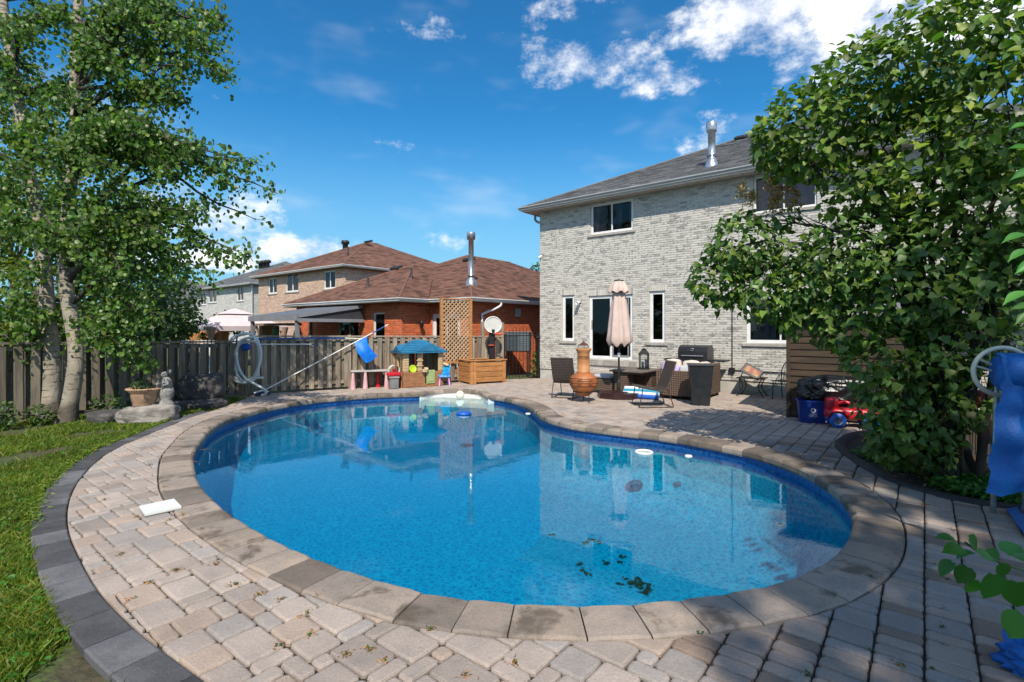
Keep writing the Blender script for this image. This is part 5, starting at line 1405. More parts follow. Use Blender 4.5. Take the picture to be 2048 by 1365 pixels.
mb = MB(); prof = [(2.66, .255), (2.70, .25), (2.82, .2), (2.93, .14)]; vs = []
for z, r_ in prof:
    for k in range(n_):
        a_ = 2 * math.pi * k / n_; f = 1 + .10 * math.cos(a_ * 8); vs.append((r_ * f * math.cos(a_), r_ * f * math.sin(a_), z + (.025 * math.cos(a_ * 8) if z < 2.69 else 0)))
mb.add(vs, [(i * n_ + k, i * n_ + (k + 1) % n_, (i + 1) * n_ + (k + 1) % n_, (i + 1) * n_ + k) for i in range(3) for k in range(n_)], 1, None, True); mb.add(vs[-n_:], [tuple(range(n_))]); mb.build('vent_flap', CANV, um)
MB().lathe([(.12, 2.93), (.12, 2.965), (.03, 2.98), (.001, 3.0)], 12).build('finial', DARKM, um)
MB().tube([(0, 0, .1), (0, 0, 2.9)], .026, 12).build('pole', DARKM, um); MB().lathe([(.04, .14), (.045, .16), (.045, .42), (.03, .45)], 12).build('collar', DARKM, um); MB().lathe([(.03, 1.02), (.035, 1.03), (.035, 1.12), (.03, 1.13)], 10, 6).build('clamp', GALV, um)
for k in range(8):
    a_ = 2 * math.pi * k / 8; MB().tube([(.05 * math.cos(a_), .05 * math.sin(a_), 1.7), (.22 * math.cos(a_), .22 * math.sin(a_), 1.31)], .008, 5).build('rib', DARKM, um)
MAR = mat('maroon_plastic', (.045, .018, .018), (.035, .015, .016), sc=5, rough=.35)
mb = MB(); oc = []
for k in range(8): 
    a_ = 2 * math.pi * (k + .5) / 8; oc.append((.56 * math.cos(a_) * (1.0 if k % 2 else 1.0), .48 * math.sin(a_)))
mb.prism(oc, 0, .10); mb.prism([(x * .93, y * .93) for x, y in oc], .10, .135); mb.prism([(x * .4, y * .4) for x, y in oc], .135, .15); mb.build('base_plate', MAR, um)

tb = thing('wicker_table', 'brown wicker patio table with a slatted dark top', 'table', HF(4.45, 1.75), AH)
for k in range(7): MB().box(-.47 + k * .135, -.63, .60, -.47 + k * .135 + .129, .63, .645, R.uniform(.85, 1.1), None, .006).build('top_slat', mat('dark_slat', (.12, .10, .085), (.17, .14, .12), sc=4, rough=.6, stretch=(6, 1, 6)), tb)
MB().box(-.40, -.55, .05, .02, -.15, .585, 1, None, .01).build('pedestal', WICK, tb); MB().box(-.3, .1, .05, .38, .5, .585, 1, None, .01).build('pedestal', WICK, tb); MB().box(-.40, -.56, .55, .42, .56, .598, .7).build('apron', WICK, tb)
ot = thing('ottoman', 'wicker ottoman with grey cushion between chiminea and table', 'ottoman', HF(3.72, 2.05), AH)
MB().box(-.33, -.33, .06, .33, .33, .38, bev=.015).build('ottoman_base', WICK, ot)
mb = MB(); cushion(mb, -.35, -.35, .385, .35, .35, .50); mb.build('cushion', GREYF, ot)
for x in (-.28, .28):
    for y in (-.28, .28): MB().box(x - .025, y - .025, 0, x + .025, y + .025, .06).build('leg', DARKM, ot)
ln_ = thing('lantern', 'tall black metal lantern with white candles on the table', 'lantern', HF(4.62, 1.62, .647), AH + .3)
for x in (-.11, .11):
    for y in (-.11, .11): MB().box(x - .011, y - .011, .04, x + .011, y + .011, .40).build('post', IRON, ln_)
MB().box(-.14, -.14, 0, .14, .14, .04, bev=.008).build('base', IRON, ln_); mb = MB(); mb.lathe([(.19, .40), (.19, .42), (.09, .51), (.09, .535), (.03, .55), (.001, .56)], 4, M=Rz(math.pi / 4), sm=False); mb.build('lid', IRON, ln_)
mb = MB(); mb.tube([(.03 * math.cos(a_), 0, .59 + .03 * math.sin(a_)) for a_ in [2 * math.pi * k / 12 for k in range(12)]], .008, 5, closed=True); mb.build('ring', IRON, ln_)
for x, y, h_ in ((-.03, -.03, .16), (.05, .04, .22)): MB().lathe([(.001, .042), (.035, .042), (.035, .04 + h_), (.001, .04 + h_ - .01)], 14, M=T((x, y, 0))).build('candle', WHITE_PL, ln_)
for k in range(4): MB().add([(-.099, -.108, .041), (.099, -.108, .041), (.099, -.108, .399), (-.099, -.108, .399)], [(0, 1, 2, 3)], 1, Rz(k * math.pi / 2)).build('glass_pane', glass_mat('clear_glass', (.9, .92, .92)), ln_)

sf = thing('wicker_sofa', 'brown wicker corner sofa with cream cushions against the house', 'sofa', HF(5.8, 1.55), AH)
# local: x along the wall, y towards the house; s 5.25..6.35, d .8..2.3
def sbox(nm, s0, d0, z0, s1, d1, z1, m_, bev=.015): return MB().box(s0 - 5.8, 1.55 - d1, z0, s1 - 5.8, 1.55 - d0, z1, 1, None, bev).build(nm, m_, sf)
sbox('seat_base', 5.26, .95, .08, 6.2, 2.15, .40, WICK); sbox('arm', 5.25, 2.16, .08, 6.2, 2.32, .70, WICK); sbox('backrest', 6.21, .78, .08, 6.37, 2.325, .84, WICK); sbox('backrest', 4.95, .78, .08, 6.205, .94, .84, WICK); sbox('seat_base', 4.95, .945, .081, 5.255, 1.6, .40, WICK)
for s_, d_ in ((5.3, 2.27), (6.3, 2.27), (6.3, .85), (6.3, 1.5), (5.0, .85)): sbox('leg', s_ - .03, d_ - .03, 0, s_ + .03, d_ + .03, .08, DARKM, 0)
mb = MB(); cushion(mb, 5.28 - 5.8, 1.55 - 2.14, .405, 6.18 - 5.8, 1.55 - .97, .52); mb.build('seat_cushion', CREAM, sf)
for k, (s0, s1, m_) in enumerate(((4.98, 5.45, CREAM), (5.46, 5.95, CREAM), (5.96, 6.2, CREAM))):
    mb = MB(); cushion(mb, s0 - 5.8, -.0 + 1.55 - 1.15, .50, s1 - 5.8, 1.55 - .95, .93 - .02 * k); mb.build('back_cushion', m_, sf)
for k, (d0, d1) in enumerate(((1.2, 1.62), (1.64, 2.1))):
    mb = MB(); cushion(mb, 6.02 - 5.8, 1.55 - d1, .5, 6.21 - 5.8, 1.55 - d0, .90 - .02 * k); mb.build('back_cushion', CREAM, sf)
for k, (s_, d_, z_, m_, nm_, lb_) in enumerate(((5.12, 1.25, .72, PURPLE, 'round purple throw pillow at the sofa end by the lantern', 0), (5.62, 1.95, .66, PURPLE, 'square purple and grey pillow on the sofa seat', 0), (5.85, 1.9, .68, GREYF, 'knitted grey throw pillow on the sofa seat', 0))):
    mb = MB(); cushion(mb, -.16, -.07, -.15, .16, .07, .15, 1, Rz(.4 * k) @ Rx(-.3), .5); tag(mb.build('throw_pillow', m_, None, T(HF(s_, d_, z_)) @ Rz(AH)), nm_, 'pillow')
wp = thing('pool_float', 'blue and white striped float folded under the table', 'pool float', HF(5.0, 2.62), AH + .2)
for k in range(4): MB().tube([(-.45, -.12 + k * .09, .05 + .055 * k), (.0, -.14 + k * .09, .06 + .055 * k), (.45, -.12 + k * .09, .05 + .055 * k)], .055, 8).build('float_tube', [BLUEP, WHITE_PL, mat('aqua_vinyl', (.02, .28, .42), (.02, .22, .36), sc=4, rough=.4), WHITE_PL][k], wp)
q = G(1406, 812); bn_ = thing('waste_bin', 'tall black tapered plastic bin in front of the sofa', 'bin', q + V3(0, .17, 0), -.25)
mb = MB(); a_, b_ = .185, .255; vs = [(-a_, -a_, 0), (a_, -a_, 0), (a_, a_, 0), (-a_, a_, 0), (-b_, -b_, .9), (b_, -b_, .9), (b_, b_, .9), (-b_, b_, .9)]; mb.add(vs, [(0, 1, 5, 4), (1, 2, 6, 5), (2, 3, 7, 6), (3, 0, 4, 7), (0, 3, 2, 1), (4, 5, 6, 7)])
mb.build('bin_body', BLACKP, bn_); MB().box(-.275, -.275, .885, .275, .275, .935, 1.3, None, .02).build('bin_lid', BLACKP, bn_)

bq = thing('gas_grill', 'black gas barbecue with closed hood against the house wall', 'barbecue', HF(5.6, .42), AH)
BLK = mat('black_enamel', (.014, .015, .018), (.022, .023, .026), sc=5, rough=.3)
mb = MB(); n_ = 8; prof = [(-.27, .92)] + [(-.27 * math.cos(a_) if a_ < 1.57 else .27 * -math.cos(a_), 1.12 + .17 * math.sin(a_)) for a_ in [math.pi * k / n_ for k in range(n_ + 1)]] + [(.27, .92)]
vs = [(x, y, z) for x in (-.40, .40) for y, z in prof]; m_ = len(prof); mb.add(vs, [(i, i + 1, m_ + i + 1, m_ + i) for i in range(m_ - 1)] + [tuple(range(m_)), tuple(range(m_, 2 * m_))]); mb.build('hood', BLK, bq)
MB().tube([(-.3, -.30, 1.0), (.3, -.30, 1.0)], .018, 8).build('hood_handle', GALV, bq); mb = MB(); mb.tube([(.035 * math.cos(a_), -.285, 1.17 + .035 * math.sin(a_)) for a_ in [2 * math.pi * k / 16 for k in range(16)]], .008, 6, closed=True); mb.build('thermometer', GALV, bq)
MB().box(-.41, -.30, .76, .41, .27, .915, bev=.012).build('control_panel', BLK, bq)
for k in range(4): MB().lathe([(.001, .0), (.028, .0), (.028, .03), (.001, .034)], 12, 1.6, T((-.28 + k * .187, -.301, .84)) @ Rx(math.pi / 2)).build('knob', BLACKP, bq)
for x0, x1 in ((-.82, -.42), (.42, .85)): MB().box(x0, -.24, .86, x1, .22, .905, 1, None, .01).build('side_shelf', BLACKP, bq)
MB().box(-.40, -.25, .05, .40, .25, .755, .8).build('cabinet', BLK, bq)

# metal bistro set by the wall
bt = thing('bistro_table', 'small black iron side table with curved legs by the house wall', 'table', HF(7.05, .42), AH)
MB().box(-.33, -.25, .46, .33, .25, .482, bev=.006).build('table_top', IRON, bt)
for sx in (-1, 1):
    for sy in (-1, 1):
        MB().tube(smooth_curve([(sx * .27, sy * .2, .46), (sx * .2, sy * .17, .32), (sx * .2, sy * .17, .2), (sx * .3, sy * .22, .03), (sx * .34, sy * .24, .0)], 4, False), .013, 6).build('leg', IRON, bt)
    MB().tube([(sx * .1 + .05 * math.cos(t_ * .8) * (1 - t_ / 14), -.2, .38 + .05 * math.sin(t_ * .8) * (1 - t_ / 14)) for t_ in range(12)], .007, 5).build('scroll', IRON, bt)
pf = thing('sign_board', 'dark tilted board with red and yellow print on the iron table', 'sign', HF(7.05, .42, .487), AH)
SIGNM = mat('red_print', (.24, .06, .03), (.34, .17, .06), sc=8, rough=.5, lo=.45, hi=.55)
Ms = T((0, 0, .15)) @ Ry(.5) @ Rx(-.75)
MB().box(-.25, -.012, -.16, .25, .012, .16, 1, Ms, .006).build('board_frame', BLACKP, pf); MB().box(-.19, -.016, -.10, .19, -.0125, .10, 1, Ms).build('board_face', SIGNM, pf)
bc = thing('bistro_chair', 'black iron garden chair with curved bar back by the shed', 'chair', HF(7.86, .55), AH - .3)
for x in (-.22, .22):
    MB().tube([(x, -.22, 0), (x * .95, -.2, .44)], .013, 6).build('leg', IRON, bc); MB().tube(smooth_curve([(x, .24, 0), (x, .2, .44), (x * 1.05, .24, .7), (x * .8, .28, .86)], 4, False), .013, 6).build('leg', IRON, bc)
MB().box(-.24, -.24, .44, .24, .22, .462, bev=.008).build('seat', IRON, bc); MB().tube(smooth_curve([(-.23, .24, .7), (-.16, .28, .88), (0, .3, .93), (.16, .28, .88), (.23, .24, .7)], 4, False), .013, 6).build('back_hoop', IRON, bc)
for k in range(6): MB().tube([(-.16 + k * .064, .21, .462), (-.16 + k * .064, .29, .88 + .04 * math.sin(math.pi * (k + .5) / 6))], .006, 5).build('back_bar', IRON, bc)
gh = MB(); gh.tube(smooth_curve([tuple(HF(6.75, .1, .62)), tuple(HF(6.72, .2, .45)), tuple(HF(6.7, .25, .25)), tuple(HF(6.78, .3, .12)), tuple(HF(7.3, .22, .10)), tuple(HF(7.7, .2, .35)), tuple(HF(8.1, .3, .05)), tuple(HF(8.5, .3, .03))], 6, False), .012, 6)
tag(gh.build('garden_hose', mat('green_hose', (.10, .30, .13), (.08, .24, .1), sc=6, rough=.5)), 'thin green garden hose along the house wall behind the iron table', 'hose')

# ---- shed, recycling bin, bag, toy car
sh = thing('garden_shed', 'dark brown wooden lap siding shed behind the lilac', 'shed', V3(5.47, 10.15, 0), AH)
SHW = mat('dark_shed_wood', (.068, .042, .025), (.038, .026, .016), sc=2.5, rough=.85, bump=.004, bsc=14, stretch=(.6, 5, 6), fine=.25)
SHL, SHD, SHH = 2.5, 1.7, 1.98
for k in range(15):
    z = .04 + k * .13; c = R.uniform(.7, 1.25)
    for M, Lw in ((Matrix.Identity(4), SHL), (T((0, SHD, 0)) @ Rz(-math.pi / 2), SHD)):
        MB().add([(.03, -.022, z), (Lw, -.022, z), (Lw, -.002, z + .145), (.03, -.002, z + .145), (.03, 0, z), (Lw, 0, z)], [(0, 1, 2, 3), (0, 1, 5, 4)], c, M).build('siding_board', SHW, sh)
MB().box(.02, .003, 0, SHL, SHD, SHH, .6).build('shed_body', SHW, sh)
for x, y in ((-.03, -.035), (SHL - .03, -.035)): MB().box(x, y, 0, x + .07, y + .05, SHH, 1.0, None, .004).build('corner_board', SHW, sh)
MB().add([V3(-.15, -.18, SHH - .02), V3(SHL + .15, -.18, SHH - .02), V3(SHL + .15, SHD + .15, SHH + .35), V3(-.15, SHD + .15, SHH + .35), V3(-.15, -.18, SHH + .02), V3(SHL + .15, -.18, SHH + .02), V3(SHL + .15, SHD + .15, SHH + .39), V3(-.15, SHD + .15, SHH + .39)], [(0, 1, 2, 3), (4, 5, 6, 7), (0, 1, 5, 4), (1, 2, 6, 5), (2, 3, 7, 6), (3, 0, 4, 7)]).build('roof', SH_G, sh)
q = G(1634, 848); rb = thing('recycling_bin', 'dark blue recycling box with white recycling symbol', 'recycling box', q + V3(.02, .2, 0), rad(-22))
RBL = mat('navy_box_plastic', (.008, .035, .24), (.006, .028, .2), sc=4, rough=.4)
mb = MB(); a_, b_, c_, d_ = .20, .235, .15, .18; mb.add([(-a_, -c_, 0), (a_, -c_, 0), (a_, c_, 0), (-a_, c_, 0), (-b_, -d_, .40), (b_, -d_, .40), (b_, d_, .40), (-b_, d_, .40)], [(0, 1, 5, 4), (1, 2, 6, 5), (2, 3, 7, 6), (3, 0, 4, 7), (0, 3, 2, 1)]); mb.build('box_body', RBL, rb)
mb = MB(); mb.box(-.25, -.195, .385, .25, -.175, .415); mb.box(-.25, .175, .385, .25, .195, .415); mb.box(-.25, -.174, .386, -.23, .174, .414); mb.box(.23, -.174, .386, .25, .174, .414); mb.build('box_rim', RBL, rb)
# the printed symbol: three bent arrows, and four short lines of print
mb = MB(); yb = lambda z: -c_ - (d_ - c_) * z / .40 - .003
def pr(x, z): return (x, yb(z), z)
cz = .235
for k in range(3):
    a0 = math.pi / 2 + 2 * math.pi * k / 3
    arcp = [(a0 - .25 - 1.35 * t_ / 5) for t_ in range(6)]
    for i in range(5):
        i0, i1 = .026, .043
        mb.add([pr(i0 * math.cos(arcp[i]), cz + i0 * math.sin(arcp[i])), pr(i1 * math.cos(arcp[i]), cz + i1 * math.sin(arcp[i])), pr(i1 * math.cos(arcp[i + 1]), cz + i1 * math.sin(arcp[i + 1])), pr(i0 * math.cos(arcp[i + 1]), cz + i0 * math.sin(arcp[i + 1]))], [(0, 1, 2, 3)])
    e_ = arcp[-1]; mb.add([pr(.018 * math.cos(e_), cz + .018 * math.sin(e_)), pr(.052 * math.cos(e_), cz + .052 * math.sin(e_)), pr(.037 * math.cos(e_ - .55), cz + .037 * math.sin(e_ - .55))], [(0, 1, 2)])
for k, wd in enumerate((.07, .04, .08, .05)):
    x = -wd
    while x < wd - .01:
        l_ = R.uniform(.008, .018); z = .165 - k * .017; mb.add([pr(x, z), pr(x + l_, z), pr(x + l_, z + .008), pr(x, z + .008)], [(0, 1, 2, 3)]); x += l_ + .006
mb.build('printed_symbol', WHITE_PL, rb)
BAG = mat('black_bag', (.008, .009, .011), (.014, .015, .018), sc=6, rough=.22, bump=.02, bsc=9, attr=False)
gbq = G(1655, 830); gb_ = MB()
vs, fs = ICO[4]; out = []
for v in vs:
    f = lambda a_: math.copysign(abs(a_) ** .7, a_)
    d = 1 + .16 * noise.fractal(v * 2.2, 1, 2, 4) + .05 * math.sin(v.x * 19 + 6 * noise.noise(v * 2)) * (1 - abs(v.z))
    out.append((f(v.x) * .62 * d, f(v.y) * .27 * d, f(v.z) * .27 * d))
gb_.add(out, fs, 1, None, False); o = gb_.build('garbage_bag', BAG, None, T((6.05, 9.55, .60)) @ Rz(-.5)); tag(o, 'shiny black garbage bag heaped on the blue recycling box', 'garbage bag')
sb_ = thing('storage_bench', 'low dark wooden bench under the garbage bag beside the recycling box', 'bench', V3(6.35, 9.45, 0), -.5)
MB().box(-.35, -.2, .30, .35, .2, .34).build('seat', SHW, sb_)
for x in (-.3, .3):
    for y in (-.16, .16): MB().box(x - .025, y - .025, 0, x + .025, y + .025, .30).build('leg', SHW, sb_)
q = G(1674, 857); tc_ = thing('toy_car', 'red plastic ride-on toy car with blue wheels under the lilac leaves', 'toy car', q + V3(.29, .10, 0), rad(-20))
mb = MB(); vs, fs = ICO[3]
def shp(v):
    f = lambda a_: math.copysign(abs(a_) ** .5, a_); return (f(v.x), f(v.y), f(v.z))
mb.add([(shp(v)[0] * .40, shp(v)[1] * .16, .24 + shp(v)[2] * .10) for v in vs], fs, 1, None, True); mb.build('car_body', RED, tc_)
mb = MB(); mb.add([(-.28 + shp(v)[0] * .10, shp(v)[1] * .13, .40 + shp(v)[2] * .12) for v in vs], fs, 1, None, True); mb.build('car_nose', RED, tc_)
mb = MB(); mb.tube([(-.20, -.08, .42), (-.1, -.11, .46), (.02, -.1, .42), (.05, -.09, .34)], .03, 8); mb.build('handle_arch', RED, tc_)
for x in (-.22, .28):
    for y in (-.19, .15):
        wb = MB().lathe([(.001, 0), (.075, 0), (.125, .01), (.13, .03), (.13, .07), (.12, .085), (.001, .085)], 22, M=T((x, y + .08, .13)) @ Rx(math.pi / 2)).build('wheel', BLUEP, tc_)
        MB().lathe([(.001, .0), (.066, .0), (.07, .012)], 14, M=T((x, y - .005, .13)) @ Rx(math.pi / 2)).build('hub', WHITE_PL, wb)
        mb = MB()
        for k in range(6): mb.lathe([(.001, 0), (.013, 0)], 7, .1, M=T((x, y - .0135 - .004, .13)) @ Rx(math.pi / 2) @ Rz(k * math.pi / 3) @ T((.042, 0, .002)))
        mb.build('hub_hole', WHITE_PL, wb)
    MB().lathe([(.16, 0), (.16, .14)], 16, M=T((x, -.06, .14)) @ Rx(math.pi / 2), a0=.1, a1=math.pi - .1).build('fender', RED, tc_)

# ---- solar cover reel on the right
rl = V3(4.42, 4.62, 0); re = thing('cover_reel', 'cream reel wheel on its stand at the right edge', 'cover reel', rl, rad(-8)); zc = 1.36
MB().tube([(.235 * math.cos(a_), 0, zc + .215 * math.sin(a_)) for a_ in [2 * math.pi * k / 36 for k in range(36)]], .020, 8, closed=True).build('wheel_rim', CREAMP, re)
for k in range(3):
    a_ = .65 + 2 * math.pi * k / 3
    for s_ in (-.16, .16): MB().tube([(.05 * math.cos(a_ + s_ * 3), 0, zc + .05 * math.sin(a_ + s_ * 3)), (.228 * math.cos(a_ + s_), 0, zc + .21 * math.sin(a_ + s_))], .011, 6).build('spoke', CREAMP, re)
MB().lathe([(.001, -.02), (.07, -.02), (.07, .03), (.001, .03)], 16, M=T((0, 0, zc)) @ Rx(math.pi / 2)).build('hub', CREAMP, re)
MB().tube([(0, -.05, zc), (.9, -.35, zc)], .05, 10).build('reel_tube', GALV, re)
for x, y in ((-.1, .25), (.2, .3)): MB().tube([(x + .1, y * .2, zc), (x + .2, y, 0)], .022, 8).build('stand_leg', GALV, re)
SOLAR = mat('blue_solar_cover', (.005, .11, .42), (.01, .17, .55), sc=5, rough=.45, bump=.006, bsc=60, trans=.12)
cv = MB(); na_, nb_ = 26, 22; vs = []
for i in range(na_ + 1):
    for j in range(nb_ + 1):
        u, v_ = i / na_, j / nb_                       # u: down the drape, v: along the roll
        x = -.11 + 1.15 * v_; y = -.07 - .32 * v_
        sag = 1.12 * u
        spread = .36 * (u - .25) * max(0, 1 - v_ * 2.2) if u > .25 else 0
        ang = min(1.0, u * 5) * math.pi * .75
        r_ = .17
        if u < .2: yy = y - r_ * math.sin(ang); zz = zc + r_ * math.cos(ang)
        else: yy = y - .17 * math.sin(math.pi * .75) - .16 * (u - .2); zz = zc + r_ * math.cos(math.pi * .75) - 1.12 * (u - .2)
        f = .035 * math.sin(v_ * 34 + 3 * u) * min(1, u * 3) + .075 * noise.fractal(V3(u * 3, v_ * 6, 3), 1, 2, 3) + .05 * math.sin(v_ * 15 - 5 * u)
        edge = .03 * noise.noise(V3(u * 30, v_, 5)) if j == 0 else 0
        vs.append((x - spread - .06 * math.sin(u * 5) * (1 - v_) + edge, yy + f, zz + (.10 * v_ if u > .9 else 0) + (.12 * noise.noise(V3(v_ * 12, 1, 1)) if i == na_ else 0)))
cv.add(vs, [(i * (nb_ + 1) + j, i * (nb_ + 1) + j + 1, (i + 1) * (nb_ + 1) + j + 1, (i + 1) * (nb_ + 1) + j) for i in range(na_) for j in range(nb_)], 1, None, True)
rlb = MB(); rlb.lathe([(.001, 0), (.12, .0), (.165, .04), (.17, .6), (.165, 1.15), (.001, 1.16)], 20, M=T((-.10, -.05, zc)) @ Rz(-.30) @ Ry(math.pi / 2))
cvo = thing('solar_cover', 'bright blue solar pool cover hanging from the reel', 'pool cover', rl, rad(-8)); cv.build('cover_drape', SOLAR, cvo); rlb.build('cover_roll', SOLAR, cvo)
mb = MB(); mb.add([G(2012, 1018, .03), G(2034, 1014, .03), G(2070, 1062, .03), G(2054, 1076, .03)], [(0, 1, 2, 3)]); mb.add([G(2012, 1018, .015), G(2034, 1014, .015), G(2070, 1062, .015), G(2054, 1076, .015)], [(0, 1, 2, 3)]); tag(mb.build('cover_strap', SOLAR), 'loose blue strip of pool cover lying on the bed edge', 'strap')
mb = MB(); mb.blob((2.66, 2.58, .04), (.13, .16, .09), 9, .55, 3.0, 4); tag(mb.build('blue_tarp', SOLAR), 'crumpled blue tarp at the bottom right corner', 'tarp')
rd = MB(); rd.blob((0, 0, 0), (.22, .14, .13), 6, .3); tag(rd.build('red_bag', mat('red_bag_fabric', (.28, .01, .02), (.2, .01, .02), sc=5, rough=.4), None, T(P(1975, 800, 6.3))), 'crumpled red bag in the shade behind the reel wheel', 'bag')

# ================================================================== neighbours' garden things
gz = P(470, 656, 25); gzz = thing('canopy_gazebo', 'white and pink fabric gazebo in a garden beyond the fence', 'gazebo', V3(gz.x, gz.y, 0), AH)
PINKC = mat('pale_canopy', (.66, .55, .54), (.6, .5, .5), sc=3, rough=.9); CURTC = mat('tan_curtain', (.45, .30, .22), (.38, .25, .18), sc=4, rough=.9)
g_ = 1.75; ze = 1.85; mb = MB(); mb.add([(-g_, -g_, ze), (g_, -g_, ze), (g_, g_, ze), (-g_, g_, ze), (-.5, -.5, 2.42), (.5, -.5, 2.42), (.5, .5, 2.42), (-.5, .5, 2.42)], [(0, 1, 5, 4), (1, 2, 6, 5), (2, 3, 7, 6), (3, 0, 4, 7)])
for a_, b_ in (((-g_, -g_), (g_, -g_)), ((g_, -g_), (g_, g_)), ((-g_, -g_), (-g_, g_))): mb.add([(*a_, ze), (*b_, ze), (*b_, ze - .22), (*a_, ze - .22)], [(0, 1, 2, 3)], .9)
mb.build('canopy', PINKC, gzz); MB().add([(-.65, -.65, 2.44), (.65, -.65, 2.44), (.65, .65, 2.44), (-.65, .65, 2.44), (0, 0, 2.72)], [(0, 1, 4), (1, 2, 4), (2, 3, 4), (3, 0, 4)]).build('vent_top', PINKC, gzz)
for x in (-g_ + .1, g_ - .1):
    for y in (-g_ + .1, g_ - .1):
        MB().box(x - .05, y - .05, -.5, x + .05, y + .05, ze).build('post', DARKM, gzz)
        mb = MB(); mb.tube([(x, y - .06, ze - .05), (x, y - .06, 1.35), (x, y - .08, 1.2), (x, y - .07, .3)], [.22, .12, .07, .16], 10); mb.build('curtain', CURTC, gzz)
KP = V3(-7.6, 18.0, 0); pg = thing('lean_to_shelter', 'grey roofed lean-to shelter against the brick bungalow', 'shelter', KP, AH)
GREYP = mat('grey_paint', (.14, .145, .16), (.12, .125, .14), sc=3, rough=.6)
mb = MB(); A2 = [V3(.1, 0, 2.18), V3(-3.5, 0, 2.18), V3(-3.5, 2.7, 2.62), V3(.1, 2.7, 2.62)]; mb.add(A2 + [p + V3(0, 0, .05) for p in A2], [(0, 1, 2, 3), (4, 5, 6, 7), (0, 1, 5, 4), (1, 2, 6, 5), (2, 3, 7, 6), (3, 0, 4, 7)]); mb.build('roof', GREYP, pg)
MB().box(-3.55, -.05, 2.02, .15, -.003, 2.22, 1.6).build('front_fascia', GREYP, pg)
mb = MB(); mb.add([(.11, 0, 2.05), (.11, 2.7, 2.05), (.11, 2.7, 2.6), (.11, 0, 2.17)], [(0, 1, 2, 3)], .35); mb.build('gable_panel', GREYP, pg); MB().box(.111, 0, 1.98, .16, 2.7, 2.10, 1.8).build('side_beam', GREYP, pg)
mb = MB(); mb.add([(.17, 0, 2.12), (.17, 2.7, 2.55), (.17, 2.7, 2.67), (.17, 0, 2.24)], [(0, 1, 2, 3)], 1.8); mb.build('barge_board', GREYP, pg)
for x, y in ((0, 0.05), (-3.4, .05), (-3.4, 2.5)): MB().box(x - .06, y - .05, -.4, x + .06, y + .06, 2.02, 1.5).build('post', GREYP, pg)
sw = thing('swing_frame', 'wooden swing frame under the grey shelter beyond the fence', 'swing', V3(-9.6, 20.5, 0), AH)
SWW = mat('brown_beam', (.30, .20, .13), (.24, .15, .1), sc=3)
MB().box(-1.5, -.05, 1.85, 2.2, .05, 1.95).build('beam', SWW, sw)
for x in (-1.4, 2.0):
    for s_ in (-1, 1): MB().tube([(x, 0, 1.9), (x + .1 * s_, .6 * s_, 0)], .045, 6).build('leg', SWW, sw)
MB().box(-.35, -.35, 1.85, -.1, .35, .95 + .3).build('seat', SWW, sw)
MB().blob((.5, -.1, 1.62), (.14, .14, .2), 2, .05).build('hanging_bell', mat('green_bell', (.06, .22, .09), (.05, .18, .08), sc=4), sw)
pk = thing('picket_fence', 'short white picket fence seen over the dark fence', 'fence', P(362, 684, 16.5) - V3(0, 0, P(362, 684, 16.5).z), .35)
for k in range(9): MB().box(k * .11, 0, .2, k * .11 + .07, .02, 1.36, R.uniform(.85, 1)).build('picket', WHITE_FR, pk)
MB().box(-.05, .021, 1.05, 1.0, .05, 1.12).build('rail', WHITE_FR, pk)
orf = thing('plank_fence', 'orange stained plank fence in a far garden', 'fence', P(378, 680, 26) - V3(0, 0, P(378, 680, 26).z), .1)
for k in range(12): MB().box(k * .16, 0, 0, k * .16 + .152, .02, 1.9, R.uniform(.8, 1.1)).build('board', CEDAR, orf)

# ================================================================== planting
def leaf_t(w1, w2, w3, y1, y2, y3, fold=.10, curl=-.12):
    return np.array([(0, 0, 0), (0, .42, -.05), (0, .76, -.06), (0, 1, curl), (-w1, y1, fold), (-w2, y2, fold * .9), (-w3, y3, fold * .3), (w1, y1, fold), (w2, y2, fold * .9), (w3, y3, fold * .3)])
HEART = leaf_t(.30, .44, .24, -.06, .27, .68); HEART2 = leaf_t(.33, .42, .20, -.04, .22, .62, .02, -.3)
ROUND = leaf_t(.30, .46, .34, .04, .40, .78, .06, -.02)
LANCE = leaf_t(.08, .15, .11, .10, .38, .72, .04, -.12)
LQ = np.array([(0, 7, 8, 1), (1, 8, 9, 2), (2, 9, 3, 6), (1, 2, 6, 5), (0, 1, 5, 4)])

def fine_leaf(n=8, wmax=.44, peak=.30, notch=.08, fold=.10, curl=-.18):
    mid = [(0, t_, -.05 * math.sin(math.pi * t_) + curl * t_ ** 3) for t_ in [i / n for i in range(n + 1)]]
    def wd(t_): return wmax * (math.sin(math.pi * min(1, t_ / peak) / 2) ** .6 if t_ < peak else max(0, math.cos(math.pi * (t_ - peak) / (1 - peak) / 2)) ** .85) + .012 * math.sin(t_ * 40) * (t_ > .1)
    side = lambda sg: [(sg * max(.004, wd(t_ + .04)), t_ - notch * (1 - t_) ** 4 + .02, fold * wd(t_) / wmax + curl * t_ ** 3) for t_ in [i / n for i in range(n + 1)]]
    V_ = np.array(mid + side(-1) + side(1)); m_ = n + 1
    Q = [(i, 2 * m_ + i, 2 * m_ + i + 1, i + 1) for i in range(n)] + [(i, i + 1, m_ + i + 1, m_ + i) for i in range(n)]
    return V_, np.array(Q)
def norm(a): return a / np.maximum(1e-9, np.linalg.norm(a, axis=1, keepdims=True))
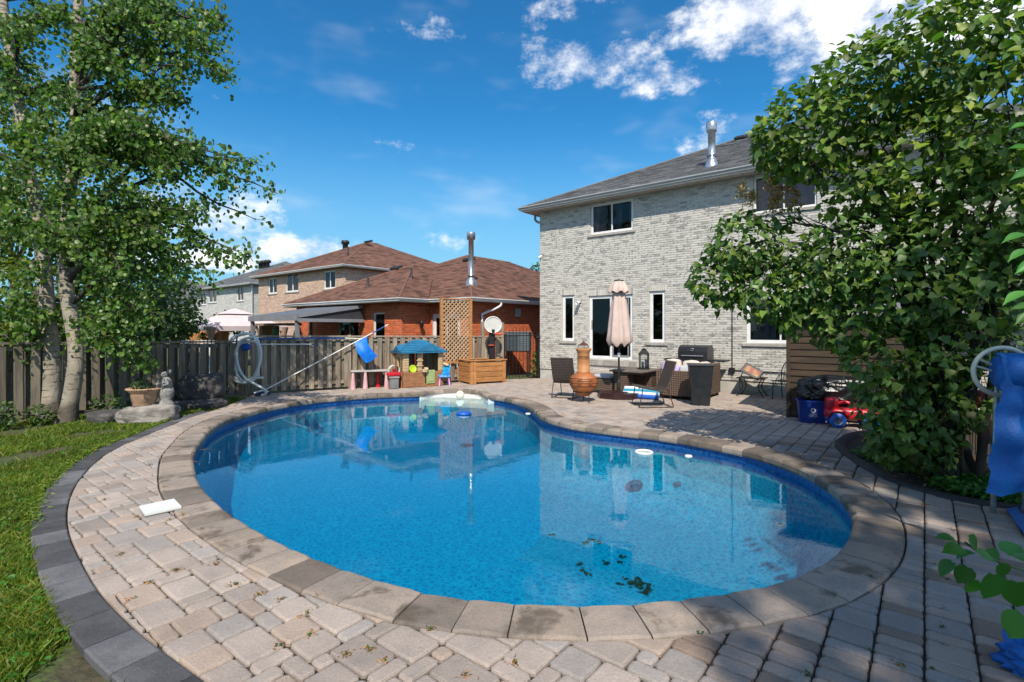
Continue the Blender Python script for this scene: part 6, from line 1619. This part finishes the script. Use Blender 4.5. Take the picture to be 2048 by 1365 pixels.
def leaf_mesh(name, pos, axis, nrm, size, tmpl, col, m_, parent=None):
    LQ = globals()['LQ']
    if isinstance(tmpl, tuple): tmpl, LQ = tmpl
    a = norm(axis); n = norm(nrm - a * np.sum(nrm * a, 1, keepdims=True)); x = np.cross(a, n)
    V = pos[:, None, :] + size[:, None, None] * (tmpl[None, :, 0:1] * x[:, None, :] + tmpl[None, :, 1:2] * a[:, None, :] + tmpl[None, :, 2:3] * n[:, None, :])
    k = len(tmpl); N = len(pos)
    F = (LQ[None] + (np.arange(N) * k)[:, None, None]).reshape(-1, 4)
    return np_mesh(name, V.reshape(-1, 3), F, m_, parent, np.repeat(col, len(LQ), axis=0), True)

def leafm(name, c1, c2, rough=.45, trans=.32): return mat(name, c1, c2, sc=3, rough=rough, trans=trans, spec=.4)
L_LILAC = leafm('lilac_leaf', (.12, .20, .04), (.082, .155, .04), .42, .34)
L_ASPEN = leafm('aspen_leaf', (.11, .195, .045), (.072, .14, .034), .42, .38)
L_YEL = leafm('yellow_green_leaf', (.13, .17, .025), (.09, .13, .02))
L_DARK = leafm('dark_green_leaf', (.035, .075, .018), (.05, .095, .022))
L_MID = leafm('mid_green_leaf', (.06, .12, .025), (.045, .09, .02))
L_BRIGHT = leafm('bright_leaf', (.055, .19, .03), (.045, .15, .025))
BARK = mat('dark_bark', (.045, .035, .028), (.075, .06, .048), sc=6, rough=.95, bump=.01, bsc=20, stretch=(1, 1, .3))

def lobe_leaves(rng, c, r, n, size, shell=.55, droop=.5, upw=.5):
    """leaves through an ellipsoidal lobe, most of them near its surface"""
    d = norm(rng.normal(size=(n, 3)))
    rad_ = shell + (1 - shell) * rng.random((n, 1)) ** .6
    rad_ *= 1 + .22 * np.array([[noise.noise(Vector(v) * 2.3 + Vector(c))] for v in d])
    p = np.array(c) + d * rad_ * np.array(r)
    nr = d * .7 + np.array([0, 0, upw]) + rng.normal(scale=.35, size=(n, 3)) + np.array([0, -.25, .15])
    ax = d * .6 + rng.normal(scale=.55, size=(n, 3)) - np.array([0, 0, droop])
    return p, ax, nr, size * rng.uniform(.65, 1.25, n)

def tone(rng, n, lo=.55, hi=1.45, yel=.12):
    c = np.ones((n, 3)) * rng.uniform(lo, hi, (n, 1)) * np.column_stack([rng.uniform(.85, 1.2, n), np.ones(n), rng.uniform(.7, 1.2, n)])
    k = rng.random(n) < yel
    c[k] *= np.array([1.55, 1.3, .8]); return c

def crown(name, lobes, size, tmpl, m_, parent, seed, dens=1.0, yel=.12, **kw):
    rng = np.random.default_rng(seed); P_, A_, N_, S_ = [], [], [], []
    for c, r, *w_ in lobes:
        r = (r, r, r) if isinstance(r, (int, float)) else r
        ar = 4 * math.pi * (r[0] * r[1] * r[2]) ** (2 / 3); n = int(ar / (size * size * .55) * dens * (w_[0] if w_ else 1))
        p, a, nn, s_ = lobe_leaves(rng, c, r, n, size, **kw); P_.append(p); A_.append(a); N_.append(nn); S_.append(s_)
    p = np.concatenate(P_); base = np.array(parent.location) if parent else 0
    return leaf_mesh(name, p - base, np.concatenate(A_), np.concatenate(N_), np.concatenate(S_), tmpl, tone(rng, len(p), yel=yel), m_, parent)

def limb(mb, a, b, r0, r1, seed, sag=.0, n=7, wob=.12):
    pts = []; L_ = (b - a).length; o_ = Vector((seed * 3.7, seed * 1.3, seed))
    for k in range(n + 1):
        t_ = k / n; p = a.lerp(b, t_); p += Vector((noise.noise(o_ + Vector((t_ * 3, 0, 0))), noise.noise(o_ + Vector((0, t_ * 3, 0))), noise.noise(o_ + Vector((0, 0, t_ * 3))))) * wob * L_ * math.sin(math.pi * t_)
        p.z += sag * L_ * math.sin(math.pi * t_); pts.append(p)
    mb.tube(pts, [r0 + (r1 - r0) * k / n for k in range(n + 1)], 7); return pts

# ---- lilac
LB = V3(5.12, 6.05, 0); li = thing('lilac_bush', 'huge lilac bush spilling over the right side of the patio', 'bush', LB)
def Lo(px, py, d, r, w_=1): return (tuple(P(px, py, d)), r, w_)
lob = [Lo(1622, 262, 6.3, (.66, .6, .62)), Lo(1560, 285, 6.4, (.36, .4, .36)), Lo(1735, 185, 6.1, (.66, .7, .66)), Lo(1870, 120, 5.7, (.72, .8, .72), .85), Lo(1990, 60, 5.4, (.7, .7, .55), .7), Lo(2040, 230, 5.2, (.8, .8, .8), .75),
       Lo(1850, 330, 5.9, (.85, .8, .75), .9), Lo(1985, 420, 5.4, (.8, .8, .7), .75), Lo(1730, 380, 6.2, (.5, .5, .4), .8), Lo(1490, 490, 6.9, (.52, .5, .44), 1.2), Lo(1445, 560, 7.05, (.46, .45, .42), 1.2), Lo(1545, 580, 6.8, (.55, .55, .46)), Lo(1640, 560, 6.5, (.6, .6, .55)),
       Lo(1720, 520, 6.2, (.7, .7, .6)), Lo(1620, 640, 6.5, (.42, .4, .26), .8), Lo(1700, 640, 6.2, (.5, .5, .42)), Lo(1830, 560, 5.8, (.75, .7, .6)), Lo(1955, 590, 5.4, (.6, .6, .42), .6), Lo(1775, 720, 5.95, (.5, .45, .48)), Lo(1775, 800, 5.95, (.37, .38, .42)), Lo(1815, 860, 5.8, (.42, .34, .34)),
       Lo(1770, 890, 5.95, (.2, .2, .2)), Lo(1880, 730, 5.55, (.34, .3, .26), .6), Lo(2060, 520, 5.2, (.7, .7, .5), .6), Lo(2090, 380, 5.2, (.8, .8, .8), .6), Lo(1560, 440, 6.8, (.25, .3, .16), .5), Lo(1880, 830, 5.75, (.34, .3, .34)), Lo(1905, 690, 5.6, (.4, .35, .34)), Lo(1930, 790, 5.7, (.3, .3, .36), .7), Lo(1860, 905, 5.75, (.26, .22, .18)), Lo(1790, 905, 5.9, (.25, .2, .16))]
crown('crown', lob[:9], .094, HEART, L_LILAC, li, 1, .80, .42); crown('crown', lob[9:], .098, HEART2, L_LILAC, li, 2, .80, .12)
mb = MB(); tr_ = MB(); rr = random.Random(4)
for k, (c, r, w_) in enumerate(lob):
    b_ = Vector(c) - LB; a_ = Vector((rr.uniform(-.25, .25), rr.uniform(-.2, .25), .02))
    if b_.z < .3: continue
    mid = a_.lerp(b_, .5) + Vector((rr.uniform(-.1, .1), rr.uniform(-.1, .2), .25))
    if c[0] < 4.3: mid = P(1810, 500, 6.0) - LB + Vector((rr.uniform(-.15, .15), rr.uniform(-.1, .1), rr.uniform(-.2, .2)))
    limb(tr_, a_, mid, .05 if k < 20 else .035, .032, k, 0, 5, .08); limb(mb, mid, b_, .03, .010, k + 50, .03, 6, .12)
    for q in range(5):
        d = Vector((rr.gauss(0, 1), rr.gauss(0, 1), rr.gauss(.3, .8))).normalized() * (r[0] * .8); limb(mb, mid.lerp(b_, rr.uniform(.5, 1)), b_ + d, .010, .003, k * 7 + q, 0, 4, .15)
tr_.build('stem', BARK, li); mb.build('branch', BARK, li)
mb = MB()
for k in range(70):      # bare straw-coloured stems inside the bush
    a_ = Vector((rr.uniform(-.6, .5), rr.uniform(-.35, .3), rr.uniform(0, .9))); mb.tube([a_, a_ + Vector((rr.uniform(-.25, .25), rr.uniform(-.2, .2), rr.uniform(.5, 1.3)))], [.006, .003], 4, rr.uniform(.7, 1.3))
mb.build('dry_stem', mat('straw_stem', (.30, .20, .11), (.2, .13, .07), sc=8, rough=.9), li)
mb = MB()
for px, py in ((1485, 385), (1540, 368), (1560, 392), (1590, 400), (1505, 400), (1575, 372), (1545, 410)):
    c = P(px, py, 6.7) - LB
    for k in range(130):
        t_ = rr.random(); p = c + Vector((rr.gauss(0, .05) * (1.2 - t_), rr.gauss(0, .05), -.10 + .22 * t_)); s_ = rr.uniform(.008, .02)
        mb.add([(-s_, 0, 0), (0, -s_, s_), (s_, 0, 0), (0, s_, -s_)], [(0, 1, 2, 3)], rr.uniform(.7, 1.3), T(p) @ Rz(rr.uniform(0, 6)) @ Rx(rr.uniform(0, 3)))
    mb.tube([c + V3(0, 0, -.3), c + V3(0, 0, .1)], [.006, .002], 4)
mb.build('seed_head', mat('dry_seed', (.55, .38, .14), (.42, .28, .10), sc=9, rough=.9), li)

# ---- aspens on the left
def aspen_bark():
    mt = bpy.data.materials.new('aspen_bark'); mt.use_nodes = True; t = NT(mt.node_tree); t.n.clear()
    v = t.node('ShaderNodeTexCoord').outputs['Object']
    c = t.mix(t.ramp(t.noise(v, 3, 5), .35, .65), (.36, .31, .24), (.24, .21, .165))
    l_ = t.ramp(t.noise(t.mapping(v, (2.2, 2.2, 17)), 1.6, 4, .6), .56, .66); c = t.mix(t.math('MULTIPLY', l_, .85), c, (.045, .038, .03))
    k_ = t.ramp(t.noise(t.mapping(v, (2, 2, 1.4)), 1.5, 3), .60, .70); c = t.mix(k_, c, (.06, .048, .038))
    sp = t.node('ShaderNodeSeparateXYZ'); t.l.new(v, sp.inputs[0])
    c = t.mix(t.ramp(t.math('ADD', sp.outputs[2], t.math('MULTIPLY', t.noise(v, 5, 3), .5)), .45, .75, 1, 0), c, t.mix(t.noise(v, 12, 4), (.05, .04, .032), (.16, .13, .1)))
    b = t.node('ShaderNodeBsdfPrincipled'); t.l.new(c, b.inputs[0]); b.inputs['Roughness'].default_value = .85
    bn = t.node('ShaderNodeBump'); bn.inputs['Distance'].default_value = .02; t.l.new(t.math('ADD', t.noise(t.mapping(v, (3, 3, 1)), 6, 5), t.math('MULTIPLY', l_, -.3)), bn.inputs['Height']); t.l.new(bn.outputs[0], b.inputs['Normal'])
    t.l.new(b.outputs[0], t.node('ShaderNodeOutputMaterial').inputs[0]); return mt
ABARK = aspen_bark()
def aspen(label, path, rads, tips, seed, nt=22, nl=17):
    base = P(*path[0][:2], path[0][2]); base.z = -.04
    t_ = thing('aspen_tree', label, 'tree', base); rng = np.random.default_rng(seed); rr = random.Random(seed)
    pts = smooth_curve([tuple(base)] + [tuple(P(*q)) for q in path[1:]], 6, False)
    rs = [rads[0] + (rads[1] - rads[0]) * (i / (len(pts) - 1)) ** .8 + (.05 * max(0, 1 - i / 3)) for i in range(len(pts))]
    MB().tube([p - base for p in pts], rs, 16).build('trunk', ABARK, t_)
    br = MB(); LP, LA, LNn, LS = [], [], [], []
    for k, (px, py, d, *dn) in enumerate(tips):
        tip = P(px, py, d); hor = math.hypot(tip.x - pts[-1].x, tip.y - base.y)
        z0 = min(max(tip.z + rr.uniform(-.5, .7) - .1 * hor, 1.6), pts[-1].z - .1)
        s_ = min(pts, key=lambda p: abs(p.z - z0))
        lp = limb(br, s_ - base, tip - base, .035 + .006 * hor, .007, seed * 100 + k, rr.uniform(.04, .26), 10, .13)
        m_ = int(nt * (dn[0] if dn else 1) * (.5 + .5 * min(1.6, (tip - s_).length / 2)))
        for q in range(m_):
            u = rr.uniform(.22, 1.0) ** .75; i = int(u * 9.999); o_ = lp[i].lerp(lp[min(i + 1, 10)], u * 10 - i)
            dv = Vector((rr.gauss(0, 1), rr.gauss(0, 1), rr.gauss(-.75, .7))).normalized() * rr.uniform(.15, .7) * (1.1 - .45 * u)
            e_ = o_ + dv; br.tube([o_, o_ + dv * .5 + V3(0, 0, .03), e_], [.006, .004, .002], 4)
            n = int(nl * rr.uniform(.6, 1.3)); w_ = rng.random((n, 1))
            c_ = np.array(o_)[None] * (1 - w_) + np.array(e_)[None] * w_ + rng.normal(scale=.095, size=(n, 3))
            LP.append(c_); LA.append(rng.normal(scale=.5, size=(n, 3)) + np.array([0, 0, -.8])); LNn.append(rng.normal(scale=.7, size=(n, 3)) + np.array([0, -.5, .5])); LS.append(rng.uniform(.055, .092, n))
    br.build('branch', BARK, t_)
    p = np.concatenate(LP); leaf_mesh('crown', p, np.concatenate(LA), np.concatenate(LNn), np.concatenate(LS), ROUND, tone(rng, len(p), .55, 1.55, .16), L_ASPEN, t_)
aspen('aspen with pale bark and drooping branches, nearer of two trunks on the lawn', [(133, 838, 9.75), (148, 760, 9.75), (151, 690, 9.8), (132, 570, 9.85), (133, 460, 9.9), (148, 300, 9.95), (152, 120, 10), (158, -20, 10), (165, -220, 10)], (.145, .075),
      [(450, 40, 9.2), (462, 150, 9.4), (420, 110, 8.8), (395, 20, 9.6), (440, 85, 10), (360, 60, 9), (512, 330, 9.0, .8), (555, 388, 9.2, .7), (470, 318, 9.3), (430, 360, 9.5), (512, 440, 9.6, .35), (500, 515, 9.3, .7), (450, 500, 9.6, .8), (430, 545, 9.5, .7), (345, 190, 9.3), (300, 90, 10.3), (250, 20, 9.2), (375, 340, 10), (330, 470, 9.0), (300, 600, 9.3),
       (290, 715, 9.4), (250, 640, 9.2), (270, 560, 10.2), (220, 240, 9.0), (270, 380, 9.0), (330, 270, 10.3), (200, 120, 9.2), (290, 640, 9.9), (345, 420, 10.2), (235, 470, 10.4), (380, 200, 9.6), (310, 320, 9.6), (250, 300, 10.4), (310, 740, 9.7, .6), (410, 420, 9.1), (180, 90, 8.9), (120, 180, 8.9), (210, 330, 8.7), (90, 300, 8.8), (170, 260, 8.8), (70, 480, 8.9), (200, 430, 8.8), (240, 540, 8.9), (100, 400, 8.9), (160, 500, 8.8, .6), (300, 250, 8.8), (340, 340, 8.8), (230, 130, 8.9), (280, 20, 8.9), (340, 10, 9.2), (390, 130, 9.1), (400, 450, 9.5), (330, 630, 9.2), (240, 690, 9.2, .8), (390, 290, 9.0), (360, 530, 9.8), (280, 480, 9.3), (320, 130, 9.9)], 3, 26, 15)
aspen('aspen with broad pale trunk, the rear one of the pair beside the fence', [(100, 838, 10.05), (104, 745, 10.1), (97, 650, 10.1), (84, 500, 10.2), (62, 360, 10.3), (35, 190, 10.4), (8, 30, 10.5), (-10, -140, 10.6)], (.165, .08),
      [(-20, 120, 9.8), (-60, 300, 10), (10, 420, 9.6), (50, 560, 9.4, .8), (-10, 620, 9.6), (30, 690, 9.6, .8), (170, 170, 10.6), (90, 40, 9.8), (215, 520, 10.9), (20, 730, 9.7, .5), (170, 420, 11), (200, 560, 10.9), (-40, 500, 10), (110, 220, 9.6, .7), (20, 260, 9.8), (200, 640, 10.8), (60, 130, 10.8), (10, 190, 9.6), (70, 250, 9.5), (30, 340, 9.6), (-30, 400, 9.6), (60, 60, 9.6), (130, 20, 9.7), (110, 480, 9.6), (60, 640, 9.5), (120, 330, 9.7, .5), (180, 60, 10.9), (230, 180, 11), (30, 610, 10.5), (-30, 30, 10.2)], 5, 24, 14)

# ---- trees and shrubs beyond the fences
def small_tree(name, label, cat, lobes, size, m_, seed, dens=.6, tmpl=ROUND, ground=0.0, yel=.1, trunk=True, group=None):
    c0 = Vector(lobes[0][0]); t_ = thing(name, label, cat, V3(c0.x, c0.y, ground), 0, group)
    crown('crown', lobes, size, tmpl, m_, t_, seed, dens, yel)
    if trunk:
        mb = MB(); rr = random.Random(seed); top = c0 - Vector(t_.location)
        limb(mb, V3(0, 0, 0), top, .12 if cat == 'tree' else .03, .03, seed, 0, 6, .05)
        for c, r, *_ in lobes[1:]: limb(mb, top * .5, Vector(c) - Vector(t_.location), .05 if cat == 'tree' else .02, .01, seed + 1, 0, 5, .1)
        mb.build('trunk', BARK, t_)
    return t_
def LP_(px, py, d, r): return (tuple(P(px, py, d)), r)
small_tree('maple_tree', 'yellow green leafy tree behind the fence at the left edge', 'tree', [LP_(40, 590, 13, (1.3, 1.0, 1.0)), LP_(-60, 480, 13.5, (1.3, 1, 1.2)), LP_(110, 640, 12.6, (.9, .8, .7)), LP_(60, 420, 14, (1.1, 1, 1)), LP_(-20, 660, 12.5, (.8, .7, .6))], .11, L_YEL, 21)
small_tree('maple_tree', 'dark green tree filling the gap behind the aspens', 'tree', [LP_(235, 590, 14.2, (1.3, 1.1, 1.1)), LP_(180, 520, 15, (1.2, 1.1, 1.2)), LP_(290, 640, 14, (.8, .8, .6)), LP_(170, 650, 13.6, (.9, .8, .7)), LP_(270, 500, 15, (.9, .9, .9))], .11, L_DARK, 22)
small_tree('maple_tree', 'green feathery tree beside the pale grey house', 'tree', [LP_(345, 600, 21, (1.1, 1.1, 1.0)), LP_(330, 555, 22, (.8, .8, .8)), LP_(365, 640, 20.5, (.8, .8, .6)), LP_(320, 650, 20, (.9, .9, .7))], .13, L_MID, 23)
small_tree('maple_tree', 'tall light green tree rising behind the aspens at the left edge', 'tree', [LP_(20, 330, 15, (1.8, 1.3, 1.7)), LP_(120, 250, 15.5, (1.3, 1.2, 1.4)), LP_(-40, 160, 15, (1.6, 1.2, 1.6)), LP_(200, 420, 15, (1.1, 1, 1.1))], .12, L_YEL, 29, .4)
small_tree('garden_shrub', 'sparse dark shrub in front of the pale grey house', 'shrub', [LP_(450, 640, 27, (.7, .6, .5)), LP_(425, 655, 27, (.6, .5, .45)), LP_(470, 655, 27, (.5, .5, .4))], .13, L_DARK, 24, .45)
small_tree('garden_shrub', 'yellow green shrub by the orange plank fence', 'shrub', [LP_(360, 662, 22, (.55, .5, .42)), LP_(345, 675, 22, (.5, .4, .3)), LP_(415, 672, 24, (.4, .4, .2))], .10, L_YEL, 25)
small_tree('far_tree', 'small dark tree top showing past the corner of the grey house', 'tree', [LP_(1085, 548, 42, (1.1, 1.1, 1.0)), LP_(1090, 600, 42, (1.6, 1.6, 2))], .22, L_DARK, 26)
small_tree('cedar_tree', 'dark tree behind the fence at the right edge', 'tree', [LP_(2010, 560, 10.5, (1.2, 1.0, 1.0)), LP_(1940, 640, 10, (.9, .8, .8)), LP_(2090, 480, 10, (1.2, 1, 1.2))], .12, L_DARK, 27, .5)
# the shadow on the near right paving comes from a tall tree well behind the photographer
SL = [((3.3, -1.0, 4.3), (1.7, 1.5, .9)), ((2.1, -1.3, 4.6), (1.0, 1.1, .7)), ((4.9, -.7, 4.2), (1.5, 1.5, 1.0)), ((3.8, -2.4, 5.2), (1.6, 1.3, .9)), ((2.9, .0, 3.9), (1.1, .7, .5)), ((5.2, .6, 3.8), (1.2, .9, .8)), ((5.0, 2.5, 4.9), (1.3, 1.1, .6)), ((4.4, 1.4, 4.6), (1.2, .9, .6))]
small_tree('shade_tree', 'tall leafy tree far behind the photographer, shading the near right paving', 'tree', [((c[0], c[1] - .669 * 11, c[2] + .743 * 11), r, *w_) for c, r, *w_ in SL], .2, L_MID, 28, .75)
# garden border behind the photographer: a row of trees that the windows mirror
for k, (x, y, h_) in enumerate(((-9, -13, 3.4), (-4.5, -15, 4.2), (.5, -16, 3.8), (-15, -6, 3.4))):
    small_tree('hedge_tree', ['round tree at the garden end behind the photographer, by the left boundary', 'tall tree at the garden end, second behind the photographer', 'tree at the garden end directly behind the photographer', 'tree by the left boundary behind the photographer'][k], 'tree', [((x, y, h_), (2.2, 1.8, 1.9)), ((x + 1.2, y + .3, h_ - 1), (1.6, 1.4, 1.4)), ((x - 1.3, y, h_ - .8), (1.6, 1.4, 1.4))], .22, L_DARK, 30 + k, .5)
small_tree('climbing_vine', 'bright yellow green vine beside the iron gate', 'vine', [((.78, 18.25, .35), (.14, .12, .35)), ((.85, 18.3, .75), (.10, .1, .22))], .09, L_YEL, 41, .7, HEART)
small_tree('fence_vine', 'small creeper climbing the dark fence above the boulder', 'vine', [(tuple(P(382, 735, 12.4)), (.12, .08, .18)), (tuple(P(378, 705, 12.45)), (.07, .06, .22))], .06, L_MID, 42, .5)
small_tree('potted_plant', 'drooping green plant growing in the clay pot', 'plant', [((-7.03, 9.8, .66), (.16, .15, .10)), ((-7.2, 9.85, .66), (.14, .12, .12))], .06, L_DARK, 43, .4, ground=.555)
small_tree('grape_shrub', 'dark bush at the foot of the aspens by the fence', 'shrub', [((-8.0, 10.1, .22), (.35, .2, .25)), ((-9.3, 9.0, .22), (.6, .25, .28)), ((-8.75, 9.5, .15), (.3, .2, .2))], .06, L_MID, 44, .5)

# ---- foreground twig and leaves at the right edge
fb = P(2075, 1165, 2.35); fr_ = thing('foreground_shrub', 'green broad-leaved twig reaching in from the right over the pavers', 'shrub', V3(fb.x + .15, fb.y - .1, 0)); base = Vector(fr_.location)
mb = MB(); st_ = smooth_curve([tuple(P(2150, 1330, 2.35) * 1), tuple(P(2075, 1165, 2.35)), tuple(P(2010, 1130, 2.35)), tuple(P(1960, 1105, 2.35)), tuple(P(1930, 1085, 2.35))], 4, False)
mb.tube([V3(.12, 0, 0)] + [p - base for p in st_], [.012] * 3 + [.006] * (len(st_) - 2), 6); mb.build('stem', mat('green_stem', (.12, .17, .05), (.1, .12, .04), sc=9), fr_)
tw_ = [(1938, 1078, -40, .075), (1945, 1105, 200, .07), (1910, 1080, 170, .07), (1905, 1125, 230, .08), (1935, 1135, 250, .085), (1960, 1110, -10, .07), (1988, 1150, 265, .125), (2010, 1105, 20, .09), (2040, 1120, 0, .09), (2035, 1165, 280, .13), (1950, 1160, 250, .07), (1925, 1098, 190, .075), (2045, 1230, 250, .12), (1980, 1120, 60, .06), (2000, 1130, -60, .07)]
pos = np.array([P(a_, b_, 2.33 + .06 * math.sin(k * 2.1)) - base for k, (a_, b_, c_, d_) in enumerate(tw_)]); ax = np.array([(math.cos(rad(c_)), .15, math.sin(rad(c_))) for a_, b_, c_, d_ in tw_]); rng = np.random.default_rng(2)
leaf_mesh('foliage', pos, ax, rng.normal(scale=.55, size=(len(tw_), 3)) + np.array([0, -.6, .8]), np.array([d_ for *_, d_ in tw_]) * 1.1, fine_leaf(), tone(rng, len(tw_), .7, 1.5, 0), L_BRIGHT, fr_)
ns = thing('sumac_branch', 'bright green lance-shaped leaves at the right edge of the picture', 'branch', V3(3.9, 3.4, 0)); base = Vector(ns.location)
nsl = [(2062, 585, 195, .2), (2055, 470, 190, .17), (2060, 500, 200, .16), (2062, 300, 170, .14), (2060, 250, 185, .13), (2065, 340, 200, .15), (2070, 620, 210, .16), (2058, 610, 190, .12), (2066, 520, 215, .14)]
pos = np.array([P(a_, b_, 3.2) - base for a_, b_, *_ in nsl]); ax = np.array([(math.cos(rad(c_)), -.1, math.sin(rad(c_))) for *_, c_, d_ in nsl])
leaf_mesh('foliage', pos, ax, rng.normal(scale=.3, size=(len(nsl), 3)) + np.array([0, -.6, .8]), np.array([d_ for *_, d_ in nsl]), fine_leaf(8, .2, .4, 0), tone(rng, len(nsl), .9, 1.6, 0), L_BRIGHT, ns)
mb = MB(); mb.tube([V3(0, 0, 0), P(2110, 700, 3.3) - base, P(2090, 500, 3.25) - base, P(2085, 250, 3.2) - base], [.03, .02, .015, .008], 7)
for a_, b_, *_ in nsl: mb.tube([P(2088, b_ + 15, 3.22) - base, P(a_, b_, 3.2) - base], .004, 4)
mb.build('stem', BARK, ns)

# ---- lawn grass, clover, ground cover, weeds in the joints
def fence_side(x, y): return (x - FA.x) * (FB.y - FA.y) - (y - FA.y) * (FB.x - FA.x) > .12
lawn_edge = [tuple(p[:2]) for p in left_in]
bx_ = np.array(lawn_edge)
def blades(n, seed, hmin, hmax, wd, ymax=13.2):
    rng = np.random.default_rng(seed); out = []
    while len(out) < n:
        d = 2.0 + (ymax - 2.0) * rng.random() ** 1.35; x = -d * rng.uniform(.15, 1.12)
        if not fence_side(x, d): continue
        if noise.noise(Vector((x * 1.1, d * 1.1, 0))) + .35 * noise.noise(Vector((x * 4, d * 4, 3))) < rng.uniform(-.4, .24): continue
        q = np.hypot(bx_[:, 0] - x, bx_[:, 1] - d)
        if d < 11 and q.min() < .245: continue
        if inside((x, d), PATIO): continue
        out.append((x, d))
    p = np.array(out); n = len(p); an = rng.uniform(0, 2 * math.pi, n); h = rng.uniform(hmin, hmax, n); lean = rng.normal(scale=.5, size=(n, 2)) * h[:, None]
    w_ = wd * rng.uniform(.7, 1.4, n) * (.7 + p[:, 1] * .09); dx, dy = np.cos(an) * w_, np.sin(an) * w_
    z0 = np.full(n, -.05)
    A = np.stack([p[:, 0] - dx, p[:, 1] - dy, z0], 1); B = np.stack([p[:, 0] + dx, p[:, 1] + dy, z0], 1)
    C = np.stack([p[:, 0] + dx * .8 + lean[:, 0] * .45, p[:, 1] + dy * .8 + lean[:, 1] * .45, z0 + h * .62], 1); D = np.stack([p[:, 0] - dx * .3 + lean[:, 0], p[:, 1] - dy * .3 + lean[:, 1], z0 + h], 1)
    return np.stack([A, B, C, D], 1).reshape(-1, 3), np.arange(4 * n).reshape(-1, 4), p, rng
L_GRASS = leafm('grass_blade', (.145, .205, .022), (.10, .165, .018), .55, .35)
V_, F_, p_, rng = blades(64000, 6, .03, .08, .0042)
tn = np.array([.75 + .5 * (noise.noise(Vector((x * .9, y * .9, 5))) + .5) for x, y in p_])[:, None] * rng.uniform(.7, 1.3, (len(p_), 1)) * np.ones((1, 3)); kk = rng.random(len(p_)) < .27; tn[kk] *= np.array([1.6, 1.05, 1.2])
o = np_mesh('lawn_grass', V_, F_, L_GRASS, None, tn); tag(o, 'short patchy green lawn grass left of the paving', kind='stuff')
V_, F_, p_, rng = blades(3600, 9, .02, .05, .004); n = len(p_)
o = leaf_mesh('clover_leaves', np.column_stack([p_, rng.uniform(-.04, .0, n)]), rng.normal(size=(n, 3)) * np.array([1, 1, .15]), rng.normal(scale=.35, size=(n, 3)) + np.array([0, 0, 1]), rng.uniform(.02, .055, n), ROUND, tone(rng, n, .8, 1.5, .1), L_BRIGHT); tag(o, 'low clover and weeds in the lawn', kind='stuff')
def cover(name, label, pts, n, spread, size, m_, seed, tmpl=ROUND, zmax=.09):
    rng = np.random.default_rng(seed); P0 = np.array(pts)[rng.integers(0, len(pts), n)]
    p = P0 + rng.normal(size=(n, 2)) * spread; z = np.abs(rng.normal(size=n)) * zmax * .5
    o = leaf_mesh(name, np.column_stack([p, z]), rng.normal(size=(n, 3)) * np.array([1, 1, .3]), rng.normal(scale=.4, size=(n, 3)) + np.array([0, -.2, 1]), size * rng.uniform(.6, 1.3, n), tmpl, tone(rng, n, .7, 1.4, .15), m_); return tag(o, label, kind='stuff')
gc_ = [tuple(G(px, py)[:2]) for px, py in [(1740, 912), (1760, 918), (1800, 930), (1820, 940), (1850, 945), (1870, 955), (1900, 975), (1925, 985), (1950, 985), (1980, 990), (2010, 1000), (2035, 1005), (1960, 965), (2000, 970), (2030, 975), (1990, 955), (1900, 945), (1940, 960), (2060, 1000)]]
cover('ground_cover', 'bright green ground cover along the black bed edging', gc_, 5200, .085, .038, L_BRIGHT, 51)
cover('bed_litter', 'brown fallen leaves scattered on the flower bed', [tuple(G(px, py)[:2]) for px, py in [(1850, 925), (1900, 930), (1950, 935), (2000, 945), (1880, 960), (1920, 955), (1980, 930), (1830, 905)]], 900, .22, .04, mat('litter', (.11, .06, .03), (.2, .13, .07), sc=20, rough=.9), 52, ROUND, .015)
joints = [(1390, 828), (1062, 824), (1075, 833), (1340, 830), (1545, 945), (1655, 985), (1870, 1130), (1895, 1160), (1890, 1220), (1885, 1255), (1890, 1290), (1870, 1340), (1745, 1155), (1740, 1300), (1610, 1350), (1400, 1265), (410, 900), (390, 925), (330, 975), (320, 1010), (275, 1035), (340, 1040), (365, 1030), (405, 1060), (430, 1130), (355, 1140), (470, 1170), (520, 1190), (300, 1165), (560, 1200), (640, 1190), (620, 1270), (690, 1310), (740, 1300), (770, 1320), (860, 1260), (930, 1350), (560, 1290), (610, 1230), (240, 1110), (260, 1200), (210, 1000), (250, 950), (300, 930), (1560, 1050), (1690, 930), (1720, 955), (1850, 1010), (1800, 1330), (1905, 1060), (1030, 1325)]
jp = [tuple(G(px, py)[:2]) for px, py in joints]
cover('joint_weeds', 'tiny green weeds growing in the paver joints', jp, 420, .010, .012, L_MID, 53, ROUND, .02)
cover('joint_needles', 'brown dead moss and needles caught in the paver joints', jp[16:], 700, .02, .02, mat('needle', (.22, .095, .03), (.3, .16, .06), sc=20, rough=.9), 54, LANCE, .012)
edge = [tuple((p + Vector((-.27, -.05, 0)))[:2]) for p in left_in[:70]]
cover('edge_weeds', 'ragged grass tufts creeping over the charcoal edging', edge, 1500, .035, .045, L_GRASS, 55, LANCE, .05)
